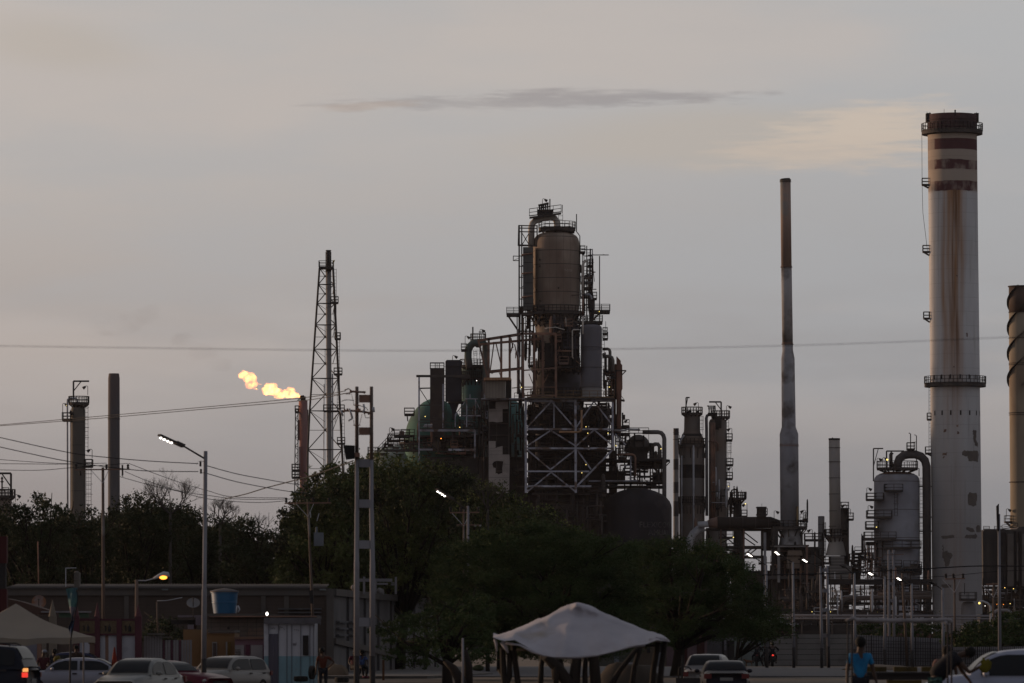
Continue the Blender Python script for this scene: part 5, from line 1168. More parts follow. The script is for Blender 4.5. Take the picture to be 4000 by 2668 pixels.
def tree(name, label, cat, trunk_x, D, top, bottom, step, r, thick, seed, mat, per=120, size=.26, group=TG, flat=1.0, asp=2.0, vs=1.0, nl=14, r0=.25, hole=.12, droop=.3, tip=None):
    g = G(trunk_x, D); t = thing(name, label, cat, g, group); L = fill(top, bottom, step, r, D, thick, seed, vs)
    leaf_cloud('crown', mat, t, L, per, size, seed, flat, asp, droop, hole=hole)
    if tip:   # lighter yellow-green leaves along the top outline
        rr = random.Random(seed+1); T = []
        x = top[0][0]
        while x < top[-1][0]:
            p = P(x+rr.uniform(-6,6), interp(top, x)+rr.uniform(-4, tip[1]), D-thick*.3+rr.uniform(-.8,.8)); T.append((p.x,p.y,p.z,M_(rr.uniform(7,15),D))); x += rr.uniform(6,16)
        leaf_cloud('top_leaves', tip[0], t, T, 160, size*.9, seed+2, 1, asp, droop)
    limbs(t, g, L, nl, r0, seed, bark)
    return t
tree('leafy_tree', 'loose leafy tree at the far left in front of the beige column', 'tree', 120, 300,
     [(-40,2010),(20,1960),(60,1990),(110,1955),(150,1925),(190,1935),(225,1960),(250,2000)], [(-40,2330),(250,2330)], 34, 27, 5, 1, leafB, per=1100, size=.16, hole=.16, nl=22)
tree('leafy_tree', 'sparse-topped leafy tree below the column ladder cages at left', 'tree', 330, 305,
     [(215,2010),(260,1990),(300,2020),(335,2000),(365,1985),(395,2030),(430,2070)], [(215,2330),(430,2330)], 34, 25, 4, 2, leafB, per=1100, size=.16, hole=.16)
tree('leafy_tree', 'dark bushy tree at the foot of the plain dark smokestack', 'tree', 500, 310,
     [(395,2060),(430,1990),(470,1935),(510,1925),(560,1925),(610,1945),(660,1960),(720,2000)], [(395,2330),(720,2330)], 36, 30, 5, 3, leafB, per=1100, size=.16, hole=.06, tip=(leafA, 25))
tree('leafy_tree', 'dark tree with many bare twigs poking out behind the tall white lamp post', 'tree', 800, 315,
     [(640,1985),(700,1970),(750,1975),(800,2010),(860,2020),(910,2030)], [(640,2330),(910,2330)], 36, 30, 5, 4, leafB, per=1100, size=.16, hole=.08)
tree('leafy_tree', 'leafy tree with sky showing through, above the blue water tank', 'tree', 1000, 300,
     [(880,2040),(930,2020),(980,2040),(1030,2070),(1080,2080),(1130,2110)], [(880,2330),(1130,2330)], 34, 27, 5, 5, leafB, per=1000, size=.165, hole=.24)
tree('leafy_tree', 'big broad tree between the maroon flare and the twin concrete poles', 'tree', 1290, 290,
     [(1085,2110),(1110,1990),(1150,1930),(1190,1885),(1240,1840),(1290,1810),(1340,1815),(1390,1800),(1440,1790)], [(1085,2330),(1440,2310)], 36, 30, 6, 6, leafA, per=1100, size=.17, hole=.17, nl=20, r0=.3)
tree('leafy_tree', 'yellow-green topped tree rising right behind the twin concrete poles', 'tree', 1560, 300,
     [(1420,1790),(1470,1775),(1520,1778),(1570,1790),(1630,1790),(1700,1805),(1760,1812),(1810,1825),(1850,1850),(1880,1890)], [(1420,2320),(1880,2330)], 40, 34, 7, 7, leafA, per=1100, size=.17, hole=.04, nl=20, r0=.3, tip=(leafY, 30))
tree('leafy_tree', 'yellow-green topped tree in front of the torn stair shaft', 'tree', 1960, 290,
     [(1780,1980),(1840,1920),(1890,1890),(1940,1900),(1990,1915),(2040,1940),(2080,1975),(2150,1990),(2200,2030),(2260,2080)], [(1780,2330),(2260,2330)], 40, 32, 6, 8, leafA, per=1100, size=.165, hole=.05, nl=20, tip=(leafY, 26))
for i, (tx, tp_, bt, lab) in enumerate(((90,[(-40,2040),(60,2030),(140,2050),(250,2040)],2330,'dense dark thicket tree behind the far left trees'),(350,[(215,2040),(300,2045),(420,2040)],2330,'dense dark thicket tree below the beige column'),(560,[(400,2030),(500,1990),(620,1990),(740,2020)],2330,'dense dark thicket tree behind the dry fan-shaped tree'),
        (850,[(700,2030),(800,2050),(900,2060),(960,2080)],2330,'dense dark thicket tree right of the tall white lamp post'),(1050,[(930,2120),(1040,2130),(1140,2090)],2330,'dense dark thicket tree near the sky gap above the blue tank'),(1300,[(1120,2020),(1200,1960),(1300,1880),(1440,1850)],2330,'dense dark thicket tree directly behind the twin poles'),(1650,[(1430,1850),(1550,1830),(1700,1850),(1850,1900),(1960,1960)],2330,'dense dark thicket tree behind the lit centre lamp post'))):
    tree('leafy_tree', lab, 'tree', tx, 322, tp_, [(tp_[0][0],bt),(tp_[-1][0],bt)], 30, 31, 3, 40+i, leafB, per=1300, size=.19, hole=.0 if i != 4 else .1, nl=6)
AG = 'spreading dark acacia trees'
tree('acacia_tree', 'wide dark acacia whose crown spreads behind the white tarp canopy', 'tree', 2190, 235,
     [(1720,2170),(1800,2110),(1900,2060),(2000,2050),(2100,2040),(2200,2050),(2300,2080),(2400,2100),(2500,2120)], [(1720,2420),(1800,2500),(2000,2560),(2300,2570),(2500,2530)], 46, 44, 9, 9, leafC, per=1500, size=.13, group=AG, flat=.5, asp=3.0, vs=.62, nl=24, r0=.3, hole=0, droop=.1)
tree('acacia_tree', 'dark acacia hiding the base of the bottle-shaped column', 'tree', 2640, 250,
     [(2440,2130),(2520,2105),(2600,2095),(2680,2105),(2760,2125),(2830,2160),(2880,2190),(2930,2220),(2960,2290),(3010,2330),(3040,2400),(3070,2440)], [(2440,2520),(2600,2510),(2800,2470),(2950,2500),(3070,2475)], 46, 42, 8, 10, leafC, per=1500, size=.13, group=AG, flat=.5, asp=3.0, vs=.62, nl=24, r0=.3, hole=0, droop=.1)
tree('acacia_tree', 'low feathery acacia in front of the grey warehouse side wall', 'tree', 1750, 225,
     [(1470,2440),(1520,2420),(1600,2390),(1700,2370),(1780,2340),(1860,2330),(1920,2330)], [(1470,2470),(1520,2560),(1600,2590),(1750,2580),(1920,2580)], 40, 34, 5, 12, leafC, per=700, size=.16, group=AG, flat=.45, asp=3.0, vs=.62, nl=16, r0=.22, hole=.2, droop=.5)
tree('acacia_tree', 'thin acacia bough reaching right over the white-green wall', 'tree', 2830, 262,
     [(2900,2400),(2960,2405),(3010,2420),(3060,2450),(3130,2480)], [(2900,2470),(3000,2480),(3130,2500)], 32, 24, 3, 13, leafC, per=600, size=.15, group=AG, flat=.45, asp=3.0, vs=.6, nl=10, r0=.15, hole=.25, droop=.8)
BG = 'low bushes by the walls'
tree('bush', 'big spreading green bush at the right edge beside the tall fin-topped pole', 'bush', 3880, 345,
     [(3690,2490),(3750,2460),(3820,2425),(3900,2405),(3960,2390),(4040,2385)], [(3690,2510),(3760,2540),(3900,2530),(4040,2530)], 34, 28, 6, 14, leafC, per=700, size=.2, group=BG, flat=.5, asp=2.5, vs=.6, nl=8, r0=.12, hole=0)
tree('bush', 'row of low green bushes behind the black palisade fence', 'bush', 3520, 420,
     [(3370,2440),(3430,2432),(3500,2436),(3600,2430),(3680,2436)], [(3370,2500),(3680,2500)], 24, 17, 4, 15, leafC, per=1100, size=.17, group=BG, flat=.6, nl=6, r0=.08, hole=.1)
tree('bush', 'small weeds growing at the foot of the great chimney', 'bush', 3650, 640,
     [(3630,2402),(3650,2385),(3670,2388),(3690,2400)], [(3630,2415),(3690,2415)], 12, 9, 2, 16, leafB, per=40, size=.3, group=BG, nl=3, r0=.05)
tree('bush', 'round green bush beside the blue tank, over the striped fence', 'bush', 630, 250,
     [(560,2450),(590,2425),(640,2415),(690,2430),(725,2465)], [(560,2500),(725,2500)], 24, 20, 2.5, 17, leafB, per=900, size=.12, group=BG, nl=6, r0=.07, hole=0)
def bare_tree(label, x, D, base_y, h, spread, seed, depth=6, n0=7):
    rr = random.Random(seed); g = G(x, D); t = thing('bare_tree', label, 'tree', g, 'leafless trees among the leafy ones'); m = MB(); tw = MB()
    def grow(p, d, L, r, k):
        d = d.normalized(); q = p+d*L; mid = p.lerp(q,.5)+Vector((rr.uniform(-1,1),rr.uniform(-1,1),rr.uniform(-.3,.3)))*L*.07
        (m if k >= depth-2 else tw).tube([p, mid, q], [r, r*.85, r*.68], 5 if r > .05 else 4, caps=False)
        if k <= 0: return
        for i in range(rr.choice((2,2,3)) if k > 1 else 3):
            ax = Vector((rr.uniform(-1,1), rr.uniform(-.6,.6), rr.uniform(-.25,.5)))*spread
            grow(q if i else p.lerp(q,.75), d+ax*.75+Vector((0,0,.12)), L*rr.uniform(.62,.85), r*.62, k-1)
    m.tube([g, P(x, base_y, D)], [.13, .08], 8)
    for i in range(n0): grow(P(x, base_y, D), Vector((rr.uniform(-1,1)*1.1*spread, rr.uniform(-.5,.5), rr.uniform(.5,1.1))), h, .045, depth)
    twig = pm('dry_twig', (0.055,0.048,0.045), (0.035,0.030,0.028), 1)
    m.build('trunk', twig, t); tw.build('twigs', twig, t); return t
bare_tree('leafless fan-shaped tree standing above the crowns left of the lamp post', 665, 308, 2010, .80, 1.1, 4, 6, 8)
bare_tree('leafless twiggy tree just right of the tall white lamp post', 860, 312, 2050, .55, 1.2, 9, 6, 6)
bare_tree('low leafless twigs above the crowns near the sky gap', 1010, 305, 2110, .55, 1.0, 12, 4, 5)
bare_tree('leafless twigs in front of the torn stair shaft base', 1905, 288, 1990, .55, .8, 15, 4, 5)
# dark forked trunks behind the tarp canopy
t = thing('forked_tree_trunks', 'cluster of dark forked trunks right behind the white tarp canopy', 'tree', G(2250, 150), 'spreading dark acacia trees')
def f(m):
    D = 150
    for a in (((2240,2760),(2245,2640),(2255,2560),(2262,2500)),((2330,2760),(2325,2640),(2320,2570),(2315,2500)),((2240,2700),(2180,2610),(2130,2560)),((2380,2690),(2420,2620),(2480,2545),(2530,2500)),((2462,2720),(2480,2600),(2508,2510)),((2110,2720),(2115,2600),(2130,2500)),((2172,2720),(2172,2500)),((2286,2720),(2285,2620),(2290,2540))):
        n = len(a); big = 26 if a[0][0] in (2240,2330) else 12
        m.tube([P(x,y,D+(i%2)*.3) for i,(x,y) in enumerate(a)], [M_(big*(1-.12*i),D) for i in range(n)], 9)
part('trunk', bark, t, f)
L = [(P(x,y,153).x, 153+dz, P(x,y,153).z, M_(40,153)) for x,y,dz in ((2060,2470,2),(2130,2490,4),(2210,2480,3),(2290,2490,5),(2370,2480,3),(2450,2490,4),(2520,2490,2),(2300,2440,6),(2160,2440,5),(2420,2440,6))]
leaf_cloud('crown', leafC, t, L, 900, .12, 77, .5, 3.0, .3)
t = thing('leaning_trunk_tree', 'slanting dark trunk of the low acacia left of the canopy', 'tree', G(1790, 215), 'spreading dark acacia trees')
part('trunk', bark, t, lambda m: (m.tube([P(x,y,215) for x,y in ((1815,2720),(1795,2650),(1770,2610),(1735,2580))], [.30,.24,.18,.1], 9), m.tube([P(x,y,216) for x,y in ((1830,2720),(1828,2600),(1815,2540))], [.22,.2,.12], 9)))

# ------------------------------------------------------------------ left-hand buildings
D = 262
t = thing('warehouse', 'long low block-walled warehouse with corrugated roof edge, behind the small houses', 'warehouse', G(700, D))
blockw = pm('warehouse_block', (0.050,0.038,0.033), (0.038,0.029,0.025), .5, lines=[(2, .2, .06, (0.032,0.025,0.022))], c3=(0.034,0.027,0.024), s3=.3)
sidew = pm('warehouse_side', (0.088,0.083,0.085), (0.068,0.064,0.066), .5, c3=(0.055,0.052,0.054), s3=.3)
conc = pm('concrete_beam', (0.072,0.063,0.058), (0.055,0.048,0.045), .8, c3=(0.065,0.06,0.058), s3=.6)
a = P(20,2310,D); b = P(1300,2310,D); e = Vector((P(1735,2500,338).x, 338, 0))
ztop = P(0,2326,D).z
part('front_wall', blockw, t, lambda m: m.box((a.x, D, -.3), (b.x-.1, D+.3, ztop)))
part('side_wall', sidew, t, lambda m: (m.add([(b.x,D+.02,-.3),(e.x,e.y,-.3),(e.x,e.y,ztop),(b.x,D+.02,ztop),(b.x-.3,D+.3,-.3),(e.x-.3,e.y,-.3),(e.x-.3,e.y,ztop),(b.x-.3,D+.3,ztop)], [(0,1,2,3),(7,6,5,4),(0,4,5,1),(3,2,6,7),(1,5,6,2)])))
def f(m):
    m.box((a.x, D-.12, ztop), (b.x+.1, D+.4, ztop+.33))
    m.beam((b.x+.02, D, ztop+.165), (e.x+.02, e.y, ztop+.165), .34, .36)
part('ring_beam', conc, t, f)
part('column', conc, t, lambda m: m.box((b.x-.32, D-.16, -.3), (b.x+.05, D+.2, ztop)))
for x in (485, 1020, 1110): part('column', conc, t, lambda m: m.bx(x,2328,x+18,2500,D-.08,.2))
for q in (.10,.23,.34,.45,.56,.67,.78,.89): part('pilaster', pm('side_post', (0.060,0.056,0.058), (0.05,0.047,0.05)), t, lambda m: m.beam(Vector((b.x,D,0)).lerp(e, q)+Vector((.06,-.02,-.2)), Vector((b.x,D,0)).lerp(e, q)+Vector((.06,-.02,ztop)), .14))
part('side_sill', conc, t, lambda m: m.beam(Vector((b.x+.08,D,1.75)), Vector((b.x,D,1.75)).lerp(e,.55), .2, .3))
lou = pm('louvre', (0.075,0.072,0.078), (0.05,0.048,0.05))
for q0, q1 in ((.02,.085),(.115,.19)):
    def f(m):
        for z in (2.05, 2.4, 2.75): m.beam(Vector((b.x+.09,D,z)).lerp(e+Vector((.09,0,z)), q0), Vector((b.x+.09,D,z)).lerp(e+Vector((.09,0,z)), q1), .22, .1)
    part('louvre', lou, t, f)
part('louvre', lou, t, lambda m: [m.bx(1085,y,1255,y+5,D-.2,.2) for y in (2376,2390,2404)])
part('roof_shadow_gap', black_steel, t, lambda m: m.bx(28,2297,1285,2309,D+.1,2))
def f(m):
    x = 28
    while x < 1275:
        p = P(x,2298,D); m.tube([(p.x,D-.25,p.z),(p.x,D+6,p.z+.25)], .055, 6, caps=True); x += 10.4
    m.bx(28,2296,1278,2299,D,6)
part('roof', pm('roof_sheet', (0.06,0.052,0.05), (0.04,0.036,0.035), 1), t, f)
part('roof_lights', pm('fixture_pale', (0.12,0.13,0.13)), t, lambda m: [m.bx(x,2300,x+24,2306,D-.35,.25) for x in (632,1248)])
def f(m):
    m.bx(289,2236,310,2292,D+1,.8); m.vc(299.5, [(2236,10.5),(2231,6),(2230,.1)], D+1.4, 8); m.bx(288,2262,311,2265,D+.9,1)
part('chimney', pm('chimney_stone', (0.10,0.09,0.08), (0.07,0.062,0.056), 3, bump=.5), t, f)
part('roof_frame', galv, t, lambda m: (m.bm(257,2300,257,2219,D+.6,3), m.bm(257,2219,298,2218,D+.6,3)))
Dr = D+14
t2 = thing('roof_rack', 'white painted post-and-board frame standing on the warehouse roof behind twin poles', 'frame', P(1480, 2310, Dr))
def f(m):
    m.bx(1403,2260,1532,2272,Dr,.2) ; m.bx(1470,2277,1515,2284,Dr,.2); m.bx(1528,2275,1541,2279,Dr,.2); m.bx(1528,2282,1541,2286,Dr,.2)
part('boards', pm('old_white_paint', (0.14,0.135,0.145), (0.10,0.097,0.105), 1), t2, f)
for x, y0 in ((1422,2252),(1467,2262),(1546,2253)): part('post', MATS['old_white_paint'], t2, lambda m: m.bx(x-4,y0,x+4,2320,Dr-.1,.3))
for x in (1370, 1470, 1588, 1702):
    q = (x-1300)/435.; p = Vector((b.x,D,ztop+.4)).lerp(Vector((e.x,e.y,ztop+.4)), q*.9); m = MB(); m.tube([p, p+Vector((.25,-.1,.05))], [.14,.18], 8); m.ball(p+Vector((.05,-.1,.12)), .16, n=8, k=5)
    o = m.build('wall_floodlight', pm('fixture_white', (0.16,0.15,0.15)), t)
def solobox(name, mat, label, cat, x0, y0, x1, y1, D, depth, group=None): return solo(name, mat, label, cat, lambda m: m.bx(x0,y0,x1,y1,D,depth), group)
HG = 'small houses along the street'
def base_y(D): return HY+(EYE+.5)*F/D
# ochre house
D = 228
t = thing('ochre_house', 'flat-roofed ochre house behind the painted lamp post foot', 'house', G(815, D), HG)
och = wall_m('ochre_wall', (0.135,0.080,0.040))
part('wall', och, t, lambda m: (m.bx(790,2474,917,base_y(D),D,4), m.bx(716,2459,796,base_y(D),D+1.5,4)))
part('roof_edge', conc, t, lambda m: m.bx(812,2461,917,2470,D-.2,4.5))
win = part('window', pm('window_frame_white', (0.16,0.155,0.155)), t, lambda m: m.bx(829,2508,848,2572,D-.06,.1)); part('pane', pm('dull_pane', (0.05,0.04,0.038)), win, lambda m: m.bx(832,2512,845,2572,D-.09,.04))
dr = part('door', pm('mustard_door', (0.09,0.055,0.015)), t, lambda m: m.bx(888,2508,901,2580,D-.06,.1)); part('door_frame', MATS['window_frame_white'], t, lambda m: m.bx(882,2507,888,2580,D-.07,.1))
# block walled upper storey with tank
D = 236
t = thing('block_house', 'unplastered grey block upper storey carrying the blue water tank', 'house', G(930, D), HG)
part('wall', pm('bare_block', (0.088,0.070,0.062), (0.070,0.056,0.050), 2.5, c3=(0.10,0.068,0.055), s3=1.2, lo3=.55, hi3=.62, lines=[(2,.2,.1,(0.05,0.042,0.038)),(0,.42,.05,(0.05,0.042,0.038))]), t, lambda m: m.bx(790,2410,1033,base_y(D),D,5))
part('roof_slab', conc, t, lambda m: m.prism([(P(x,y,D).x, P(x,y,D).z) for x, y in ((812,2398),(1030,2398),(1240,2408),(1240,2415),(1030,2408),(812,2406))], D-.6, D+5))
part('rust_edge', rust_steel, t, lambda m: m.bx(818,2406,1236,2410,D-.65,.1))
part('drain_hole', black_steel, t, lambda m: m.bx(888,2448,897,2458,D-.03,.1))
part('parapet', wall_m('lilac_wall', (0.12,0.10,0.12)), t, lambda m: (m.bx(694,2403,798,2411,D+.5,2), m.bx(764,2411,800,2442,D+.5,2), m.bx(733,2440,757,2457,D+.2,2)))
part('dark_shed_wall', black_steel, t, lambda m: m.bx(668,2422,764,2438,D+1,2))
D = 237
t = thing('water_tank', 'round blue plastic water tank with grey lid on the block house roof', 'water tank', P(877, 2397, D))
part('tank', pm('blue_plastic', (0.010,0.070,0.150), (0.008,0.055,0.125), .8, rough=.5, spec=.4), t, lambda m: m.vc(877, [(2396,43),(2356,48.5),(2355,50),(2352,50),(2351,49),(2318,52),(2316,55),(2312,55),(2308,56)], D+.6, 32))
part('lid', pm('grey_lid', (0.10,0.085,0.08)), t, lambda m: m.vc(877, [(2313,57),(2309,56),(2302,34),(2298,8),(2297,.1)], D+.6, 32))
part('pipe', galv, t, lambda m: m.tb([(923,2396),(925,2366),(930,2366),(936,2380),(930,2392)], 3, D, 8))
# pink front wall
D = 226
t = thing('pink_front_house', 'lilac-pink house front with white metal doors beside the whitewashed one', 'house', G(975, D), HG)
part('wall', wall_m('lilac_pink', (0.115,0.070,0.095)), t, lambda m: (m.bx(917,2497,1036,base_y(D),D,3)))
part('roof_edge', wall_m('brick_edge', (0.10,0.062,0.05)), t, lambda m: m.bx(915,2488,1042,2496,D-.2,3.3))
gate = part('door', pm('white_metal_door', (0.155,0.15,0.165), (0.125,0.12,0.135), 1), t, lambda m: m.bx(980,2520,1026,2700,D-.08,.1)); part('door', MATS['white_metal_door'], t, lambda m: m.bx(918,2520,953,2600,D-.08,.1))
w = part('window', MATS['dull_pane'], t, lambda m: m.bx(918,2537,939,2575,D-.12,.05), 'barred window in the white door'); part('grille', galv, w, lambda m: [m.bx(918,y,939,y+1,D-.15,.03) for y in range(2540,2574,6)])
part('dark_doorway', pm('wine_red', (0.055,0.018,0.035)), t, lambda m: (m.bx(960,2518,976,2620,D-.06,.1), m.bx(1026,2518,1030,2700,D-.1,.1)))
# whitewashed hut
D = 222
t = thing('whitewashed_hut', 'whitewashed board hut with pale turquoise skirting and grey plank door', 'hut', G(1130, D), HG)
ww = pm('whitewash', (0.30,0.30,0.335), (0.24,0.24,0.265), 1.0, stretch=(1,1,.3), c3=(0.18,0.18,0.20), s3=.8, lo3=.56, hi3=.68)
part('wall', ww, t, lambda m: m.bx(1031,2416,1230,2563,D,3.2))
part('skirting', pm('turquoise_skirt', (0.125,0.20,0.235), (0.10,0.165,0.195), 1.2, c3=(0.10,0.12,0.13), s3=1, lo3=.56, hi3=.65), t, lambda m: m.bx(1031,2563,1230,base_y(D),D-.01,3.2))
def f(m):
    for x in (1049,1087,1120,1139,1174,1210,1224): m.bx(x,2440,x+1.6,base_y(D),D-.05,.05)
part('battens', pm('batten_grey', (0.075,0.073,0.085)), t, f)
part('fascia', pm('fascia_grey', (0.09,0.085,0.095)), t, lambda m: (m.bx(1031,2414,1252,2436,D-.25,.2), [m.bx(x,2412,x+4,2440,D-.3,.05) for x in (1090,1193,1249)]))
dr = part('door', pm('plank_door', (0.060,0.056,0.075), (0.045,0.042,0.055), 2, stretch=(3,3,.3)), t, lambda m: (m.bx(1050,2476,1067,2700,D-.07,.05), m.bx(1067.6,2476,1086,2700,D-.07,.05)))
w = part('window', black_steel, t, lambda m: m.bx(1183,2482,1205,2560,D-.06,.06)); part('grille', dark_steel, w, lambda m: [m.bx(x,2482,x+1.2,2560,D-.09,.03) for x in (1188,1194,1200)])
part('wall_writing', pm('faded_paint', (0.085,0.07,0.08)), t, lambda m: [m.beam(P(x,y,D-.03), P(x+dx,y+dy,D-.03), .02) for x,y,dx,dy in ((1058,2448,1,10),(1063,2456,4,-6),(1070,2450,3,8),(1092,2446,0,16),(1096,2448,4,4),(1100,2452,5,-1),(1108,2456,4,4),(1148,2458,4,2),(1155,2462,5,-3),(1163,2460,4,3),(1146,2512,0,9),(1150,2512,3,9),(1157,2510,-1,10))])
solo('tyre', pm('tyre_rubber', (0.012,0.012,0.012), (0.008,0.008,0.008)), 'old tyre leaning on the turquoise wall of the whitewashed hut', 'tyre', lambda m: [m.lathe(P(1219,2627,219), [(M_(20,219),-.1),(M_(27,219),-.07),(M_(27,219),.07),(M_(20,219),.1),(M_(18,219),0)], 24, axis=(.95,-.3,0))], 'old tyres at the hut')
for i, (x, y, lab) in enumerate(((1175,2652,'flat-lying black tyre below the barred hut window'),(1335,2656,'flat-lying tyre in front of the warehouse corner'))):
    solo('tyre', MATS['tyre_rubber'], lab, 'tyre', lambda m: m.lathe(P(x,y,219), [(M_(14,219),-.12),(M_(26,219),-.11),(M_(29,219),0),(M_(26,219),.11),(M_(14,219),.12)], 24), 'old tyres at the hut')
bl = thing('wall_lamp', 'small lit white lamp on a bracket above the whitewashed hut roof', 'lamp', P(1010, 2402, 230)); part('bracket', dark_steel, bl, lambda m: m.tb([(985,2404),(1010,2398),(1042,2389)], 1, 230, 5)); part('bulb', tele_lamp, bl, lambda m: m.ball(P(1043,2398,229.6), M_(5,230), M_(5,230), M_(7,230), 8, 6))

# castle-like painted stall fence with cones
D = 216
t = thing('castle_fence', 'maroon pillared play-castle fence with cone caps and straw panels', 'fence', G(420, D))
mar = wall_m('castle_maroon', (0.060,0.020,0.028)); osb = pm('straw_panel', (0.12,0.088,0.055), (0.075,0.054,0.035), 9)
for x, w_, yc, c in ((205,28,2344,0),(298,22,2352,1),(380,20,2354,1),(465,20,None,1),(540,26,2362,1)):
    m = MB(); top = 2408 if yc else 2418; m.bx(x-w_/2, top, x+w_/2, base_y(D), D-.2, .25)
    o = m.build('pillar', mar if c else wall_m('castle_beige', (0.125,0.105,0.085)), t)
    if yc:
        k = MB(); k.vc(x, [(top,w_*.56),(yc,.8)], D-.05, 16); k.build('cone_cap', wall_m('cone_maroon', (0.070,0.028,0.034)) if c else MATS['castle_beige'], o)
for x0, x1 in ((309,370),(391,455),(475,530)):
    pn = part('panel', osb, t, lambda m: m.bx(x0,2425,x1,2474,D,.06))
    part('lantern_cutout', black_steel, pn, lambda m: (lambda c: (m.vc(c, [(2467,5.5),(2449,5.5),(2443,1.5),(2437,1)], D-.06, 8), m.bx(c-17,2445,c-13,2466,D-.04,.04), m.bx(c-20,2444,c-13,2448,D-.04,.04)))((x0+x1)/2+4))
part('top_rail', mar, t, lambda m: (m.bx(309,2417,530,2424,D-.05,.15), m.bx(309,2475,530,2482,D-.05,.15)))
part('lower_boards', ww, t, lambda m: (m.bx(309,2484,350,base_y(D),D+.05,.05), m.bx(389,2482,411,base_y(D),D+.05,.05), m.bx(424,2482,455,base_y(D),D+.05,.05), m.bx(475,2484,530,base_y(D),D+.05,.05)))
part('brown_boards', rust_steel, t, lambda m: (m.bx(350,2484,372,base_y(D),D+.06,.05), m.bx(411,2482,424,base_y(D),D+.06,.05)))
t = thing('striped_fence', 'white and maroon vertical board fence right of the castle pillars', 'fence', G(680, D))
def f(m):
    x = 562; k = 0
    while x < 745:
        m.cur = 1 if 610 < x < 700 and k % 3 == 1 else 0; m.bx(x, 2500 if x > 625 else 2484, x+8.5, base_y(D), D+.2, .06); x += 10.5; k += 1
part('boards', [wall_m('fence_white', (0.130,0.122,0.130)), wall_m('fence_maroon', (0.05,0.02,0.03))], t, f)
part('coping', conc, t, lambda m: (m.bx(575,2473,640,2481,D,.5), m.bx(625,2487,668,2491,D,.4)))
t = thing('pipe_mast', 'bent pale pipe mast standing behind the striped fence', 'pipe', G(612, D+6)); part('pipe', pole_wood, t, lambda m: m.tb([(617,2480),(613,2352)], 3, D+6, 8)); part('branch', galv, t, lambda m: m.tb([(613,2347),(650,2346),(712,2334)], 1.5, D+6, 6))
# background wall strips behind the tent and beach things
t = thing('back_shop_front', 'dim shop fronts with white doors under the beige tent edge', 'shop', G(150, 222), HG)
part('wall', wall_m('shop_dark', (0.060,0.045,0.040)), t, lambda m: m.bx(-60,2470,300,base_y(222),222,3))
part('door', wall_m('shop_door_blue', (0.105,0.105,0.135)), t, lambda m: m.bx(40,2490,144,base_y(222),221.9,.1)); part('door', wall_m('shop_door_pale', (0.12,0.105,0.09)), t, lambda m: (m.bx(163,2490,181,base_y(222),221.9,.1), m.bx(200,2490,223,base_y(222),221.9,.1)))
part('brown_panel', rust_steel, t, lambda m: (m.bx(0,2490,14,base_y(222),221.9,.1), m.bx(145,2490,162,base_y(222),221.9,.1)))
part('awning_board', wall_m('green_board', (0.045,0.075,0.055)), t, lambda m: m.bx(230,2394,347,2412,221.6,.1)); part('awning_rail', MATS['old_white_paint'], t, lambda m: m.bx(160,2387,355,2393,221.4,.2))
part('roof', wall_m('brown_roof', (0.055,0.032,0.026)), t, lambda m: m.prism([(P(x,y,222).x, P(x,y,222).z) for x,y in ((28,2338),(85,2350),(195,2385),(195,2400),(28,2400))], 221.5, 224))
for (x, y, w_, h_, D, mat_, lab) in ((152,2353,56,40,226,pm('dish_rusty', (0.17,0.16,0.17), (0.15,0.075,0.045), .9, c3=(0.15,0.07,0.04), s3=1.2, lo3=.5, hi3=.56), 'rust-stained satellite dish on a thin mast above the tent'), (755,2358,52,28,236,pm('dish_pale', (0.16,0.155,0.16)), 'clean pale satellite dish tilted up beside the lamp post')):
    t = thing('satellite_dish', lab, 'satellite dish', P(x, y+60, D))
    c = P(x, y, D); ax = Vector((.05, -1, .35 if x < 300 else .95)).normalized(); rr_ = M_(w_/2, D)
    part('dish', mat_, t, lambda m: m.lathe(c, [(0.01,-.12),(rr_*.4,-.10),(rr_*.75,-.03),(rr_,.05),(rr_,.07),(rr_*.7,-.01),(.01,-.1)], 24, axis=ax))
    part('feed_arm', dark_steel, t, lambda m: (m.tube([c-Vector((0,0,rr_*.8)), c+ax*.35], .025, 5), m.ball(c+ax*.36, .05, n=6, k=5)))
    part('mast', dark_steel, t, lambda m: m.tb([(x,y+60),(x,y+4)], 1.6, D+.2, 6))
solo('antenna_pole', rust_steel, 'slender rusty antenna pole left, in front of the trees', 'pole', lambda m: m.tb([(152,2330),(148,2115)], 2.2, 270, 6))
t = thing('maroon_signpost', 'tall maroon steel column cut by the left picture edge', 'column', G(8, 190)); part('column', wall_m('signpost_maroon', (0.045,0.012,0.013)), t, lambda m: (m.bx(-30,2095,26,2200,190,.5), m.bx(-30,2300,26,base_y(190),190,.5))); part('dark_panel', black_steel, t, lambda m: m.bx(-30,2200,22,2300,190.05,.4))

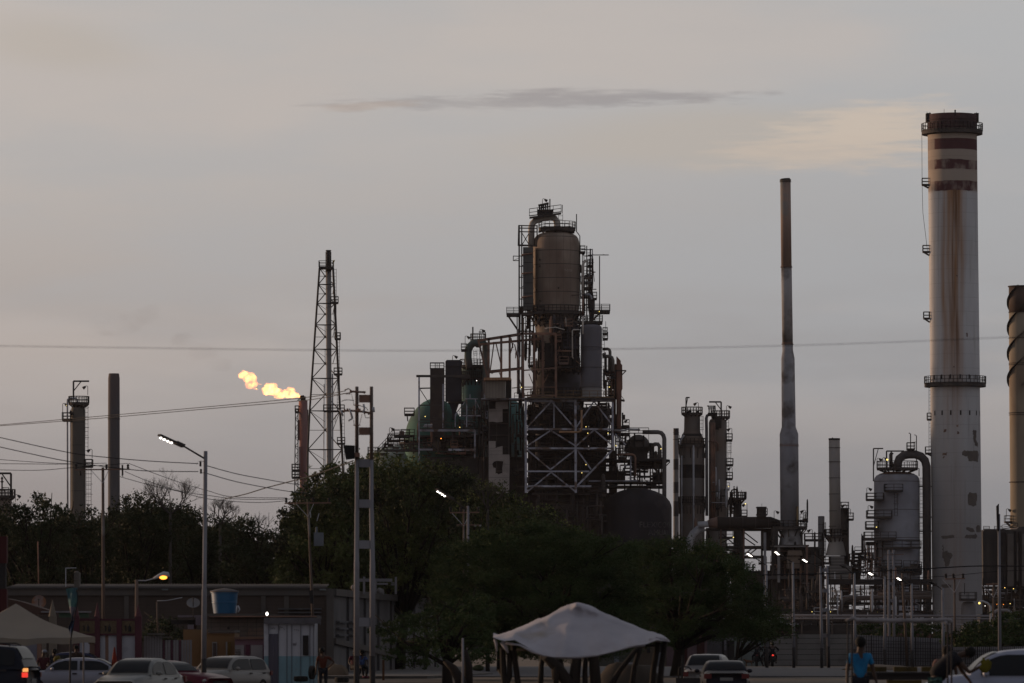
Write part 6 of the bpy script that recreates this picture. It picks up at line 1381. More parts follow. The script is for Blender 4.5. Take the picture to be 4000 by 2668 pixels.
# beige tent
D = 168
t = thing('beige_tent', 'beige peaked party tent at the left edge over the parked cars', 'tent', G(60, D))
def canopy(m, apex, corners, D, depth, val):
    ax, ay = apex; A = P(ax, ay, D+depth/2)
    n = 14; cs = [P(x, y, D+d) for x, y, d in corners]
    for i in range(len(cs)):
        c0, c1 = cs[i], cs[(i+1) % len(cs)]; vs = []
        for a_ in range(n+1):
            for b_ in range(n+1-0):
                u = a_/n; v = b_/n; q = A.lerp(c0.lerp(c1, v), u); q.z -= .16*math.sin(math.pi*u)+.07*math.sin(v*math.pi)*u*u; q.z += .05*mnoise.noise(q*1.3); vs.append(q)
        fs = [(a_*(n+1)+b_, (a_+1)*(n+1)+b_, (a_+1)*(n+1)+b_+1, a_*(n+1)+b_+1) for a_ in range(n) for b_ in range(n)]
        m.add(vs, fs, True)
        # valance
        vs = []
        for b_ in range(n+1):
            v = b_/n; q = c0.lerp(c1, v); q.z -= .07*math.sin(v*math.pi); q.z += .05*mnoise.noise(q*1.3); vs += [q, q-Vector((0,0,val*(1+.12*math.sin(v*25))))+Vector((0,.04*math.sin(v*31),0))]
        m.add(vs, [(2*b_, 2*b_+1, 2*b_+3, 2*b_+2) for b_ in range(n)], True)
part('cover', pm('beige_canvas', (0.165,0.140,0.115), (0.140,0.120,0.100), .5, c3=(0.13,0.118,0.105), s3=.5, bump=.2), t, lambda m: canopy(m, (62,2358), [(-250,2483,0),(372,2487,0),(330,2478,5),(-210,2474,5)], D, 5, .2))
for x in (372, 330): part('leg', MATS['pole_white'], t, lambda m: m.tube([P(x-3,2495,D+(.1 if x == 372 else 4.9)), G(x-3,D+(.1 if x == 372 else 4.9))], .03, 6)) if x != 372 else None
t = thing('feather_flag', 'teal and white feather banner on a pole before the beige tent', 'flag', G(275, 160))
def f(m):
    D = 160; rows = [(2296,256,303),(2320,262,303),(2345,266,302),(2370,271,298),(2392,275,292),(2407,279,288),(2425,279,289),(2445,270,286),(2455,267,284),(2470,272,281),(2488,275,278)]
    vs = []
    for i, (y, xa, xb) in enumerate(rows):
        for k in range(6): x = xa+(xb-xa)*k/5; q = P(x, y, D+.12*math.sin(k*1.3+i*.8)); vs.append(q)
    n = len(rows); fs = [(i*6+k, i*6+k+1, (i+1)*6+k+1, (i+1)*6+k) for i in range(n-1) for k in range(5)]
    m.add(vs, fs, True); m.mi[-len(fs):] = [0 if f_[0]//6 < 3 else (1 if f_[0]//6 < 6 else 2) for f_ in fs]
part('banner', [pm('banner_teal', (0.055,0.125,0.120), (0.035,0.075,0.095), 2.5), pm('banner_white', (0.15,0.14,0.15), (0.08,0.075,0.11), 4), pm('banner_blue', (0.025,0.050,0.095), (0.015,0.02,0.05), 4)], t, f)
part('pole', black_steel, t, lambda m: (m.tube([P(x,y,160) for x,y in ((255,2297),(280,2294),(299,2300),(304,2320),(303,2350),(296,2390),(290,2420),(280,2480),(276,2500))], .02, 5), m.tube([P(276,2500,160), G(272,160)], .03, 6)))

# utility poles at left
def xpole(label, xt, xb, yt, D, w, arm, group='wooden power poles', ins=(), braces=True, ybot=None, mat=None):
    t = thing('utility_pole', label, 'utility pole', G(xb, D), group)
    part('pole', mat or pole_wood, t, lambda m: m.tube([G(xb,D)-Vector((0,0,.2)), P(xt,yt,D)], [M_(w*.55,D), M_(w*.42,D)], 9))
    if arm:
        x0, x1, y = arm; ca = part('crossarm', rust_steel, t, lambda m: m.bm(x0,y,x1,y-2,D-.15,5))
        if braces: part('brace', galv, t, lambda m: (m.bm(xt,y+52,xt-46,y+2,D-.2,2), m.bm(xt,y+52,xt+22,y+2,D-.2,2)))
        for x in ins: part('insulator', black_steel, ca, lambda m: m.vc(x, [(y-3,2),(y-6,5),(y-10,5),(y-12,3),(y-15,5.5),(y-20,5),(y-22,2)], D-.15, 10))
    return t
tp = xpole('rusty brown power pole with crossarm left of the tall white lamp post', 402, 405, 1826, 232, 13, (295,508,1835), ins=(297,416,500))
part('hanging_fuse', black_steel, tp, lambda m: (m.tb([(314,1840),(315,1858)], 3.5, 231.8, 8), m.tb([(478,1816),(479,1856)], 3.5, 231.8, 8), m.tb([(476,1856),(481,1862)], 2, 231.8, 6)))
part('cable_coil', black_steel, tp, lambda m: [m.tube([P(406+11*math.cos(a*.7+k), 2508+14*math.sin(a*.7)+k*3, 231.7) for a in range(9)], .03, 4) for k in range(3)])
tp = xpole('leaning grey-brown power pole with grey transformer in front of the big tree', 1203, 1233, 1960, 240, 11, (1112,1292,1966), ins=(1118,1222,1285))
part('transformer', pm('transformer_grey', (0.11,0.12,0.14)), tp, lambda m: (m.bx(1226,2080,1262,2132,239.5,.6), m.vc(1236, [(2080,5),(2060,4),(2058,2)], 239.7, 8)))
part('banner_box', black_steel, tp, lambda m: m.prism([(P(x,y,239).x, P(x,y,239).z) for x,y in ((1207,2308),(1222,2304),(1224,2358),(1212,2358))], 239, 239.3))
part('fuse_tubes', galv, tp, lambda m: (m.bm(1212,2000,1214,2022,239.6,3), m.bm(1246,2005,1238,2035,239.6,3)))
tp = xpole('grey power pole with two crossarms half hidden in the acacia', 1812, 1812, 1990, 262, 9, (1757,1872,2003), ins=(1760,1800,1868))
part('crossarm', rust_steel, tp, lambda m: m.bm(1783,2050,1880,2051,261.8,4)); part('insulator', pm('glass_white', (0.16,0.16,0.15)), tp, lambda m: [m.ball(P(x,2054,261.6), .06, n=8, k=5) for x in (1857,1876)])

light_pole(803, 796, 1762, 190, 21, 'tall white lamp post with four lit lamps, between the dark stack and the flare', 'white lamp posts', arm=((797,1790),(716,1742),(622,1699)), black=2573,
   extra=lambda t: part('insulator_rack', black_steel, t, lambda m: (m.tb([(783,1802),(783,1822)], 4, 189.9, 8), m.tb([(785,1832),(785,1850)], 4, 189.9, 8), m.tb([(783,1806),(800,1800)], 1, 189.9, 5), m.tb([(785,1848),(800,1846)], 1, 189.9, 5), m.tb([(790,1798),(775,1803),(768,1815)], .5, 189.9, 4))))
solo('short_white_post', MATS['pole_white'], 'short white post left of the tarp canopy by the acacia trunk', 'post', lambda m: m.tube([P(1808,2492,200), G(1808,200)], M_(4.5,200), 8))
light_pole(1828, 1828, 1976, 246, 13, 'grey lamp post with four lit lamps against the dark acacia crowns', 'white lamp posts', arm=((1822,1990),(1768,1950),(1706,1911)), black=2573)
# sodium lamp
D = 225
t = thing('sodium_lamp', 'short lamp post with glowing orange lamp above the castle fence', 'street lamp', G(533, D))
part('pole', pole_wood, t, lambda m: m.tube([G(533,D), P(534,2264,D)], [.09,.07], 8)); part('arm', galv, t, lambda m: m.tb([(534,2268),(570,2268),(600,2260),(615,2254)], 2.2, D, 8))
hd = part('lamp_head', galv, t, lambda m: m.tube([P(x,y,D) for x,y in ((600,2260),(620,2250),(640,2243),(655,2244),(662,2252))], [.05,.09,.13,.12,.03], 10)); part('lens', orange_lamp, hd, lambda m: m.ball(P(638,2256,D-.05), M_(15,D), .12, M_(7.5,D), 14, 8))
o = hd.children[0]; o.data.transform(Matrix.Translation(Vector((0,0,0))))

# twin concrete pole in front
D = 180
t = thing('twin_power_pole', 'tall twin pole joined by rusty plates with insulators and black feet', 'utility pole', G(1423, D))
for xt, xb in ((1394,1393),(1451,1455)):
    part('pole', pole_wood if xt else None, t, lambda m: m.tube([P(xt,1800,D), P(xt,1510,D)], [M_(7.5,D), M_(6.6,D)], 12), 'rust-stained upper pole section')
    part('pole', MATS['pole_white'], t, lambda m: m.tube([P(xb,2563,D), P(xb,2196,D), P(xb,2194,D), P(xt,1990,D), P(xt,1988,D), P(xt,1796,D)], [M_(11,D), M_(10.6,D), M_(9.6,D), M_(9,D), M_(8.4,D), M_(7.6,D)], 14), 'whitewashed lower pole section')
    part('painted_foot', black_steel, t, lambda m: m.tube([G(xb,D)-Vector((0,0,.2)), P(xb,2562,D)], M_(11.2,D), 14))
for y, h, mm in ((1557,30,rust_steel),(1684,30,rust_steel),(1809,32,MATS['pole_white']),(1967,32,MATS['pole_white']),(2127,32,MATS['pole_white']),(2430,34,MATS['pole_white'])):
    part('tie_plate', mm, t, lambda m: m.bx(1402,y-h/2,1444,y+h/2,D-.05,.1))
def f(m):
    Dd = D-.15
    m.tb([(1366,1528),(1394,1531),(1428,1532)], 4, Dd, 8); m.tb([(1428,1530),(1422,1538)], 2, Dd, 6); m.tb([(1346,1524),(1362,1518),(1372,1526)], 2.5, Dd, 6)
    m.tb([(1335,1539),(1350,1537),(1376,1533)], 2, Dd, 6); [m.tb([(x,1534),(x+1,1541)], 1.6, Dd, 5) for x in (1352,1357,1362,1366)]
    m.tb([(1345,1605),(1370,1604),(1394,1606),(1425,1609),(1446,1614)], 4.2, Dd, 8); [m.tb([(x,y-6),(x,y+6)], 3, Dd, 8) for x, y in ((1346,1603),(1357,1601),(1400,1600),(1406,1602),(1424,1612),(1440,1614))]
    m.tb([(1380,1582),(1408,1584)], 2, Dd, 6); m.tb([(1380,1661),(1408,1661)], 2, Dd, 6); m.tb([(1373,1538),(1383,1582)], 1, Dd, 5); m.tb([(1414,1618),(1404,1660)], 1.2, Dd, 5); m.tb([(1380,1640),(1384,1660)], 1.2, Dd, 5)
part('crossarm', rust_steel, t, f)
part('insulator', galv, t, lambda m: (m.tb([(1364,1596),(1372,1618),(1377,1636)], 4, D-.3, 8), m.tb([(1420,1578),(1423,1596),(1419,1612)], 4, D-.3, 8), m.tb([(1328,1600),(1340,1624)], 4, D-.3, 8), m.tb([(1458,1590),(1460,1610)], 5, D-.3, 8), m.tb([(1376,1636),(1364,1641),(1362,1646)], 3, D-.3, 8)))
part('jumper_wire', black_steel, t, lambda m: (m.tube([P(x,y,D-.3) for x,y in ((1334,1568),(1345,1563),(1360,1562),(1384,1564))], .012, 4), m.tube([P(x,y,D-.3) for x,y in ((1408,1586),(1430,1592),(1438,1604))], .012, 4), m.tube([P(x,y,D-.3) for x,y in ((1424,1618),(1428,1632),(1444,1632))], .012, 4), m.tube([P(1308,1650,D-.3),P(1312,1620,D-.3)], .01, 4)))
part('sign_box', pm('sign_black', (0.012,0.010,0.010), (0.008,0.008,0.008)), t, lambda m: m.prism([(P(x,y,D).x, P(x,y,D).z) for x,y in ((1341,1739),(1386,1741),(1386,1792),(1352,1796))], D-.25, D))
part('clamp', rust_steel, t, lambda m: (m.bx(1383,1768,1405,1785,D-.2,.35),))

# cables
wire([(-100,1350),(400,1357),(1000,1365),(1500,1370),(2000,1368),(2500,1362),(3000,1352),(3500,1336),(4100,1310)], 66, .0032, 'blurred near cable crossing the whole sky above the flame')
wire([(-60,1665),(400,1625),(800,1590),(1190,1553),(1350,1527)], [230,180], .014, 'upper of two close cables rising to the twin pole top', 'paired cables to the twin pole')
wire([(-60,1668),(400,1633),(800,1598),(1190,1564),(1338,1539)], [230,180], .014, 'lower of two close cables rising to the twin pole top', 'paired cables to the twin pole')
wire([(-60,1697),(0,1709),(265,1767),(421,1787),(600,1802),(775,1811)], 190, .016, 'upper twisted cable sagging left from the tall white lamp post')
wire([(-60,1733),(0,1746),(265,1802),(516,1835),(640,1841),(775,1842)], 190, .016, 'lower twisted cable sagging left from the tall white lamp post')
wire([(810,1820),(920,1850),(1030,1871),(1142,1890),(1200,1896)], [190,238], .017, 'upper twisted cable running right from the tall white lamp post')
wire([(810,1850),(920,1881),(1030,1903),(1125,1919),(1200,1926)], [190,238], .017, 'lower twisted cable running right from the tall white lamp post')
wire([(-60,1791),(0,1795),(150,1806),(297,1813)], 232, .013, 'cable meeting the left crossarm end of the rusty brown pole')
wire([(-60,1811),(100,1812),(250,1813),(416,1809)], 232, .013, 'cable meeting the middle of the rusty brown crossarm')
wire([(-60,1834),(143,1837),(290,1826),(500,1810)], 232, .013, 'lowest cable at left reaching the rusty brown crossarm')
wire([(503,1810),(616,1854),(720,1890),(812,1917),(910,1941),(1118,1945)], [232,240], .014, 'cable from the brown crossarm to the left end of the leaning pole')
wire([(488,1842),(588,1883),(700,1918),(812,1935),(950,1950),(1222,1948)], [232,240], .014, 'middle cable between the brown pole and the leaning pole')
wire([(468,1862),(580,1893),(700,1920),(820,1950),(1000,1963),(1118,1956)], [232,240], .014, 'sagging lowest cable between the brown pole and the leaning pole')
wire([(880,1948),(960,1930),(1035,1907),(1145,1878),(1236,1852),(1380,1800)], [235,182], .024, 'thick cable climbing from the twigs to the twin pole')
wire([(2900,2246),(3100,2244),(3300,2238),(3640,2220),(3830,2211),(4080,2213)], 300, .035, 'black cable crossing in front of the white vessel and great chimney')
wire([(3300,2282),(3500,2262),(3700,2250),(3900,2232),(4080,2225)], 330, .018, 'thin cable sloping across the foot of the great chimney')
# ------------------------------------------------------------------ right-hand street
D = 325; LG = 'white lamp posts along the plant road'
labs = ['leftmost lit lamp post of the road row, beside the acacia edge', 'lit lamp post below the tall thin stack, second in the row', 'lit lamp post on the twin pole left of the furnace stack', 'lamp post with dark unlit arm at the furnace stack foot',
        'lit lamp post left of the narrow twin poles', 'lit lamp post leaning lamp over the wooden pole', 'unlit lamp post in front of the great chimney']
for i, (xt, xb, yt, arm, lit) in enumerate(((2993,2996,2206,((2990,2206),(2950,2180),(2919,2157)),True),(3097,3101,2195,((3095,2196),(3054,2172),(3028,2150)),True),(3204,3210,2212,((3203,2218),(3163,2198),(3136,2180)),True),
        (3337,3340,2236,((3335,2242),(3300,2215),(3285,2208)),False),(3455,3457,2252,((3453,2258),(3417,2247),(3394,2232)),True),(3561,3564,2280,((3559,2284),(3528,2269),(3505,2252)),True),(3682,3685,2296,((3680,2302),(3655,2285),(3632,2271)),False))):
    tt = light_pole(xt, xb, yt, D-i*1.5, 12, labs[i], LG, arm=arm, lit=lit, leds=False, black=2526+i*3)
    if i == 2:
        part('pole', MATS['pole_white'], tt, lambda m: m.tube([P(3236,2526,D), P(3231,2210,D)], [M_(6.3,D), M_(4.6,D)], 12)); part('painted_foot', black_steel, tt, lambda m: m.tube([G(3237,D), P(3236,2526,D)], M_(6.4,D), 12))
        part('tie_plate', MATS['pole_white'], tt, lambda m: [m.bx(3213,y,3229,y+14,D-.04,.08) for y in (2220,2300,2376,2475)])
t = thing('twin_white_pole', 'narrow pair of white poles with tie plates in front of the white vessel', 'utility pole', G(3482, D+40))
for x in (3471,3490): part('pole', MATS['pole_white'], t, lambda m: m.tube([G(x+3,D+40), P(x,2148,D+40)], [M_(6,D+40), M_(4,D+40)], 10))
part('tie_plate', MATS['pole_white'], t, lambda m: [m.bx(3474,y,3490,y+10,D+40,.08) for y in (2160,2212,2275,2340)]); part('crossarm', rust_steel, t, lambda m: m.bm(3448,2168,3530,2165,D+39.6,2.5))
xpole('short wooden power pole with crossarm in front of the great chimney', 3729, 3731, 2252, 345, 9, (3692,3770,2262), ins=(3695,3724,3762))
xpole('wooden pole leaning left behind the white-wrapped stall beam', 3525, 3545, 2240, 350, 11, None)
t = xpole('grey-brown pole before the dark boiler house, left of the fin-topped pole', 3881, 3881, 2275, 380, 8, (3852,3905,2282), ins=())
t = thing('fin_topped_pole', 'tall grey pole topped by a black slanted fin at the right edge', 'utility pole', G(3905, 320)); part('pole', MATS['pole_white'], t, lambda m: m.tube([G(3906,320), P(3902,2008,320)], [M_(7.2,320), M_(5,320)], 10)); part('fin', black_steel, t, lambda m: m.prism([(P(x,y,320).x, P(x,y,320).z) for x,y in ((3891,1978),(3901,1967),(3902,2075),(3894,2075))], 319.8, 320)); part('bracket', dark_steel, t, lambda m: (m.bm(3840,2214,3902,2218,320,3), m.bm(3900,2202,3930,2208,320,2)))
t = thing('curved_lamp', 'small curved-arm lamp lit amber at the foot of the boiler house', 'street lamp', G(3870, 400)); part('pole', galv, t, lambda m: m.tube([G(3870,400), P(3870,2370,400), P(3858,2356,400), P(3838,2348,400), P(3826,2352,400)], .08, 6)); part('bulb', amber, t, lambda m: m.ball(P(3826,2356,400), .09, n=8, k=6))

# walls
D = 357
t = thing('concrete_panel_wall', 'grey concrete panel wall with posts behind the motorcyclists', 'wall', G(3170, D))
part('panels', pm('panel_wall', (0.125,0.118,0.115), (0.100,0.095,0.092), .6, c3=(0.06,0.056,0.052), s3=.4, lines=[(2,.38,.09,(0.035,0.032,0.032))]), t, lambda m: m.bx(2993,2478,3350,2612,D,.12))
for x in (2999,3106,3222,3335): part('post', conc, t, lambda m: m.bx(x,2474,x+9,2612,D-.1,.3))
t = thing('mint_wall', 'pale mint painted wall directly left of the motorcyclists', 'wall', G(2930, D)); part('wall', wall_m('mint_paint', (0.105,0.120,0.118)), t, lambda m: m.bx(2869,2488,2992,2612,D,.3)); part('post', dark_steel, t, lambda m: m.bx(2894,2506,2899,2612,D-.15,.1)); part('window', black_steel, t, lambda m: (m.bx(2881,2498,2885,2506,D-.02,.1), m.bx(2958,2510,2962,2518,D-.02,.1)))
RG = 'low houses behind the plant road'
t = thing('pink_house', 'dusty pink house wall with dark red doorway behind the parked cars', 'house', G(2680, D-8), RG)
part('wall', wall_m('dusty_pink', (0.110,0.075,0.085)), t, lambda m: m.bx(2604,2488,2762,2622,D-8,3)); part('door', wall_m('dark_red_door', (0.035,0.012,0.012)), t, lambda m: (m.bx(2674,2495,2685,2596,D-8.1,.1), m.bx(2722,2495,2752,2622,D-8.1,.1))); part('roof', rust_steel, t, lambda m: m.bx(2600,2482,2764,2489,D-8.2,3.4))
t = thing('grey_shop', 'dim grey shopfront with dark doorways between the pink house and mint wall', 'shop', G(2815, D-6), RG)
part('wall', wall_m('shop_grey', (0.072,0.068,0.074)), t, lambda m: m.bx(2762,2488,2869,2622,D-6,3)); part('door', black_steel, t, lambda m: (m.bx(2820,2498,2829,2622,D-6.1,.1), m.bx(2842,2498,2869,2622,D-6.1,.1))); part('pillar', wall_m('pillar_pale', (0.12,0.115,0.13)), t, lambda m: (m.bx(2829,2494,2837,2540,D-6.2,.1), m.bx(2838,2488,2866,2502,D-6.2,.1)))
t = thing('tan_house', 'tan house wall with small window seen between the canopy posts', 'house', G(2530, D-10), RG)
part('wall', wall_m('tan_wall', (0.085,0.065,0.050)), t, lambda m: m.bx(2488,2480,2604,2604,D-10,3)); part('window', black_steel, t, lambda m: (m.bx(2528,2515,2540,2550,D-10.1,.1), m.bx(2572,2500,2592,2555,D-10.1,.1))); part('white_panel', wall_m('white_panel', (0.12,0.125,0.14)), t, lambda m: m.bx(2566,2548,2590,2602,D-10.2,.1))
t = thing('dark_left_house', 'dim grey-green house front seen under the left of the canopy', 'house', G(2440, D-12), RG); part('wall', wall_m('grey_green', (0.050,0.052,0.046)), t, lambda m: m.bx(2340,2490,2488,2612,D-12,3)); part('door', wall_m('blue_pale_door', (0.10,0.11,0.13)), t, lambda m: m.bx(2400,2538,2417,2590,D-12.1,.1))
t = thing('tile_roof_house', 'long low house with dull red tiled roof behind the palisade fence', 'house', G(3560, 440), RG)
part('roof', pm('red_tiles', (0.105,0.045,0.045), (0.075,0.034,0.034), 1, lines=[(0,.5,.25,(0.05,0.025,0.027))]), t, lambda m: m.prism([(P(x,y,440).x, P(x,y,440).z) for x,y in ((3390,2485),(3440,2474),(3760,2476),(3770,2500),(3390,2500))], 438, 444)); part('wall', wall_m('roof_house_wall', (0.06,0.055,0.055)), t, lambda m: m.bx(3395,2500,3760,2570,440,4))
t = thing('red_roof_shed', 'strip of dull red roof above the concrete wall beside the acacia bough', 'shed', G(3040, 372), RG); part('roof', MATS['red_tiles'], t, lambda m: m.bx(2985,2466,3108,2480,372,4)); part('wall', MATS['roof_house_wall'], t, lambda m: m.bx(2988,2480,3104,2590,372.5,3))
# palisade fences
def palisade(name, label, x0, x1, yt0, yt1, yb0, yb1, D, step):
    t = thing(name, label, 'fence', G((x0+x1)/2, D)); wallm = pm('fence_wall_grey', (0.150,0.145,0.158), (0.120,0.115,0.125), .6, lines=[(2,.5,.08,(0.04,0.038,0.04))])
    part('wall_panels', wallm, t, lambda m: m.add([P(x0,yt0,D+.5),P(x1,yt1,D+.5),P(x1,yb1+12,D+.5),P(x0,yb0+12,D+.5),P(x0,yt0,D+.7),P(x1,yt1,D+.7),P(x1,yb1+12,D+.7),P(x0,yb0+12,D+.7)], [(0,3,2,1),(4,5,6,7),(0,1,5,4),(1,2,6,5),(3,7,6,2),(0,4,7,3)]))
    def f(m):
        x = x0; k = 0
        while x < x1:
            q = (x-x0)/(x1-x0); m.bm(x, yt0+(yt1-yt0)*q, x, yb0+(yb1-yb0)*q+6, D, 4.6 if k % 6 == 0 else 2.3); x += step; k += 1
        for h in (.18,.42,.66,.9): m.beam(P(x0, yt0+(yb0-yt0)*h, D), P(x1, yt1+(yb1-yt1)*h, D), M_(2,D))
    part('bars', black_steel, t, f); return t
palisade('palisade_fence', 'black palisade fence before grey wall panels at right, behind the barrier', 3346, 3722, 2480, 2496, 2590, 2594, 350, 9.6)
palisade('palisade_fence', 'lower black palisade fence passing behind the white pickup roof', 3722, 4060, 2528, 2524, 2600, 2596, 340, 8.0)

# stall frame with wrapped beam
D = 98
t = thing('stall_frame', 'bare stall frame with white cloth wound round its top beam', 'stall', G(3510, D))
def f(m):
    pts = [(3303,2424),(3318,2420),(3333,2413),(3345,2421),(3420,2423),(3500,2425),(3580,2424),(3660,2423),(3700,2420),(3714,2425),(3718,2433)]
    rs = [3,6,8,7.5,7.5,8,7,7.5,8,9,4]; m.tube([P(x,y,D) for x,y in pts], [M_(r,D) for r in rs], 12); m.tube([P(x,y,D-.05) for x,y in ((3690,2428),(3697,2434),(3703,2440))], [M_(6,D),M_(7,D),M_(2,D)], 8)
part('wrapped_cloth', pm('grubby_white_cloth', (0.20,0.19,0.20), (0.13,0.12,0.125), 4, bump=.6), t, f)
for x in (3312,3328,3702,3717): part('post', black_steel, t, lambda m: m.tube([P(x,2425,D+(0 if x in (3328,3702) else 2)), G(x,D+(0 if x in (3328,3702) else 2))], .018, 8))
# yellow-black barrier
D = 125
t = thing('striped_barrier', 'yellow and black tyre-block barrier behind the person in blue', 'barrier', G(3500, D))
part('rail', black_steel, t, lambda m: (m.bx(3330,2632,3660,2656,D,.3), m.bx(3330,2625,3660,2633,D-.1,.1)))
ylw = pm('worn_yellow', (0.055,0.036,0.007), (0.032,0.022,0.008), 2.0)
for x0, x1 in ((3345,3430),(3432,3463),(3493,3545),(3547,3583),(3601,3650)): part('yellow_block', ylw, t, lambda m: m.bx(x0,2605,x1,2624,D+.05,.25))
part('lower_strip', ylw, t, lambda m: m.bx(3465,2657,3600,2672,D,.2))
for x in (3350,3480,3640): part('leg', black_steel, t, lambda m: m.tube([P(x,2656,D+.15), G(x,D+.15)], .05, 6))

# white tarp canopy
D = 117
t = thing('tarp_canopy', 'drooping white tarp canopy on rough wooden posts at front centre', 'canopy', G(2260, D))
tarp = pm('dirty_white_tarp', (0.285,0.275,0.305), (0.235,0.225,0.250), 1.2, c3=(0.185,0.160,0.140), s3=.8, lo3=.52, hi3=.70, bump=.3)
def f(m):
    # surface over (u across, v front to back): ridge in the middle, front edge sags, corners pinned
    nu, nv = 90, 44; vs = []
    xa, xb = P(1926,0,D).x, P(2613,0,D).x; dep = 3.4
    CR = [(*[P(x,y,D)[i] for x, y in ((a,b),(c,d)) for i in (0,2)], e) for a,b,c,d,e in ((2250,2362,1965,2500,.22),(2262,2362,2560,2488,.22),(2250,2370,2190,2560,.10),(2240,2415,2350,2412,-.10),(2230,2458,2310,2452,-.10),(2050,2480,2120,2450,-.08),(2380,2440,2470,2500,.10),(2320,2390,2420,2540,.07),(2150,2420,2080,2535,.08))]
    topl = [(1926,2488),(1960,2478),(2040,2448),(2090,2424),(2140,2402),(2180,2378),(2215,2360),(2250,2352),(2275,2352),(2310,2366),(2380,2400),(2440,2425),(2480,2440),(2515,2458),(2560,2478),(2600,2492),(2613,2503)]
    botl = [(1926,2490),(1945,2497),(1970,2504),(2010,2500),(2060,2528),(2110,2556),(2160,2566),(2220,2566),(2290,2562),(2360,2552),(2420,2537),(2470,2522),(2520,2516),(2560,2500),(2600,2506),(2613,2506)]
    for i in range(nu+1):
        px = 1926+(2613-1926)*i/nu; zt = P(0,interp(topl,px),D).z; zb = P(0,interp(botl,px),D).z
        for j in range(nv+1):
            v = j/nv
            if v < .6: q = v/.6; z = zb+(zt-zb)*(q**.9); y = D-1.2+q*1.9
            else: q = (v-.6)/.4; z = zt+(zb+.1-zt)*(q**1.1); y = D+.7+q*1.9
            X = P(px,0,D).x
            n1 = mnoise.fractal(Vector((X*.9, y*.9, 3)), 1.0, 2.0, 3)*.10+.05*mnoise.noise(Vector((X*2.6, z*1.6, y*.8)))+.05*abs(mnoise.noise(Vector((X*5.5+z*3, z*5, y*2))))
            fold = .05*math.sin(X*5+y*2)*math.exp(-abs(v-.15)*4)
            edge = math.sin(math.pi*max(.0, min(1, v/.6))) if v < .6 else 1
            crease = 0
            for (ax_, az_, bx2, bz2, amp) in CR:
                dx, dz = bx2-ax_, bz2-az_; L2 = dx*dx+dz*dz; q_ = max(0, min(1, ((X-ax_)*dx+(z-az_)*dz)/L2)); dd = math.hypot(X-ax_-dx*q_, z-az_-dz*q_); crease += amp*math.exp(-(dd/.10)**2)
            vs.append((X, y+n1*1.5+fold*2-crease, z+(n1*.55+fold*.6)*edge))
    fs = [(i*(nv+1)+j, (i+1)*(nv+1)+j, (i+1)*(nv+1)+j+1, i*(nv+1)+j+1) for i in range(nu) for j in range(nv)]
    m.add(vs, fs, True)
    # turned-under hem and hanging corner rags
    for pts, rs in ((((1932,2496),(1938,2512),(1941,2545)),(5,6,3)),(((1960,2506),(1975,2528),(1985,2550)),(9,10,3)),(((2535,2498),(2570,2500),(2585,2506)),(7,8,4)),(((2560,2490),(2590,2493),(2611,2503)),(4,7,5))):
        m.tube([P(x,y,D-.9) for x,y in pts], [M_(r,D) for r in rs], 10)
    hem = [(1975,2512),(2030,2520),(2080,2545),(2130,2562),(2190,2568),(2260,2566),(2330,2560),(2400,2544),(2460,2526),(2520,2518)]
    m.tube([P(x,y,D-1.15) for x,y in hem], [M_(4.5+1.5*math.sin(x*.07),D) for x,y in hem], 8)
part('tarp', tarp, t, f)
for a in (((1962,2530),(1966,2620),(1975,2720)),((2005,2520),(2014,2600),(2030,2720)),((2573,2500),(2552,2620),(2542,2740)),((2598,2505),(2584,2600),(2572,2740)),((1990,2540),(1990,2640),(1960,2720))):
    part('post', bark, t, lambda m: m.tube([P(x,y,D-.6) for x,y in a]+[G(a[-1][0],D-.6)], [.06,.07,.075,.08], 9))
part('branch_brace', bark, t, lambda m: (m.tube([P(1985,2725,D), P(1968,2640,D), P(1950,2612,D)], .06, 8), m.tube([P(2000,2540,D+1), P(2590,2520,D+1)], .035, 6)))

# sign board on the roadside
D = 205
t = thing('lettered_signboard', 'small white board with red line and lettering, seen between canopy posts', 'sign', G(2448, D))
part('board', pm('board_white', (0.15,0.145,0.165), (0.12,0.115,0.13), 2), t, lambda m: m.prism([(P(x,y,D).x, P(x,y,D).z) for x,y in ((2412,2622),(2436,2586),(2486,2588),(2482,2630)) ], D, D+.1))
part('red_line', pm('sign_red', (0.10,0.03,0.04)), t, lambda m: m.beam(P(2415,2619,D-.02), P(2482,2623,D-.02), .03))
def flat_text(name, body, x, y, h, D, mat, parent, wx=1.0, dz=0.03):
    cu = bpy.data.curves.new(name, 'FONT'); cu.body = body; cu.resolution_u = 3; tmp = bpy.data.objects.new(name, cu); COL.objects.link(tmp)
    dg = bpy.context.evaluated_depsgraph_get(); me = bpy.data.meshes.new_from_object(tmp.evaluated_get(dg)); bpy.data.objects.remove(tmp)
    ys = [v.co.y for v in me.vertices]; xs = [v.co.x for v in me.vertices]; k = M_(h, D)/(max(ys)-min(ys)); o0 = P(x, y+h, D-dz)
    for v in me.vertices: v.co = Vector((o0.x+(v.co.x-min(xs))*k*wx, o0.y, o0.z+(v.co.y-min(ys))*k))-parent.location
    me.materials.clear(); me.materials.append(mat); o = bpy.data.objects.new(name, me); COL.objects.link(o); o.parent = parent; return o
flat_text('lettering', 'PLATA', 2428, 2596, 16, D, MATS['sign_red'], t, .8)
for x in (2437,2441): part('leg', MATS['pole_white'] if x == 2437 else black_steel, t, lambda m: m.tube([P(x,2626,D+.05), G(x,D+.05)], .04, 6))
solo('rubble_mound', pm('mound_earth', (0.030,0.022,0.016), (0.022,0.017,0.013), 1.5, bump=.5), 'dark earth mound at the foot of the forked trunks', 'mound', lambda m: m.ball(P(2420,2740,172)+Vector((.3,0,-.1)), 1.35, .9, 1.35, 20, 12, .25))
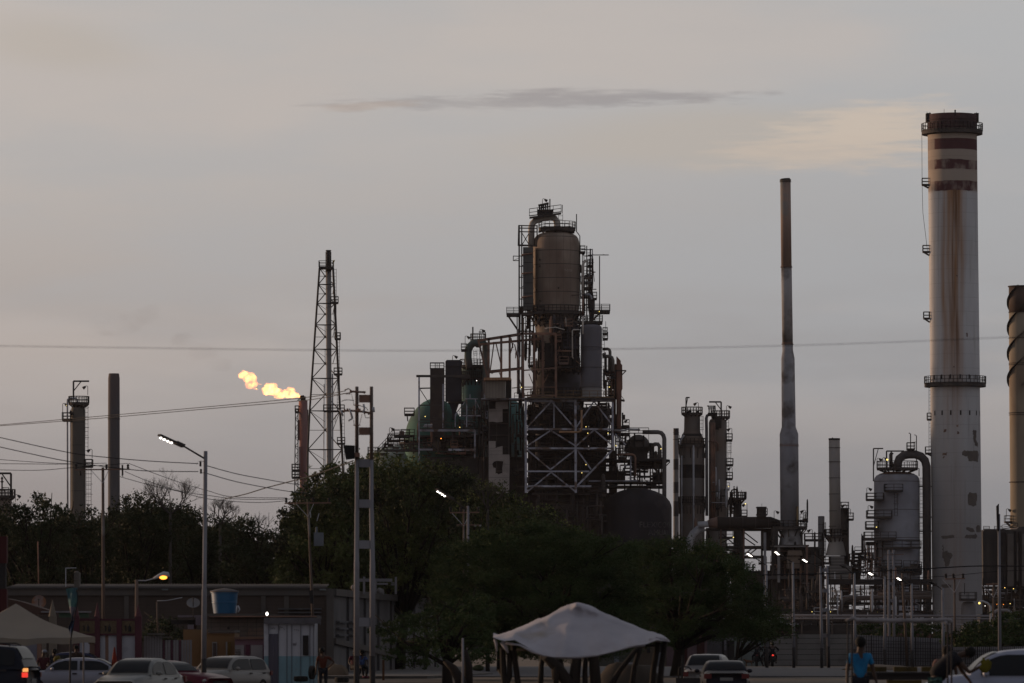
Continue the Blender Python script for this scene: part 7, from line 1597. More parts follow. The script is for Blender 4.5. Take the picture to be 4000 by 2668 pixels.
solo('sand_mound', pm('sand_pile', (0.115,0.083,0.058), (0.085,0.062,0.045), 1, bump=.4), 'low sand pile at the foot of the palisade fence', 'mound', lambda m: m.ball(Vector((P(3440,0,300).x, 300, -.05)), 2.1, 2.0, .40, 20, 10, .25))
solo('sand_heap', MATS['sand_pile'], 'sandy heap against the corner of the warehouse', 'mound', lambda m: m.ball(Vector((P(1305,0,245).x, 245, -.1)), .75, .6, .75, 16, 10, .3))
solo('leafy_clump', leafB, 'dark round weed clump on the pavement by the acacia trunk', 'plant', lambda m: m.ball(P(1868,2610,255), .32, .3, .14, 12, 8, .4))
solo('orange_post', wall_m('rust_orange', (0.075,0.035,0.018)), 'short rusty orange post right of the twin pole feet', 'post', lambda m: m.bx(1493,2578,1502,2658,225,.12))
t = thing('traffic_cone', 'tall red-orange cone between the castle fence pillars', 'traffic cone', G(447, 200)); part('cone', pm('cone_red', (0.125,0.016,0.008)), t, lambda m: m.vc(447, [(2630,17),(2528,2.5)], 200, 16)); part('base', black_steel, t, lambda m: m.bx(425,2630,469,2636,199.8,.45))

# ------------------------------------------------------------------ cars
tyre_m = MATS['tyre_rubber']; glass_m = pm('dark_glass', (0.010,0.011,0.013), (0.008,0.008,0.010), rough=.3, spec=.12)
chrome_m = pm('dull_chrome', (0.25,0.25,0.27), (0.2,0.2,0.22), metal=.8, rough=.35)
tail_lit = em('tail_lamp_lit', (1.0, 0.05, 0.03), .8); tail_amber = em('tail_lamp_amber', (1.0, 0.42, 0.12), .9); tail_off = pm('tail_lamp_off', (0.08,0.01,0.01), rough=.3)
head_off = pm('headlamp_glass', (0.16,0.15,0.15), (0.12,0.115,0.115), rough=.2, spec=.5)
def car(name, label, px, D, heading, paint, L=4.3, Wd=1.7, hood=.92, roof=1.42, trunk=.98, belt=.90, xb=.95, xt=.30, rt=-.95, rb=-1.55, cat='car', lights='off', roofrail=False, cab_end=None, group='parked cars', mirror=True, dz=0):
    g = G(px, D); g.z += dz; t = thing(name, label, cat, g, group); t.rotation_euler = (0, 0, R(heading)); hw = Wd/2
    def top(x):
        if x > xb: q = (x-xb)/(L/2-xb); return hood-.20*q**2.2
        if x < rb: q = (rb-x)/(L/2+rb) if L/2+rb > 0 else 0; return trunk-.10*q**2
        return belt+(hood-belt)*s_(rb, xb, x)
    def halfw(x): q = abs(x)/(L/2); return hw*(1-.16*q**4)
    def put(m, nm, mt, parent=t, label=None): # local metres, already relative to the root
        me = bpy.data.meshes.new(nm); me.from_pydata(m.v, [], m.f); me.polygons.foreach_set('use_smooth', m.sm); me.materials.append(mt); o = bpy.data.objects.new(nm, me); COL.objects.link(o); o.parent = parent
        if label: o['label'] = label
        return o
    m = MB(); N = 30; vs = []; K = 11
    for i in range(N+1):
        x = -L/2+L*i/N; w_ = halfw(x); h = top(x); z0 = .26+.10*max(0, abs(x)/(L/2)-.8)*3
        sec = [(-w_*.86,z0),(-w_*.985,z0+.12),(-w_,z0+.30),(-w_*.985,h-.20),(-w_*.93,h-.06),(-w_*.80,h),(w_*.80,h),(w_*.93,h-.06),(w_*.985,h-.20),(w_,z0+.30),(w_*.985,z0+.12),(w_*.86,z0)]
        K = len(sec); vs += [(x, y, z) for y, z in sec]
    fs = [(i*K+j, (i+1)*K+j, (i+1)*K+(j+1)%K, i*K+(j+1)%K) for i in range(N) for j in range(K)]
    fs += [tuple(range(K-1,-1,-1)), tuple(N*K+j for j in range(K))]; m.add(vs, fs, True); body = put(m, 'body', paint)
    ce = cab_end if cab_end is not None else rb
    def ztop(x):
        if x > xt: q = (xb-x)/(xb-xt); return top(xb)-.02+(roof-.05-top(xb))*(math.sin(q*math.pi/2)**.85)
        if x < rt: q = (x-rb)/(rt-rb); return top(rb)-.02+(roof-.03-top(rb))*(max(0,math.sin(q*math.pi/2))**.8)
        c = (xt+rt)/2; q = (x-c)/((xt-rt)/2); return roof-.05*q*q
    def side(x, z): zt = ztop(x); return hw*(.93-.20*max(0,(z-belt))/(roof-belt))
    m = MB(); vs = []; N2 = 28
    for i in range(N2+1):
        x = rb+(xb-rb)*i/N2; zt = ztop(x); zb_ = top(x)-.08; zt = max(zt, zb_+.01)
        a = side(x, zb_); b = side(x, zt)
        sec = [(-a,zb_),(-(a+b)/2,(zb_+zt)/2),(-b,zt-.05*(zt-zb_)),(-b*.86,zt),(0,zt+.015),(b*.86,zt),(b,zt-.05*(zt-zb_)),((a+b)/2,(zb_+zt)/2),(a,zb_)]
        vs += [(x,y,z) for y,z in sec]
    K2 = 9; m.add(vs, [(i*K2+j,(i+1)*K2+j,(i+1)*K2+j+1,i*K2+j+1) for i in range(N2) for j in range(K2-1)], True); put(m, 'cabin', paint)
    def screen(xa, xc, nm):
        m = MB(); vs = []; n = 8
        for i in range(n+1):
            x = xa+(xc-xa)*i/n; zt = ztop(x)+.022; b = side(x, zt)*.86
            for k in range(5): vs.append((x+(.012 if xa > 0 else -.012), -b+2*b*k/4, zt+(.012 if k in (1,2,3) else 0)))
        m.add(vs, [(i*5+k,(i+1)*5+k,(i+1)*5+k+1,i*5+k+1) for i in range(n) for k in range(4)], True); return put(m, nm, glass_m)
    screen(xb-.05, xt+.06, 'windscreen'); screen(rt-.05, rb+.07, 'rear_window')
    mid = (xt+rt)/2
    for s in (-1, 1):
        for (x0, x1) in ((mid+.05, xb-.24), (rb+.26, mid-.05)):
            pts = []; n = 10
            for i in range(n+1): x = x0+(x1-x0)*i/n; pts.append((x, min(ztop(x)-.075, roof-.11)))
            m = MB(); vs = []
            for (x, z) in pts:
                zb_ = belt+.03; z = max(z, zb_+.01)
                for q in (0, .5, 1): zz_ = zb_+(z-zb_)*q; vs.append((x, s*(side(x, zz_)+.012), zz_))
            m.add(vs, [(i*3+k,(i+1)*3+k,(i+1)*3+k+1,i*3+k+1) for i in range(n) for k in range(2)], False); put(m, 'side_window', glass_m)
        for xx in (mid+.15, rb+.55):
            m = MB(); m.box((xx-.09, s*(hw-.005), belt-.14), (xx+.09, s*(hw+.025), belt-.09)); put(m, 'door_handle', black_steel)
        if mirror:
            m = MB(); m.ball((xb-.32, s*(hw+.09), belt+.07), .07, .11, .075, 10, 7); put(m, 'wing_mirror', paint)
        m = MB(); m.ball((L/2-.16, s*(hw*.72), hood-.30), .10, .20, .085, 12, 7); put(m, 'headlight', head_off)
        m = MB(); m.box((-L/2-.02, s*(hw*(.62 if lights != 'on' else .80)), trunk-.30), (-L/2+.12, s*(hw*.93), trunk-(.12 if lights != 'on' else .17))); tl = put(m, 'tail_light', tail_lit if lights == 'on' and s > 0 else tail_off)
        if lights == 'on' and s > 0: k = MB(); k.box((-L/2-.03, s*(hw*.80), trunk-.15), (-L/2+.10, s*(hw*.92), trunk-.05)); put(k, 'indicator', tail_amber, tl)
        for xx in (L/2-.82, -L/2+.80):
            m = MB(); m.lathe((xx, s*(hw-.11), .31), [(.18,-.10),(.30,-.10),(.315,-.06),(.315,.06),(.30,.10),(.18,.10)], 20, axis=(0,1,0)); wh = put(m, 'wheel', tyre_m)
            m = MB(); m.lathe((xx, s*(hw-.11), .31), [(.01,-.07),(.19,-.09),(.19,.09),(.01,.07)], 16, axis=(0,1,0)); put(m, 'rim', chrome_m, wh)
    m = MB(); m.box((L/2-.03, -.42, .50), (L/2+.01, .42, .62)); put(m, 'grille', black_steel)
    m = MB(); m.box((-L/2-.015, -.24, .62), (-L/2+.05, .24, .74)); put(m, 'number_plate', pm('plate_white', (0.15,0.15,0.15)))
    if roofrail:
        for s in (-1, 1): m = MB(); m.tube([(xt-.05, s*hw*.68, roof-.02), (xt-.2, s*hw*.68, roof+.05), (rt+.2, s*hw*.68, roof+.05), (rt+.05, s*hw*.68, roof-.02)], .022, 6); put(m, 'roof_rail', black_steel)
    return t
def paint(n, c, r=.35): return pm(n, c, tuple(x*.92 for x in c), rough=r, spec=(.08 if sum(c) < .1 else .35))
car('suv', 'dark blue estate-type off-roader with lit tail lamps at the left edge', -172, 140, 171, paint('navy_paint', (0.012,0.013,0.020)), L=4.4, Wd=1.8, hood=1.05, roof=1.66, trunk=1.08, belt=1.08, xb=1.1, xt=.5, rt=-1.75, rb=-2.12, lights='on', roofrail=True)
car('parked_car', 'white saloon seen side-on between the off-roader and the front silver car', 292, 200, 180, paint('white_lavender_paint', (0.150,0.150,0.185)), L=4.5, Wd=1.7, hood=.92, roof=1.42, trunk=1.0, belt=.92, xb=1.12, xt=.42, rt=-.85, rb=-1.65)
car('parked_car', 'dark blue car mostly hidden behind the white saloon', 255, 214, 180, paint('deep_blue_paint', (0.018,0.020,0.045)), L=4.3, roof=1.52)
car('parked_car', 'silver saloon facing the camera at an angle, frontmost of the left cars', 545, 168, -108, paint('silver_green_paint', (0.105,0.105,0.100)), L=4.4, Wd=1.72, roof=1.46, xb=.95, xt=.2, rt=-.85, rb=-1.6)
car('parked_car', 'maroon car half hidden behind the front silver saloon', 690, 188, -38, paint('maroon_car_paint', (0.060,0.010,0.020)), L=4.3, roof=1.36, xb=.5, xt=-.2, rt=-1.2, rb=-1.8)
car('parked_car', 'silver-beige hatchback parked before the pink house front', 890, 196, -118, paint('silver_beige_paint', (0.120,0.112,0.105)), L=4.1, Wd=1.7, roof=1.50, trunk=1.05, belt=.95, hood=.98, xb=1.15, xt=.4, rt=-1.35, rb=-1.85)
car('parked_car', 'black saloon seen from behind, right of the tarp canopy', 2828, 189, 90, paint('black_car_paint', (0.012,0.012,0.018)), L=4.5, Wd=1.78, roof=1.36, trunk=1.0)
car('parked_car', 'silver car peeking out behind the black saloon', 2770, 203, 80, paint('silver_car_paint', (0.120,0.115,0.118)), L=4.2, Wd=1.72, roof=1.55, belt=.98)
car('pickup_truck', 'white double-cab pickup at the right edge being wiped with a cloth', 4000, 108, 180, paint('white_pickup_paint', (0.185,0.195,0.255)), L=4.2, Wd=1.75, hood=1.06, roof=1.60, trunk=1.12, belt=1.02, xb=1.22, xt=.55, rt=-.85, rb=-1.05, cat='pickup')
t = thing('handcart', 'dark metal cart with bent handle left of the black saloon', 'cart', G(2665, 186)); part('tray', black_steel, t, lambda m: m.bx(2640,2648,2735,2680,186,.8)); part('handle', black_steel, t, lambda m: m.tb([(2650,2650),(2652,2610),(2662,2603),(2690,2606),(2702,2618)], 2.6, 186, 8)); part('upright', black_steel, t, lambda m: m.bm(2665,2560,2665,2655,186,8)); part('wheel', tyre_m, t, lambda m: m.lathe(P(2680,2700,186), [(.05,-.05),(.2,-.05),(.2,.05),(.05,.05)], 16, axis=(0,1,0)))

# ------------------------------------------------------------------ people
def skin(name, J, E, mat, parent, root):
    names = list(J); me = bpy.data.meshes.new(name); me.from_pydata([J[n][:3] for n in names], [(names.index(a), names.index(b)) for a, b in E], [])
    o = bpy.data.objects.new(name, me); COL.objects.link(o); md = o.modifiers.new('s', 'SKIN'); sb = o.modifiers.new('u', 'SUBSURF'); sb.levels = 2; sb.render_levels = 2
    for i, n in enumerate(names):
        r_ = J[n][3]; o.data.skin_vertices[0].data[i].radius = (r_, J[n][4] if len(J[n]) > 4 else r_); o.data.skin_vertices[0].data[i].use_root = (n == root)
    dg = bpy.context.evaluated_depsgraph_get(); m2 = bpy.data.meshes.new_from_object(o.evaluated_get(dg)); bpy.data.objects.remove(o)
    m2.materials.clear(); m2.materials.append(mat); m2.polygons.foreach_set('use_smooth', [True]*len(m2.polygons)); m2.name = name
    o = bpy.data.objects.new(name, m2); COL.objects.link(o); o.parent = parent; return o
skin_m = pm('brown_skin', (0.042,0.023,0.016), (0.034,0.019,0.014), 3, rough=.6); hair_m = pm('black_hair', (0.006,0.005,0.005), (0.004,0.004,0.004))
STAND = dict(pel=(0,0,.95),wai=(0,0,1.08),che=(0,0,1.32),nec=(0,0,1.48),hea=(0,0,1.58),hed=(0,0,1.66),
  sL=(.19,0,1.42),eL=(.26,.02,1.14),wL=(.27,-.04,.90),hL=(.27,-.06,.80),sR=(-.19,0,1.42),eR=(-.26,.02,1.14),wR=(-.27,-.04,.90),hR=(-.27,-.06,.80),
  kL=(.11,-.01,.50),aL=(.11,.02,.09),tL=(.12,-.15,.04),hipL=(.10,0,.90),kR=(-.11,-.01,.50),aR=(-.11,.02,.09),tR=(-.12,-.15,.04),hipR=(-.10,0,.90))
RAD = dict(pel=.13,wai=.115,che=.135,nec=.062,hea=.075,hed=.088,sL=.062,eL=.042,wL=.028,hL=.030,sR=.062,eR=.042,wR=.028,hR=.030,hipL=.095,kL=.062,aL=.042,tL=.032,hipR=.095,kR=.062,aR=.042,tR=.032)
ED = [('pel','wai'),('wai','che'),('che','nec'),('nec','hea'),('hea','hed'),('che','sL'),('sL','eL'),('eL','wL'),('wL','hL'),('che','sR'),('sR','eR'),('eR','wR'),('wR','hR'),('pel','hipL'),('hipL','kL'),('kL','aL'),('aL','tL'),('pel','hipR'),('hipR','kR'),('kR','aR'),('aR','tR')]
def person(label, px, D, pose=None, shirt=None, trousers=None, hair=True, face=-90, scale=1.0, rot=0, group=None, sleeve=.55, cap=None, shoes=None, dz=0, shorts=False, fingers=True):
    g = G(px, D); g.z += dz; t = thing('person', label, 'person', g, group); t.rotation_euler = (0,0,R(rot)); J0 = dict(STAND); J0.update(pose or {})
    J = {k: (*[c*scale for c in v], RAD[k]*scale) for k, v in J0.items()}
    body = skin('body', J, ED, skin_m, t, 'pel')
    V = lambda k: Vector(J[k][:3])
    hd = V('hed'); up = (V('hed')-V('nec')).normalized(); fd = Vector((math.cos(R(face)), math.sin(R(face)), 0)); fd = (fd-up*fd.dot(up)).normalized(); sd_ = up.cross(fd)
    # nose, ears and fingers are welded into the body mesh
    m = MB(); c = hd-up*.02
    m.tube([c+fd*.085*scale+up*.015, c+fd*.112*scale-up*.02, c+fd*.088*scale-up*.03], [.010,.016,.010], 6)
    for s in (-1, 1): m.ball(c+sd_*.092*s*scale, .022, .018, .032, 8, 6)
    m.tube([c+fd*.088*scale-up*.055-sd_*.025, c+fd*.092*scale-up*.055+sd_*.025], .008, 5)
    if fingers:
        for sx in ('L','R'):
            h = V('h'+sx); w_ = V('w'+sx); d = (h-w_).normalized(); o_ = d.orthogonal().normalized()
            for k in range(4):
                b0 = h+o_*(k-1.5)*.017; ln = (.075,.085,.08,.062)[k]; m.tube([b0, b0+d*ln*.5+Vector((0,-.008,0)), b0+d*ln+Vector((0,-.03,0))], [.0095,.009,.006], 6)
            m.tube([w_.lerp(h,.5)+o_*.02, w_.lerp(h,.8)+o_*.045, h+o_*.05+d*.02], [.012,.011,.008], 6)
    bm_v = [v for v in m.v]; me = body.data; import bmesh as _b; bmm = _b.new(); bmm.from_mesh(me)
    vv = [bmm.verts.new(v) for v in bm_v]
    for f_ in m.f:
        try: q = bmm.faces.new([vv[i] for i in f_]); q.smooth = True
        except ValueError: pass
    bmm.to_mesh(me); bmm.free()
    for s in (-1, 1):
        e = MB(); e.ball(c+fd*.083*scale+sd_*.032*s+up*.012, .012, n=8, k=6); mm = bpy.data.meshes.new('eye'); mm.from_pydata(e.v, [], e.f); mm.materials.append(black_steel); oo = bpy.data.objects.new('eye', mm); COL.objects.link(oo); oo.parent = body
    def cloth(name, keys, edges, grow, mat, root, over=None):
        Jc = {}
        for k in keys: x = J[k]; Jc[k] = (x[0],x[1],x[2], x[3]*grow)
        if over: Jc.update(over)
        return skin(name, Jc, edges, mat, t, root)
    if shirt:
        over = {}
        for sx in ('L','R'):
            s0, e0 = V('s'+sx), V('e'+sx); q = s0.lerp(e0, sleeve*1.2 if sleeve <= .8 else 1.0); over['q'+sx] = (*q, .062*scale)
            if sleeve > .9: w0 = V('w'+sx); q2 = e0.lerp(w0,.9); over['z'+sx] = (*q2, .042*scale)
        b_ = V('pel').lerp(V('wai'), -.55); over['bot'] = (*b_, .145*scale); over['tp'] = (*V('che').lerp(V('nec'),.72), .075*scale)
        ed = [('bot','wai'),('wai','che'),('che','tp'),('che','sL'),('sL','qL'),('che','sR'),('sR','qR')]
        if sleeve > .9: ed += [('qL','zL'),('qR','zR')]
        cloth('shirt', ['wai','che','sL','sR'], ed, 1.12, shirt, 'che', over)
    if trousers:
        if shorts: over = {'nL': (*V('hipL').lerp(V('kL'),.75), .085*scale), 'nR': (*V('hipR').lerp(V('kR'),.75), .085*scale)}; cloth('shorts', ['pel','hipL','hipR'], [('pel','hipL'),('hipL','nL'),('pel','hipR'),('hipR','nR')], 1.12, trousers, 'pel', over)
        else:
            over = {'nL': (*V('kL').lerp(V('aL'),.9), .060*scale), 'nR': (*V('kR').lerp(V('aR'),.9), .060*scale)}
            cloth('trousers', ['pel','hipL','kL','hipR','kR'], [('pel','hipL'),('hipL','kL'),('kL','nL'),('pel','hipR'),('hipR','kR'),('kR','nR')], 1.14, trousers, 'pel', over)
    def loc(name, m, mt): 
        mm = bpy.data.meshes.new(name); mm.from_pydata(m.v, [], m.f); mm.polygons.foreach_set('use_smooth', m.sm); mm.materials.append(mt); oo = bpy.data.objects.new(name, mm); COL.objects.link(oo); oo.parent = t; return oo
    if hair: m = MB(); m.ball(hd-fd*.028+up*.022, .116*scale, .116*scale, .120*scale, 16, 12, .12); loc('hair', m, hair_m)
    if cap: m = MB(); m.ball(hd+up*.05, .102, .102, .075, 14, 8); m.add([hd+fd*.06+sd_*.07+up*.05, hd+fd*.06-sd_*.07+up*.05, hd+fd*.17-sd_*.05+up*.035, hd+fd*.17+sd_*.05+up*.035], [(0,1,2,3)]); loc('cap', m, cap)
    if shoes:
        for sx in ('L','R'): m = MB(); m.tube([V('a'+sx)-Vector((0,0,.04)), V('t'+sx)], [.055,.045], 8); loc('shoe', m, shoes)
    return t
dk = pm('dark_cloth', (0.010,0.010,0.014), (0.007,0.007,0.010)); 
person('person in bright blue T-shirt standing with back turned at right', 3360, 104, dict(hea=(.01,0,1.60),hed=(.02,-.01,1.68),eL=(.27,.03,1.12),wL=(.33,-.02,.88),hL=(.35,-.04,.79)), pm('bright_blue_tee', (0.012,0.135,0.280), (0.006,0.060,0.140), 2.6), dk, face=60, scale=1.0, dz=.06)
# bending person wiping the pickup
t = person('person in black top leaning over to wipe the pickup window', 3655, 103, dict(pel=(0,0,.98),wai=(.08,0,1.16),che=(.27,0,1.36),nec=(.50,-.02,1.50),hea=(.60,-.03,1.52),hed=(.68,-.04,1.53),
    sL=(.44,-.19,1.40),eL=(.66,-.24,1.14),wL=(.88,-.27,1.26),hL=(.96,-.28,1.31),sR=(.42,.17,1.42),eR=(.56,.24,1.16),wR=(.70,.20,.98),hR=(.74,.18,.92),kL=(.02,-.12,.50),kR=(-.12,.10,.50),hipL=(-.02,-.13,.92),hipR=(-.04,.13,.92),aL=(-.06,-.12,.09),aR=(-.2,.10,.09),tL=(.08,-.14,.04),tR=(-.06,.12,.04)), None, pm('teal_print', (0.040,0.085,0.075), (0.018,0.030,0.032), 14, lo=.45, hi=.55), face=0, sleeve=.3, scale=1.0)
bt = pm('black_top', (0.006,0.006,0.009))
skin('black_top', dict(a=(-.03,0,1.0,.205),b=(.08,0,1.16,.20),c=(.25,0,1.36,.205),d=(.38,0,1.46,.15),n=(.47,-.01,1.50,.085),l=(.44,-.19,1.40,.085),l2=(.52,-.21,1.31,.07),r=(.42,.17,1.42,.085),r2=(.47,.20,1.33,.07)), [('a','b'),('b','c'),('c','d'),('d','n'),('c','l'),('l','l2'),('c','r'),('r','r2')], bt, t, 'c')
skin('trouser_seat', dict(a=(-.03,0,.93,.215),b=(-.04,0,.80,.20),l=(0,-.11,.66,.11),r=(-.08,.11,.66,.11)), [('a','b'),('b','l'),('b','r')], MATS['teal_print'], t, 'a')
solo('cleaning_cloth', pm('yellow_cloth', (0.085,0.072,0.006), (0.060,0.05,0.005), 3), 'yellow cloth held against the pickup window by the leaning person', 'cloth', lambda m: m.ball(P(3850,2600,102.6), .10, .02, .12, 14, 9, .9))
person('person behind with pinkish shirt, only a shoulder showing over the leaning one', 3690, 110, dict(hed=(.05,.02,1.60),hea=(.03,.01,1.55),che=(0,0,1.28),nec=(.01,0,1.43),sL=(.19,0,1.40),sR=(-.19,0,1.40)), pm('salmon_shirt', (0.110,0.060,0.052)), dk, face=80, dz=.0, scale=.97)
person('person in rust-orange shirt standing hand on hip by the whitewashed hut', 1262, 205, dict(sL=(.20,0,1.42),eL=(.44,.02,1.22),wL=(.24,-.04,1.02),hL=(.17,-.05,.98),hed=(-.06,-.01,1.66),hea=(-.03,0,1.58)), pm('rust_orange_shirt', (0.050,0.012,0.006)), dk, face=-170, sleeve=.5, dz=-.02, scale=1.02)
SIT = dict(pel=(0,.1,.50),wai=(-.02,.12,.62),che=(0,.14,.88),nec=(.01,.12,1.04),hea=(.02,.1,1.13),hed=(.03,.08,1.21),sL=(.2,.1,.98),sR=(-.18,.12,.98),eL=(.30,0,.76),wL=(.28,-.18,.62),hL=(.28,-.26,.60),eR=(-.26,.02,.74),wR=(-.18,-.16,.62),hR=(-.16,-.24,.6),
    hipL=(.1,.05,.50),kL=(.28,-.30,.52),aL=(.25,-.26,.10),tL=(.33,-.36,.05),hipR=(-.1,.05,.50),kR=(.05,-.34,.52),aR=(.1,-.25,.10),tR=(.16,-.38,.05))
person('seated person in blue print shirt and pink shoes between the twin pole feet', 1412, 240, SIT, pm('blue_print', (0.050,0.080,0.190), (0.020,0.030,0.080), 8, lo=.45, hi=.55), dk, face=-60, shoes=pm('pink_shoe', (0.14,0.03,0.055)), group='people sitting on chairs')
person('seated person in red with grey hair just left of the twin pole feet', 1384, 242, SIT, pm('crimson_shirt', (0.055,0.008,0.020)), dk, face=200, group='people sitting on chairs', cap=pm('grey_hair', (0.09,0.085,0.085)))
t = thing('plastic_chair', 'thin-legged chair under the seated person in blue', 'chair', G(1412, 240)); part('seat', dark_steel, t, lambda m: m.bx(1398,2617,1430,2620,239.9,.4)); 
for x, dd in ((1399,0),(1428,0),(1399,.4),(1428,.4)): part('leg', dark_steel, t, lambda m: m.tube([P(x,2619,239.9+dd), G(x,239.9+dd)], .015, 5))
person('person in white cap and dark red shirt behind the off-roader', 170, 205, dict(hed=(.03,0,1.66)), pm('dark_red_shirt', (0.035,0.008,0.012)), dk, face=-20, cap=pm('white_cap', (0.15,0.16,0.19)), hair=False, group='people behind the left cars', dz=-.05)
person('dark-haired figure left of the banner pole behind the white saloon', 212, 212, None, dk, dk, face=120, group='people behind the left cars', scale=.92, dz=.05)
person('dark figure right of the banner pole behind the white saloon', 298, 212, None, pm('brown_shirt', (0.020,0.012,0.010)), dk, face=-90, group='people behind the left cars', scale=.98, dz=.1)
solo('yellow_bag', pm('mustard_bag', (0.060,0.045,0.004), (0.04,0.03,0.004), 3), 'mustard yellow bundle held above the white saloon windscreen', 'bag', lambda m: m.ball(P(223,2576,203), .15, .12, .15, 14, 9, .3))
# motorcyclists seen from behind
def moto(px, D, lab, lit):
    g = G(px, D); t = thing('motorcycle', lab, 'motorcycle', g, 'motorcycles on the plant road')
    L_ = lambda x, y, z: (g.x+x, g.y+y, g.z+z)
    part('wheel', tyre_m, t, lambda m: m.lathe(L_(0,-.3,.31), [(.2,-.05),(.31,-.05),(.31,.05),(.2,.05)], 20, axis=(1,0,0))); part('wheel', tyre_m, t, lambda m: m.lathe(L_(0,.95,.31), [(.2,-.05),(.31,-.05),(.31,.05),(.2,.05)], 20, axis=(1,0,0)))
    part('body', black_steel, t, lambda m: (m.box(L_(-.12,-.35,.62), L_(.12,.3,.80)), m.ball(L_(0,.45,.82), .17, .32, .15, 12, 8), m.box(L_(-.16,-.1,.3), L_(.16,.5,.62)), m.beam(L_(0,.6,.8), L_(0,.95,.31), .12), m.beam(L_(0,-.1,.6), L_(0,-.3,.31), .1), m.tube([L_(.14,.2,.35), L_(.17,-.45,.42)], .05, 8)))
    part('handlebar', dark_steel, t, lambda m: m.tube([L_(-.38,.45,1.02), L_(0,.6,1.0), L_(.38,.45,1.02)], .018, 6))
    for s in (-1, 1): part('mirror', dark_steel, t, lambda m: (m.tube([L_(s*.3,.5,1.02), L_(s*.36,.5,1.2)], .01, 4), m.ball(L_(s*.38,.5,1.22), .06, .02, .04, 8, 6)))
    part('tail_light', tail_lit if lit else tail_off, t, lambda m: m.ball(L_(0,-.4,.76), .075, .04, .06, 10, 7)); part('mudguard', black_steel, t, lambda m: m.box(L_(-.08,-.5,.35), L_(.08,-.36,.72)))
RIDE = dict(pel=(0,-.1,.86),wai=(0,-.08,.98),che=(0,0,1.24),nec=(0,.04,1.40),hea=(0,.06,1.48),hed=(0,.07,1.56),sL=(.2,0,1.34),sR=(-.2,0,1.34),eL=(.40,.14,1.14),wL=(.40,.38,1.05),hL=(.38,.44,1.04),eR=(-.40,.14,1.14),wR=(-.40,.38,1.05),hR=(-.38,.44,1.04),
    hipL=(.12,-.05,.84),kL=(.27,.30,.70),aL=(.24,.10,.30),tL=(.25,.26,.24),hipR=(-.12,-.05,.84),kR=(-.27,.30,.70),aR=(-.24,.10,.30),tR=(-.25,.26,.24))
blk = pm('black_jacket', (0.008,0.008,0.011)); hel = pm('helmet_black', (0.010,0.009,0.011), rough=.4)
for px, dd, pose, lab1, lab2, lit in ((2956,346,dict(kL=(.22,-.05,.55),aL=(.42,-.1,.10),tL=(.46,-.02,.05)),'leftmost black motorcycle by the mint wall, rider foot down','leftmost rider in black jacket with pale lettering on the back',False),
      (2992,348,{},'middle black motorcycle hidden behind the lamp post foot','middle rider in black partly behind the lamp post foot',False), (3018,345,{},'rightmost black motorcycle with red tail lamp lit','rightmost rider in black above the lit red tail lamp',True)):
    moto(px, dd, lab1, lit); q = dict(RIDE); q.update(pose)
    t = person(lab2, px, dd, q, blk, blk, hair=False, face=90, sleeve=1.0, group='motorcycle riders', shoes=blk, fingers=False)
    m = MB(); m.ball(Vector(q['hed']), .135, .145, .15, 14, 10); mm = bpy.data.meshes.new('helmet'); mm.from_pydata(m.v, [], m.f); mm.polygons.foreach_set('use_smooth', m.sm); mm.materials.append(hel); oo = bpy.data.objects.new('helmet', mm); COL.objects.link(oo); oo.parent = t
    m = MB(); m.box((-.14,-.155,1.24),(.10,-.14,1.27)); m.box((-.10,-.155,1.19),(.10,-.14,1.21)); mm = bpy.data.meshes.new('back_patch'); mm.from_pydata(m.v, [], m.f); mm.materials.append(pm('patch_grey', (0.07,0.07,0.08))); oo = bpy.data.objects.new('back_patch', mm); COL.objects.link(oo); oo.parent = t
# dog
g = G(2926, 344); t = thing('dog', 'small brown dog standing left of the motorcycles', 'dog', g)
DJ = dict(hip=(-.16,0,.36,.075),mid=(0,0,.35,.075),che=(.16,0,.36,.09),nk=(.25,0,.43,.05),hd=(.32,0,.47,.055),mz=(.40,0,.44,.028),e1=(.30,.04,.53,.015),e2=(.30,-.04,.53,.015),f1=(.17,.05,.22,.028),f1b=(.17,.05,.03,.020),f2=(.19,-.05,.22,.028),f2b=(.20,-.05,.03,.020),h1=(-.14,.05,.24,.038),h1k=(-.20,.05,.14,.024),h1b=(-.17,.05,.03,.02),h2=(-.15,-.05,.24,.038),h2k=(-.21,-.05,.14,.024),h2b=(-.19,-.05,.03,.02),ta=(-.25,0,.40,.02),tb=(-.34,0,.48,.012))
skin('body', DJ, [('hip','mid'),('mid','che'),('che','nk'),('nk','hd'),('hd','mz'),('hd','e1'),('hd','e2'),('che','f1'),('f1','f1b'),('che','f2'),('f2','f2b'),('hip','h1'),('h1','h1k'),('h1k','h1b'),('hip','h2'),('h2','h2k'),('h2k','h2b'),('hip','ta'),('ta','tb')], pm('brown_fur', (0.075,0.038,0.022), (0.055,0.028,0.018), 4), t, 'mid'); t.rotation_euler = (0,0,R(180))

# thin dark smoke drifting from the torn flame
def smoke_mat():
    mt = bpy.data.materials.new('thin_smoke'); mt.use_nodes = True; nt = mt.node_tree; N = nt.nodes; N.clear(); out = N.new('ShaderNodeOutputMaterial'); v = N.new('ShaderNodeVolumePrincipled')
    v.inputs['Color'].default_value = (.42,.39,.38,1); tc = N.new('ShaderNodeTexCoord'); n1 = N.new('ShaderNodeTexNoise'); n1.inputs['Scale'].default_value = .22; n1.inputs['Detail'].default_value = 4; nt.links.new(tc.outputs['Object'], n1.inputs[0])
    mr = N.new('ShaderNodeMapRange'); mr.inputs[1].default_value = .38; mr.inputs[2].default_value = .78; mr.inputs[4].default_value = .055; nt.links.new(n1.outputs[0], mr.inputs[0]); nt.links.new(mr.outputs[0], v.inputs['Density']); nt.links.new(v.outputs[0], out.inputs['Volume']); return mt
sm_ = smoke_mat()
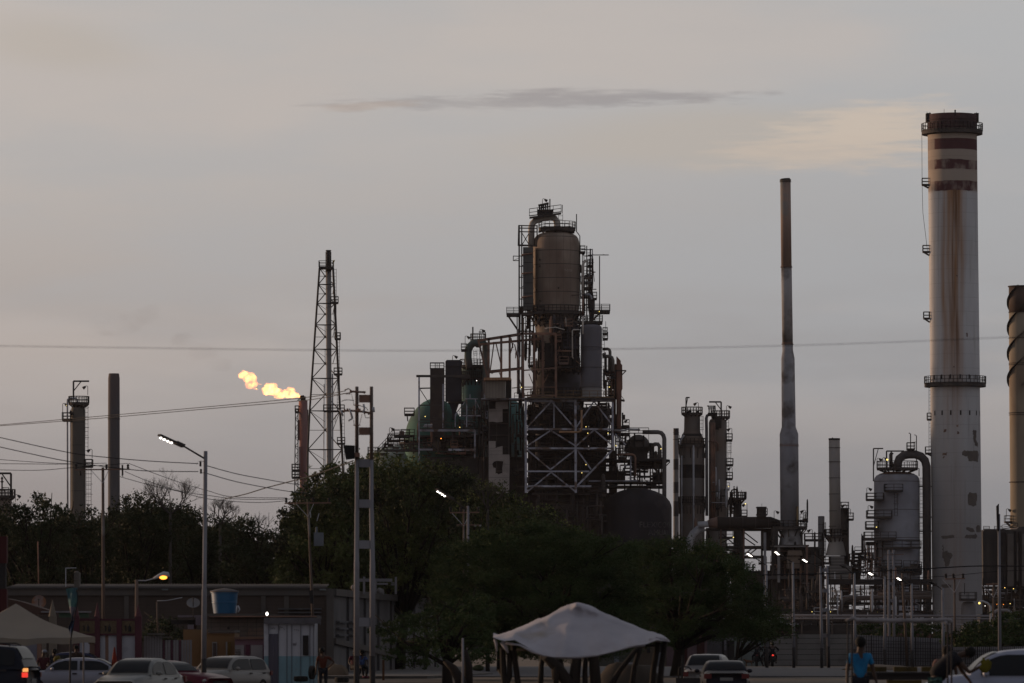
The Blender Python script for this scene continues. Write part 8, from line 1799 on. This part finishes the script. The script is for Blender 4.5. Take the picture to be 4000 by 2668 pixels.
for blobs, lab in (([(560,1235,60,40),(590,1215,40,28),(500,1265,70,45),(430,1280,70,40)], 'faint grey smoke patch high left of the flare'), ([(720,1330,60,32),(790,1375,60,36),(860,1425,50,30)], 'faint grey smoke trail just beyond the torn flame')):
    m = MB()
    for x, y, rx_, ry_ in blobs: m.ball(P(x,y,905), M_(rx_,905), M_(rx_,905), M_(ry_,905), 20, 14, .4)
    o = m.build('smoke', sm_); recenter(o); tag(o, lab, 'smoke', None, 'stuff')
# ------------------------------------------------------------------ ground
ys = list(range(-60, 320, 6))+list(range(320, 500, 20))+[520,560,620,700,850,1200,2000,2900]
gv = []; gf = []
for y in ys:
    w = 40+abs(y)*.35
    for i in range(25): x = -w+2*w*i/24; gv.append((x, y, gz(x, y)+(.03*mnoise.noise(Vector((x*.1, y*.1, 0)))-.03 if y < 500 else 0)))
for j in range(len(ys)-1):
    for i in range(24): a = j*25+i; gf.append((a, a+1, a+26, a+25))
me = bpy.data.meshes.new('ground'); me.from_pydata(gv, [], gf); o = bpy.data.objects.new('ground', me); COL.objects.link(o); o['kind'] = 'structure'
me.materials.append(pm('sandy_ground', (0.120,0.088,0.064), (0.085,0.064,0.048), .25, c3=(0.05,0.045,0.035), s3=.08, bump=.4)); me.polygons.foreach_set('use_smooth', [True]*len(gf))
def sheet(name, mat, pts, h):
    m = MB(); m.add([(x,y,h) for x,y in pts]+[(x,y,h-.12) for x,y in pts], [tuple(range(len(pts)))]+[(i,(i+1)%len(pts),len(pts)+(i+1)%len(pts),len(pts)+i) for i in range(len(pts))]); o = m.build(name, mat); o['kind'] = 'structure'; return o
sheet('road', pm('asphalt', (0.062,0.060,0.066), (0.048,0.047,0.052), .5, c3=(0.08,0.07,0.062), s3=.15, lo3=.55, hi3=.7), [(3,246),(60,262),(60,304),(3,344),(-4,340),(-4,250)], .03)
sheet('pavement', pm('pavement_concrete', (0.088,0.080,0.076), (0.068,0.062,0.060), .8, c3=(0.055,0.048,0.042), s3=.4), [(-9.0,240),(-4.0,240),(-1,262),(-3.9,336),(-8.9,262)], .10)

def haze_box():
    m = MB(); m.box((-1300,-90,-3), (1300,2950,104)); mt = bpy.data.materials.new('dusk_haze'); mt.use_nodes = True; N = mt.node_tree.nodes; N.clear()
    out = N.new('ShaderNodeOutputMaterial'); v = N.new('ShaderNodeVolumePrincipled'); v.inputs['Color'].default_value = (.86,.80,.82,1); v.inputs['Density'].default_value = 1.9e-5
    mt.node_tree.links.new(v.outputs[0], out.inputs['Volume']); o = m.build('haze', mt); o['kind'] = 'stuff'; return o
haze_box()
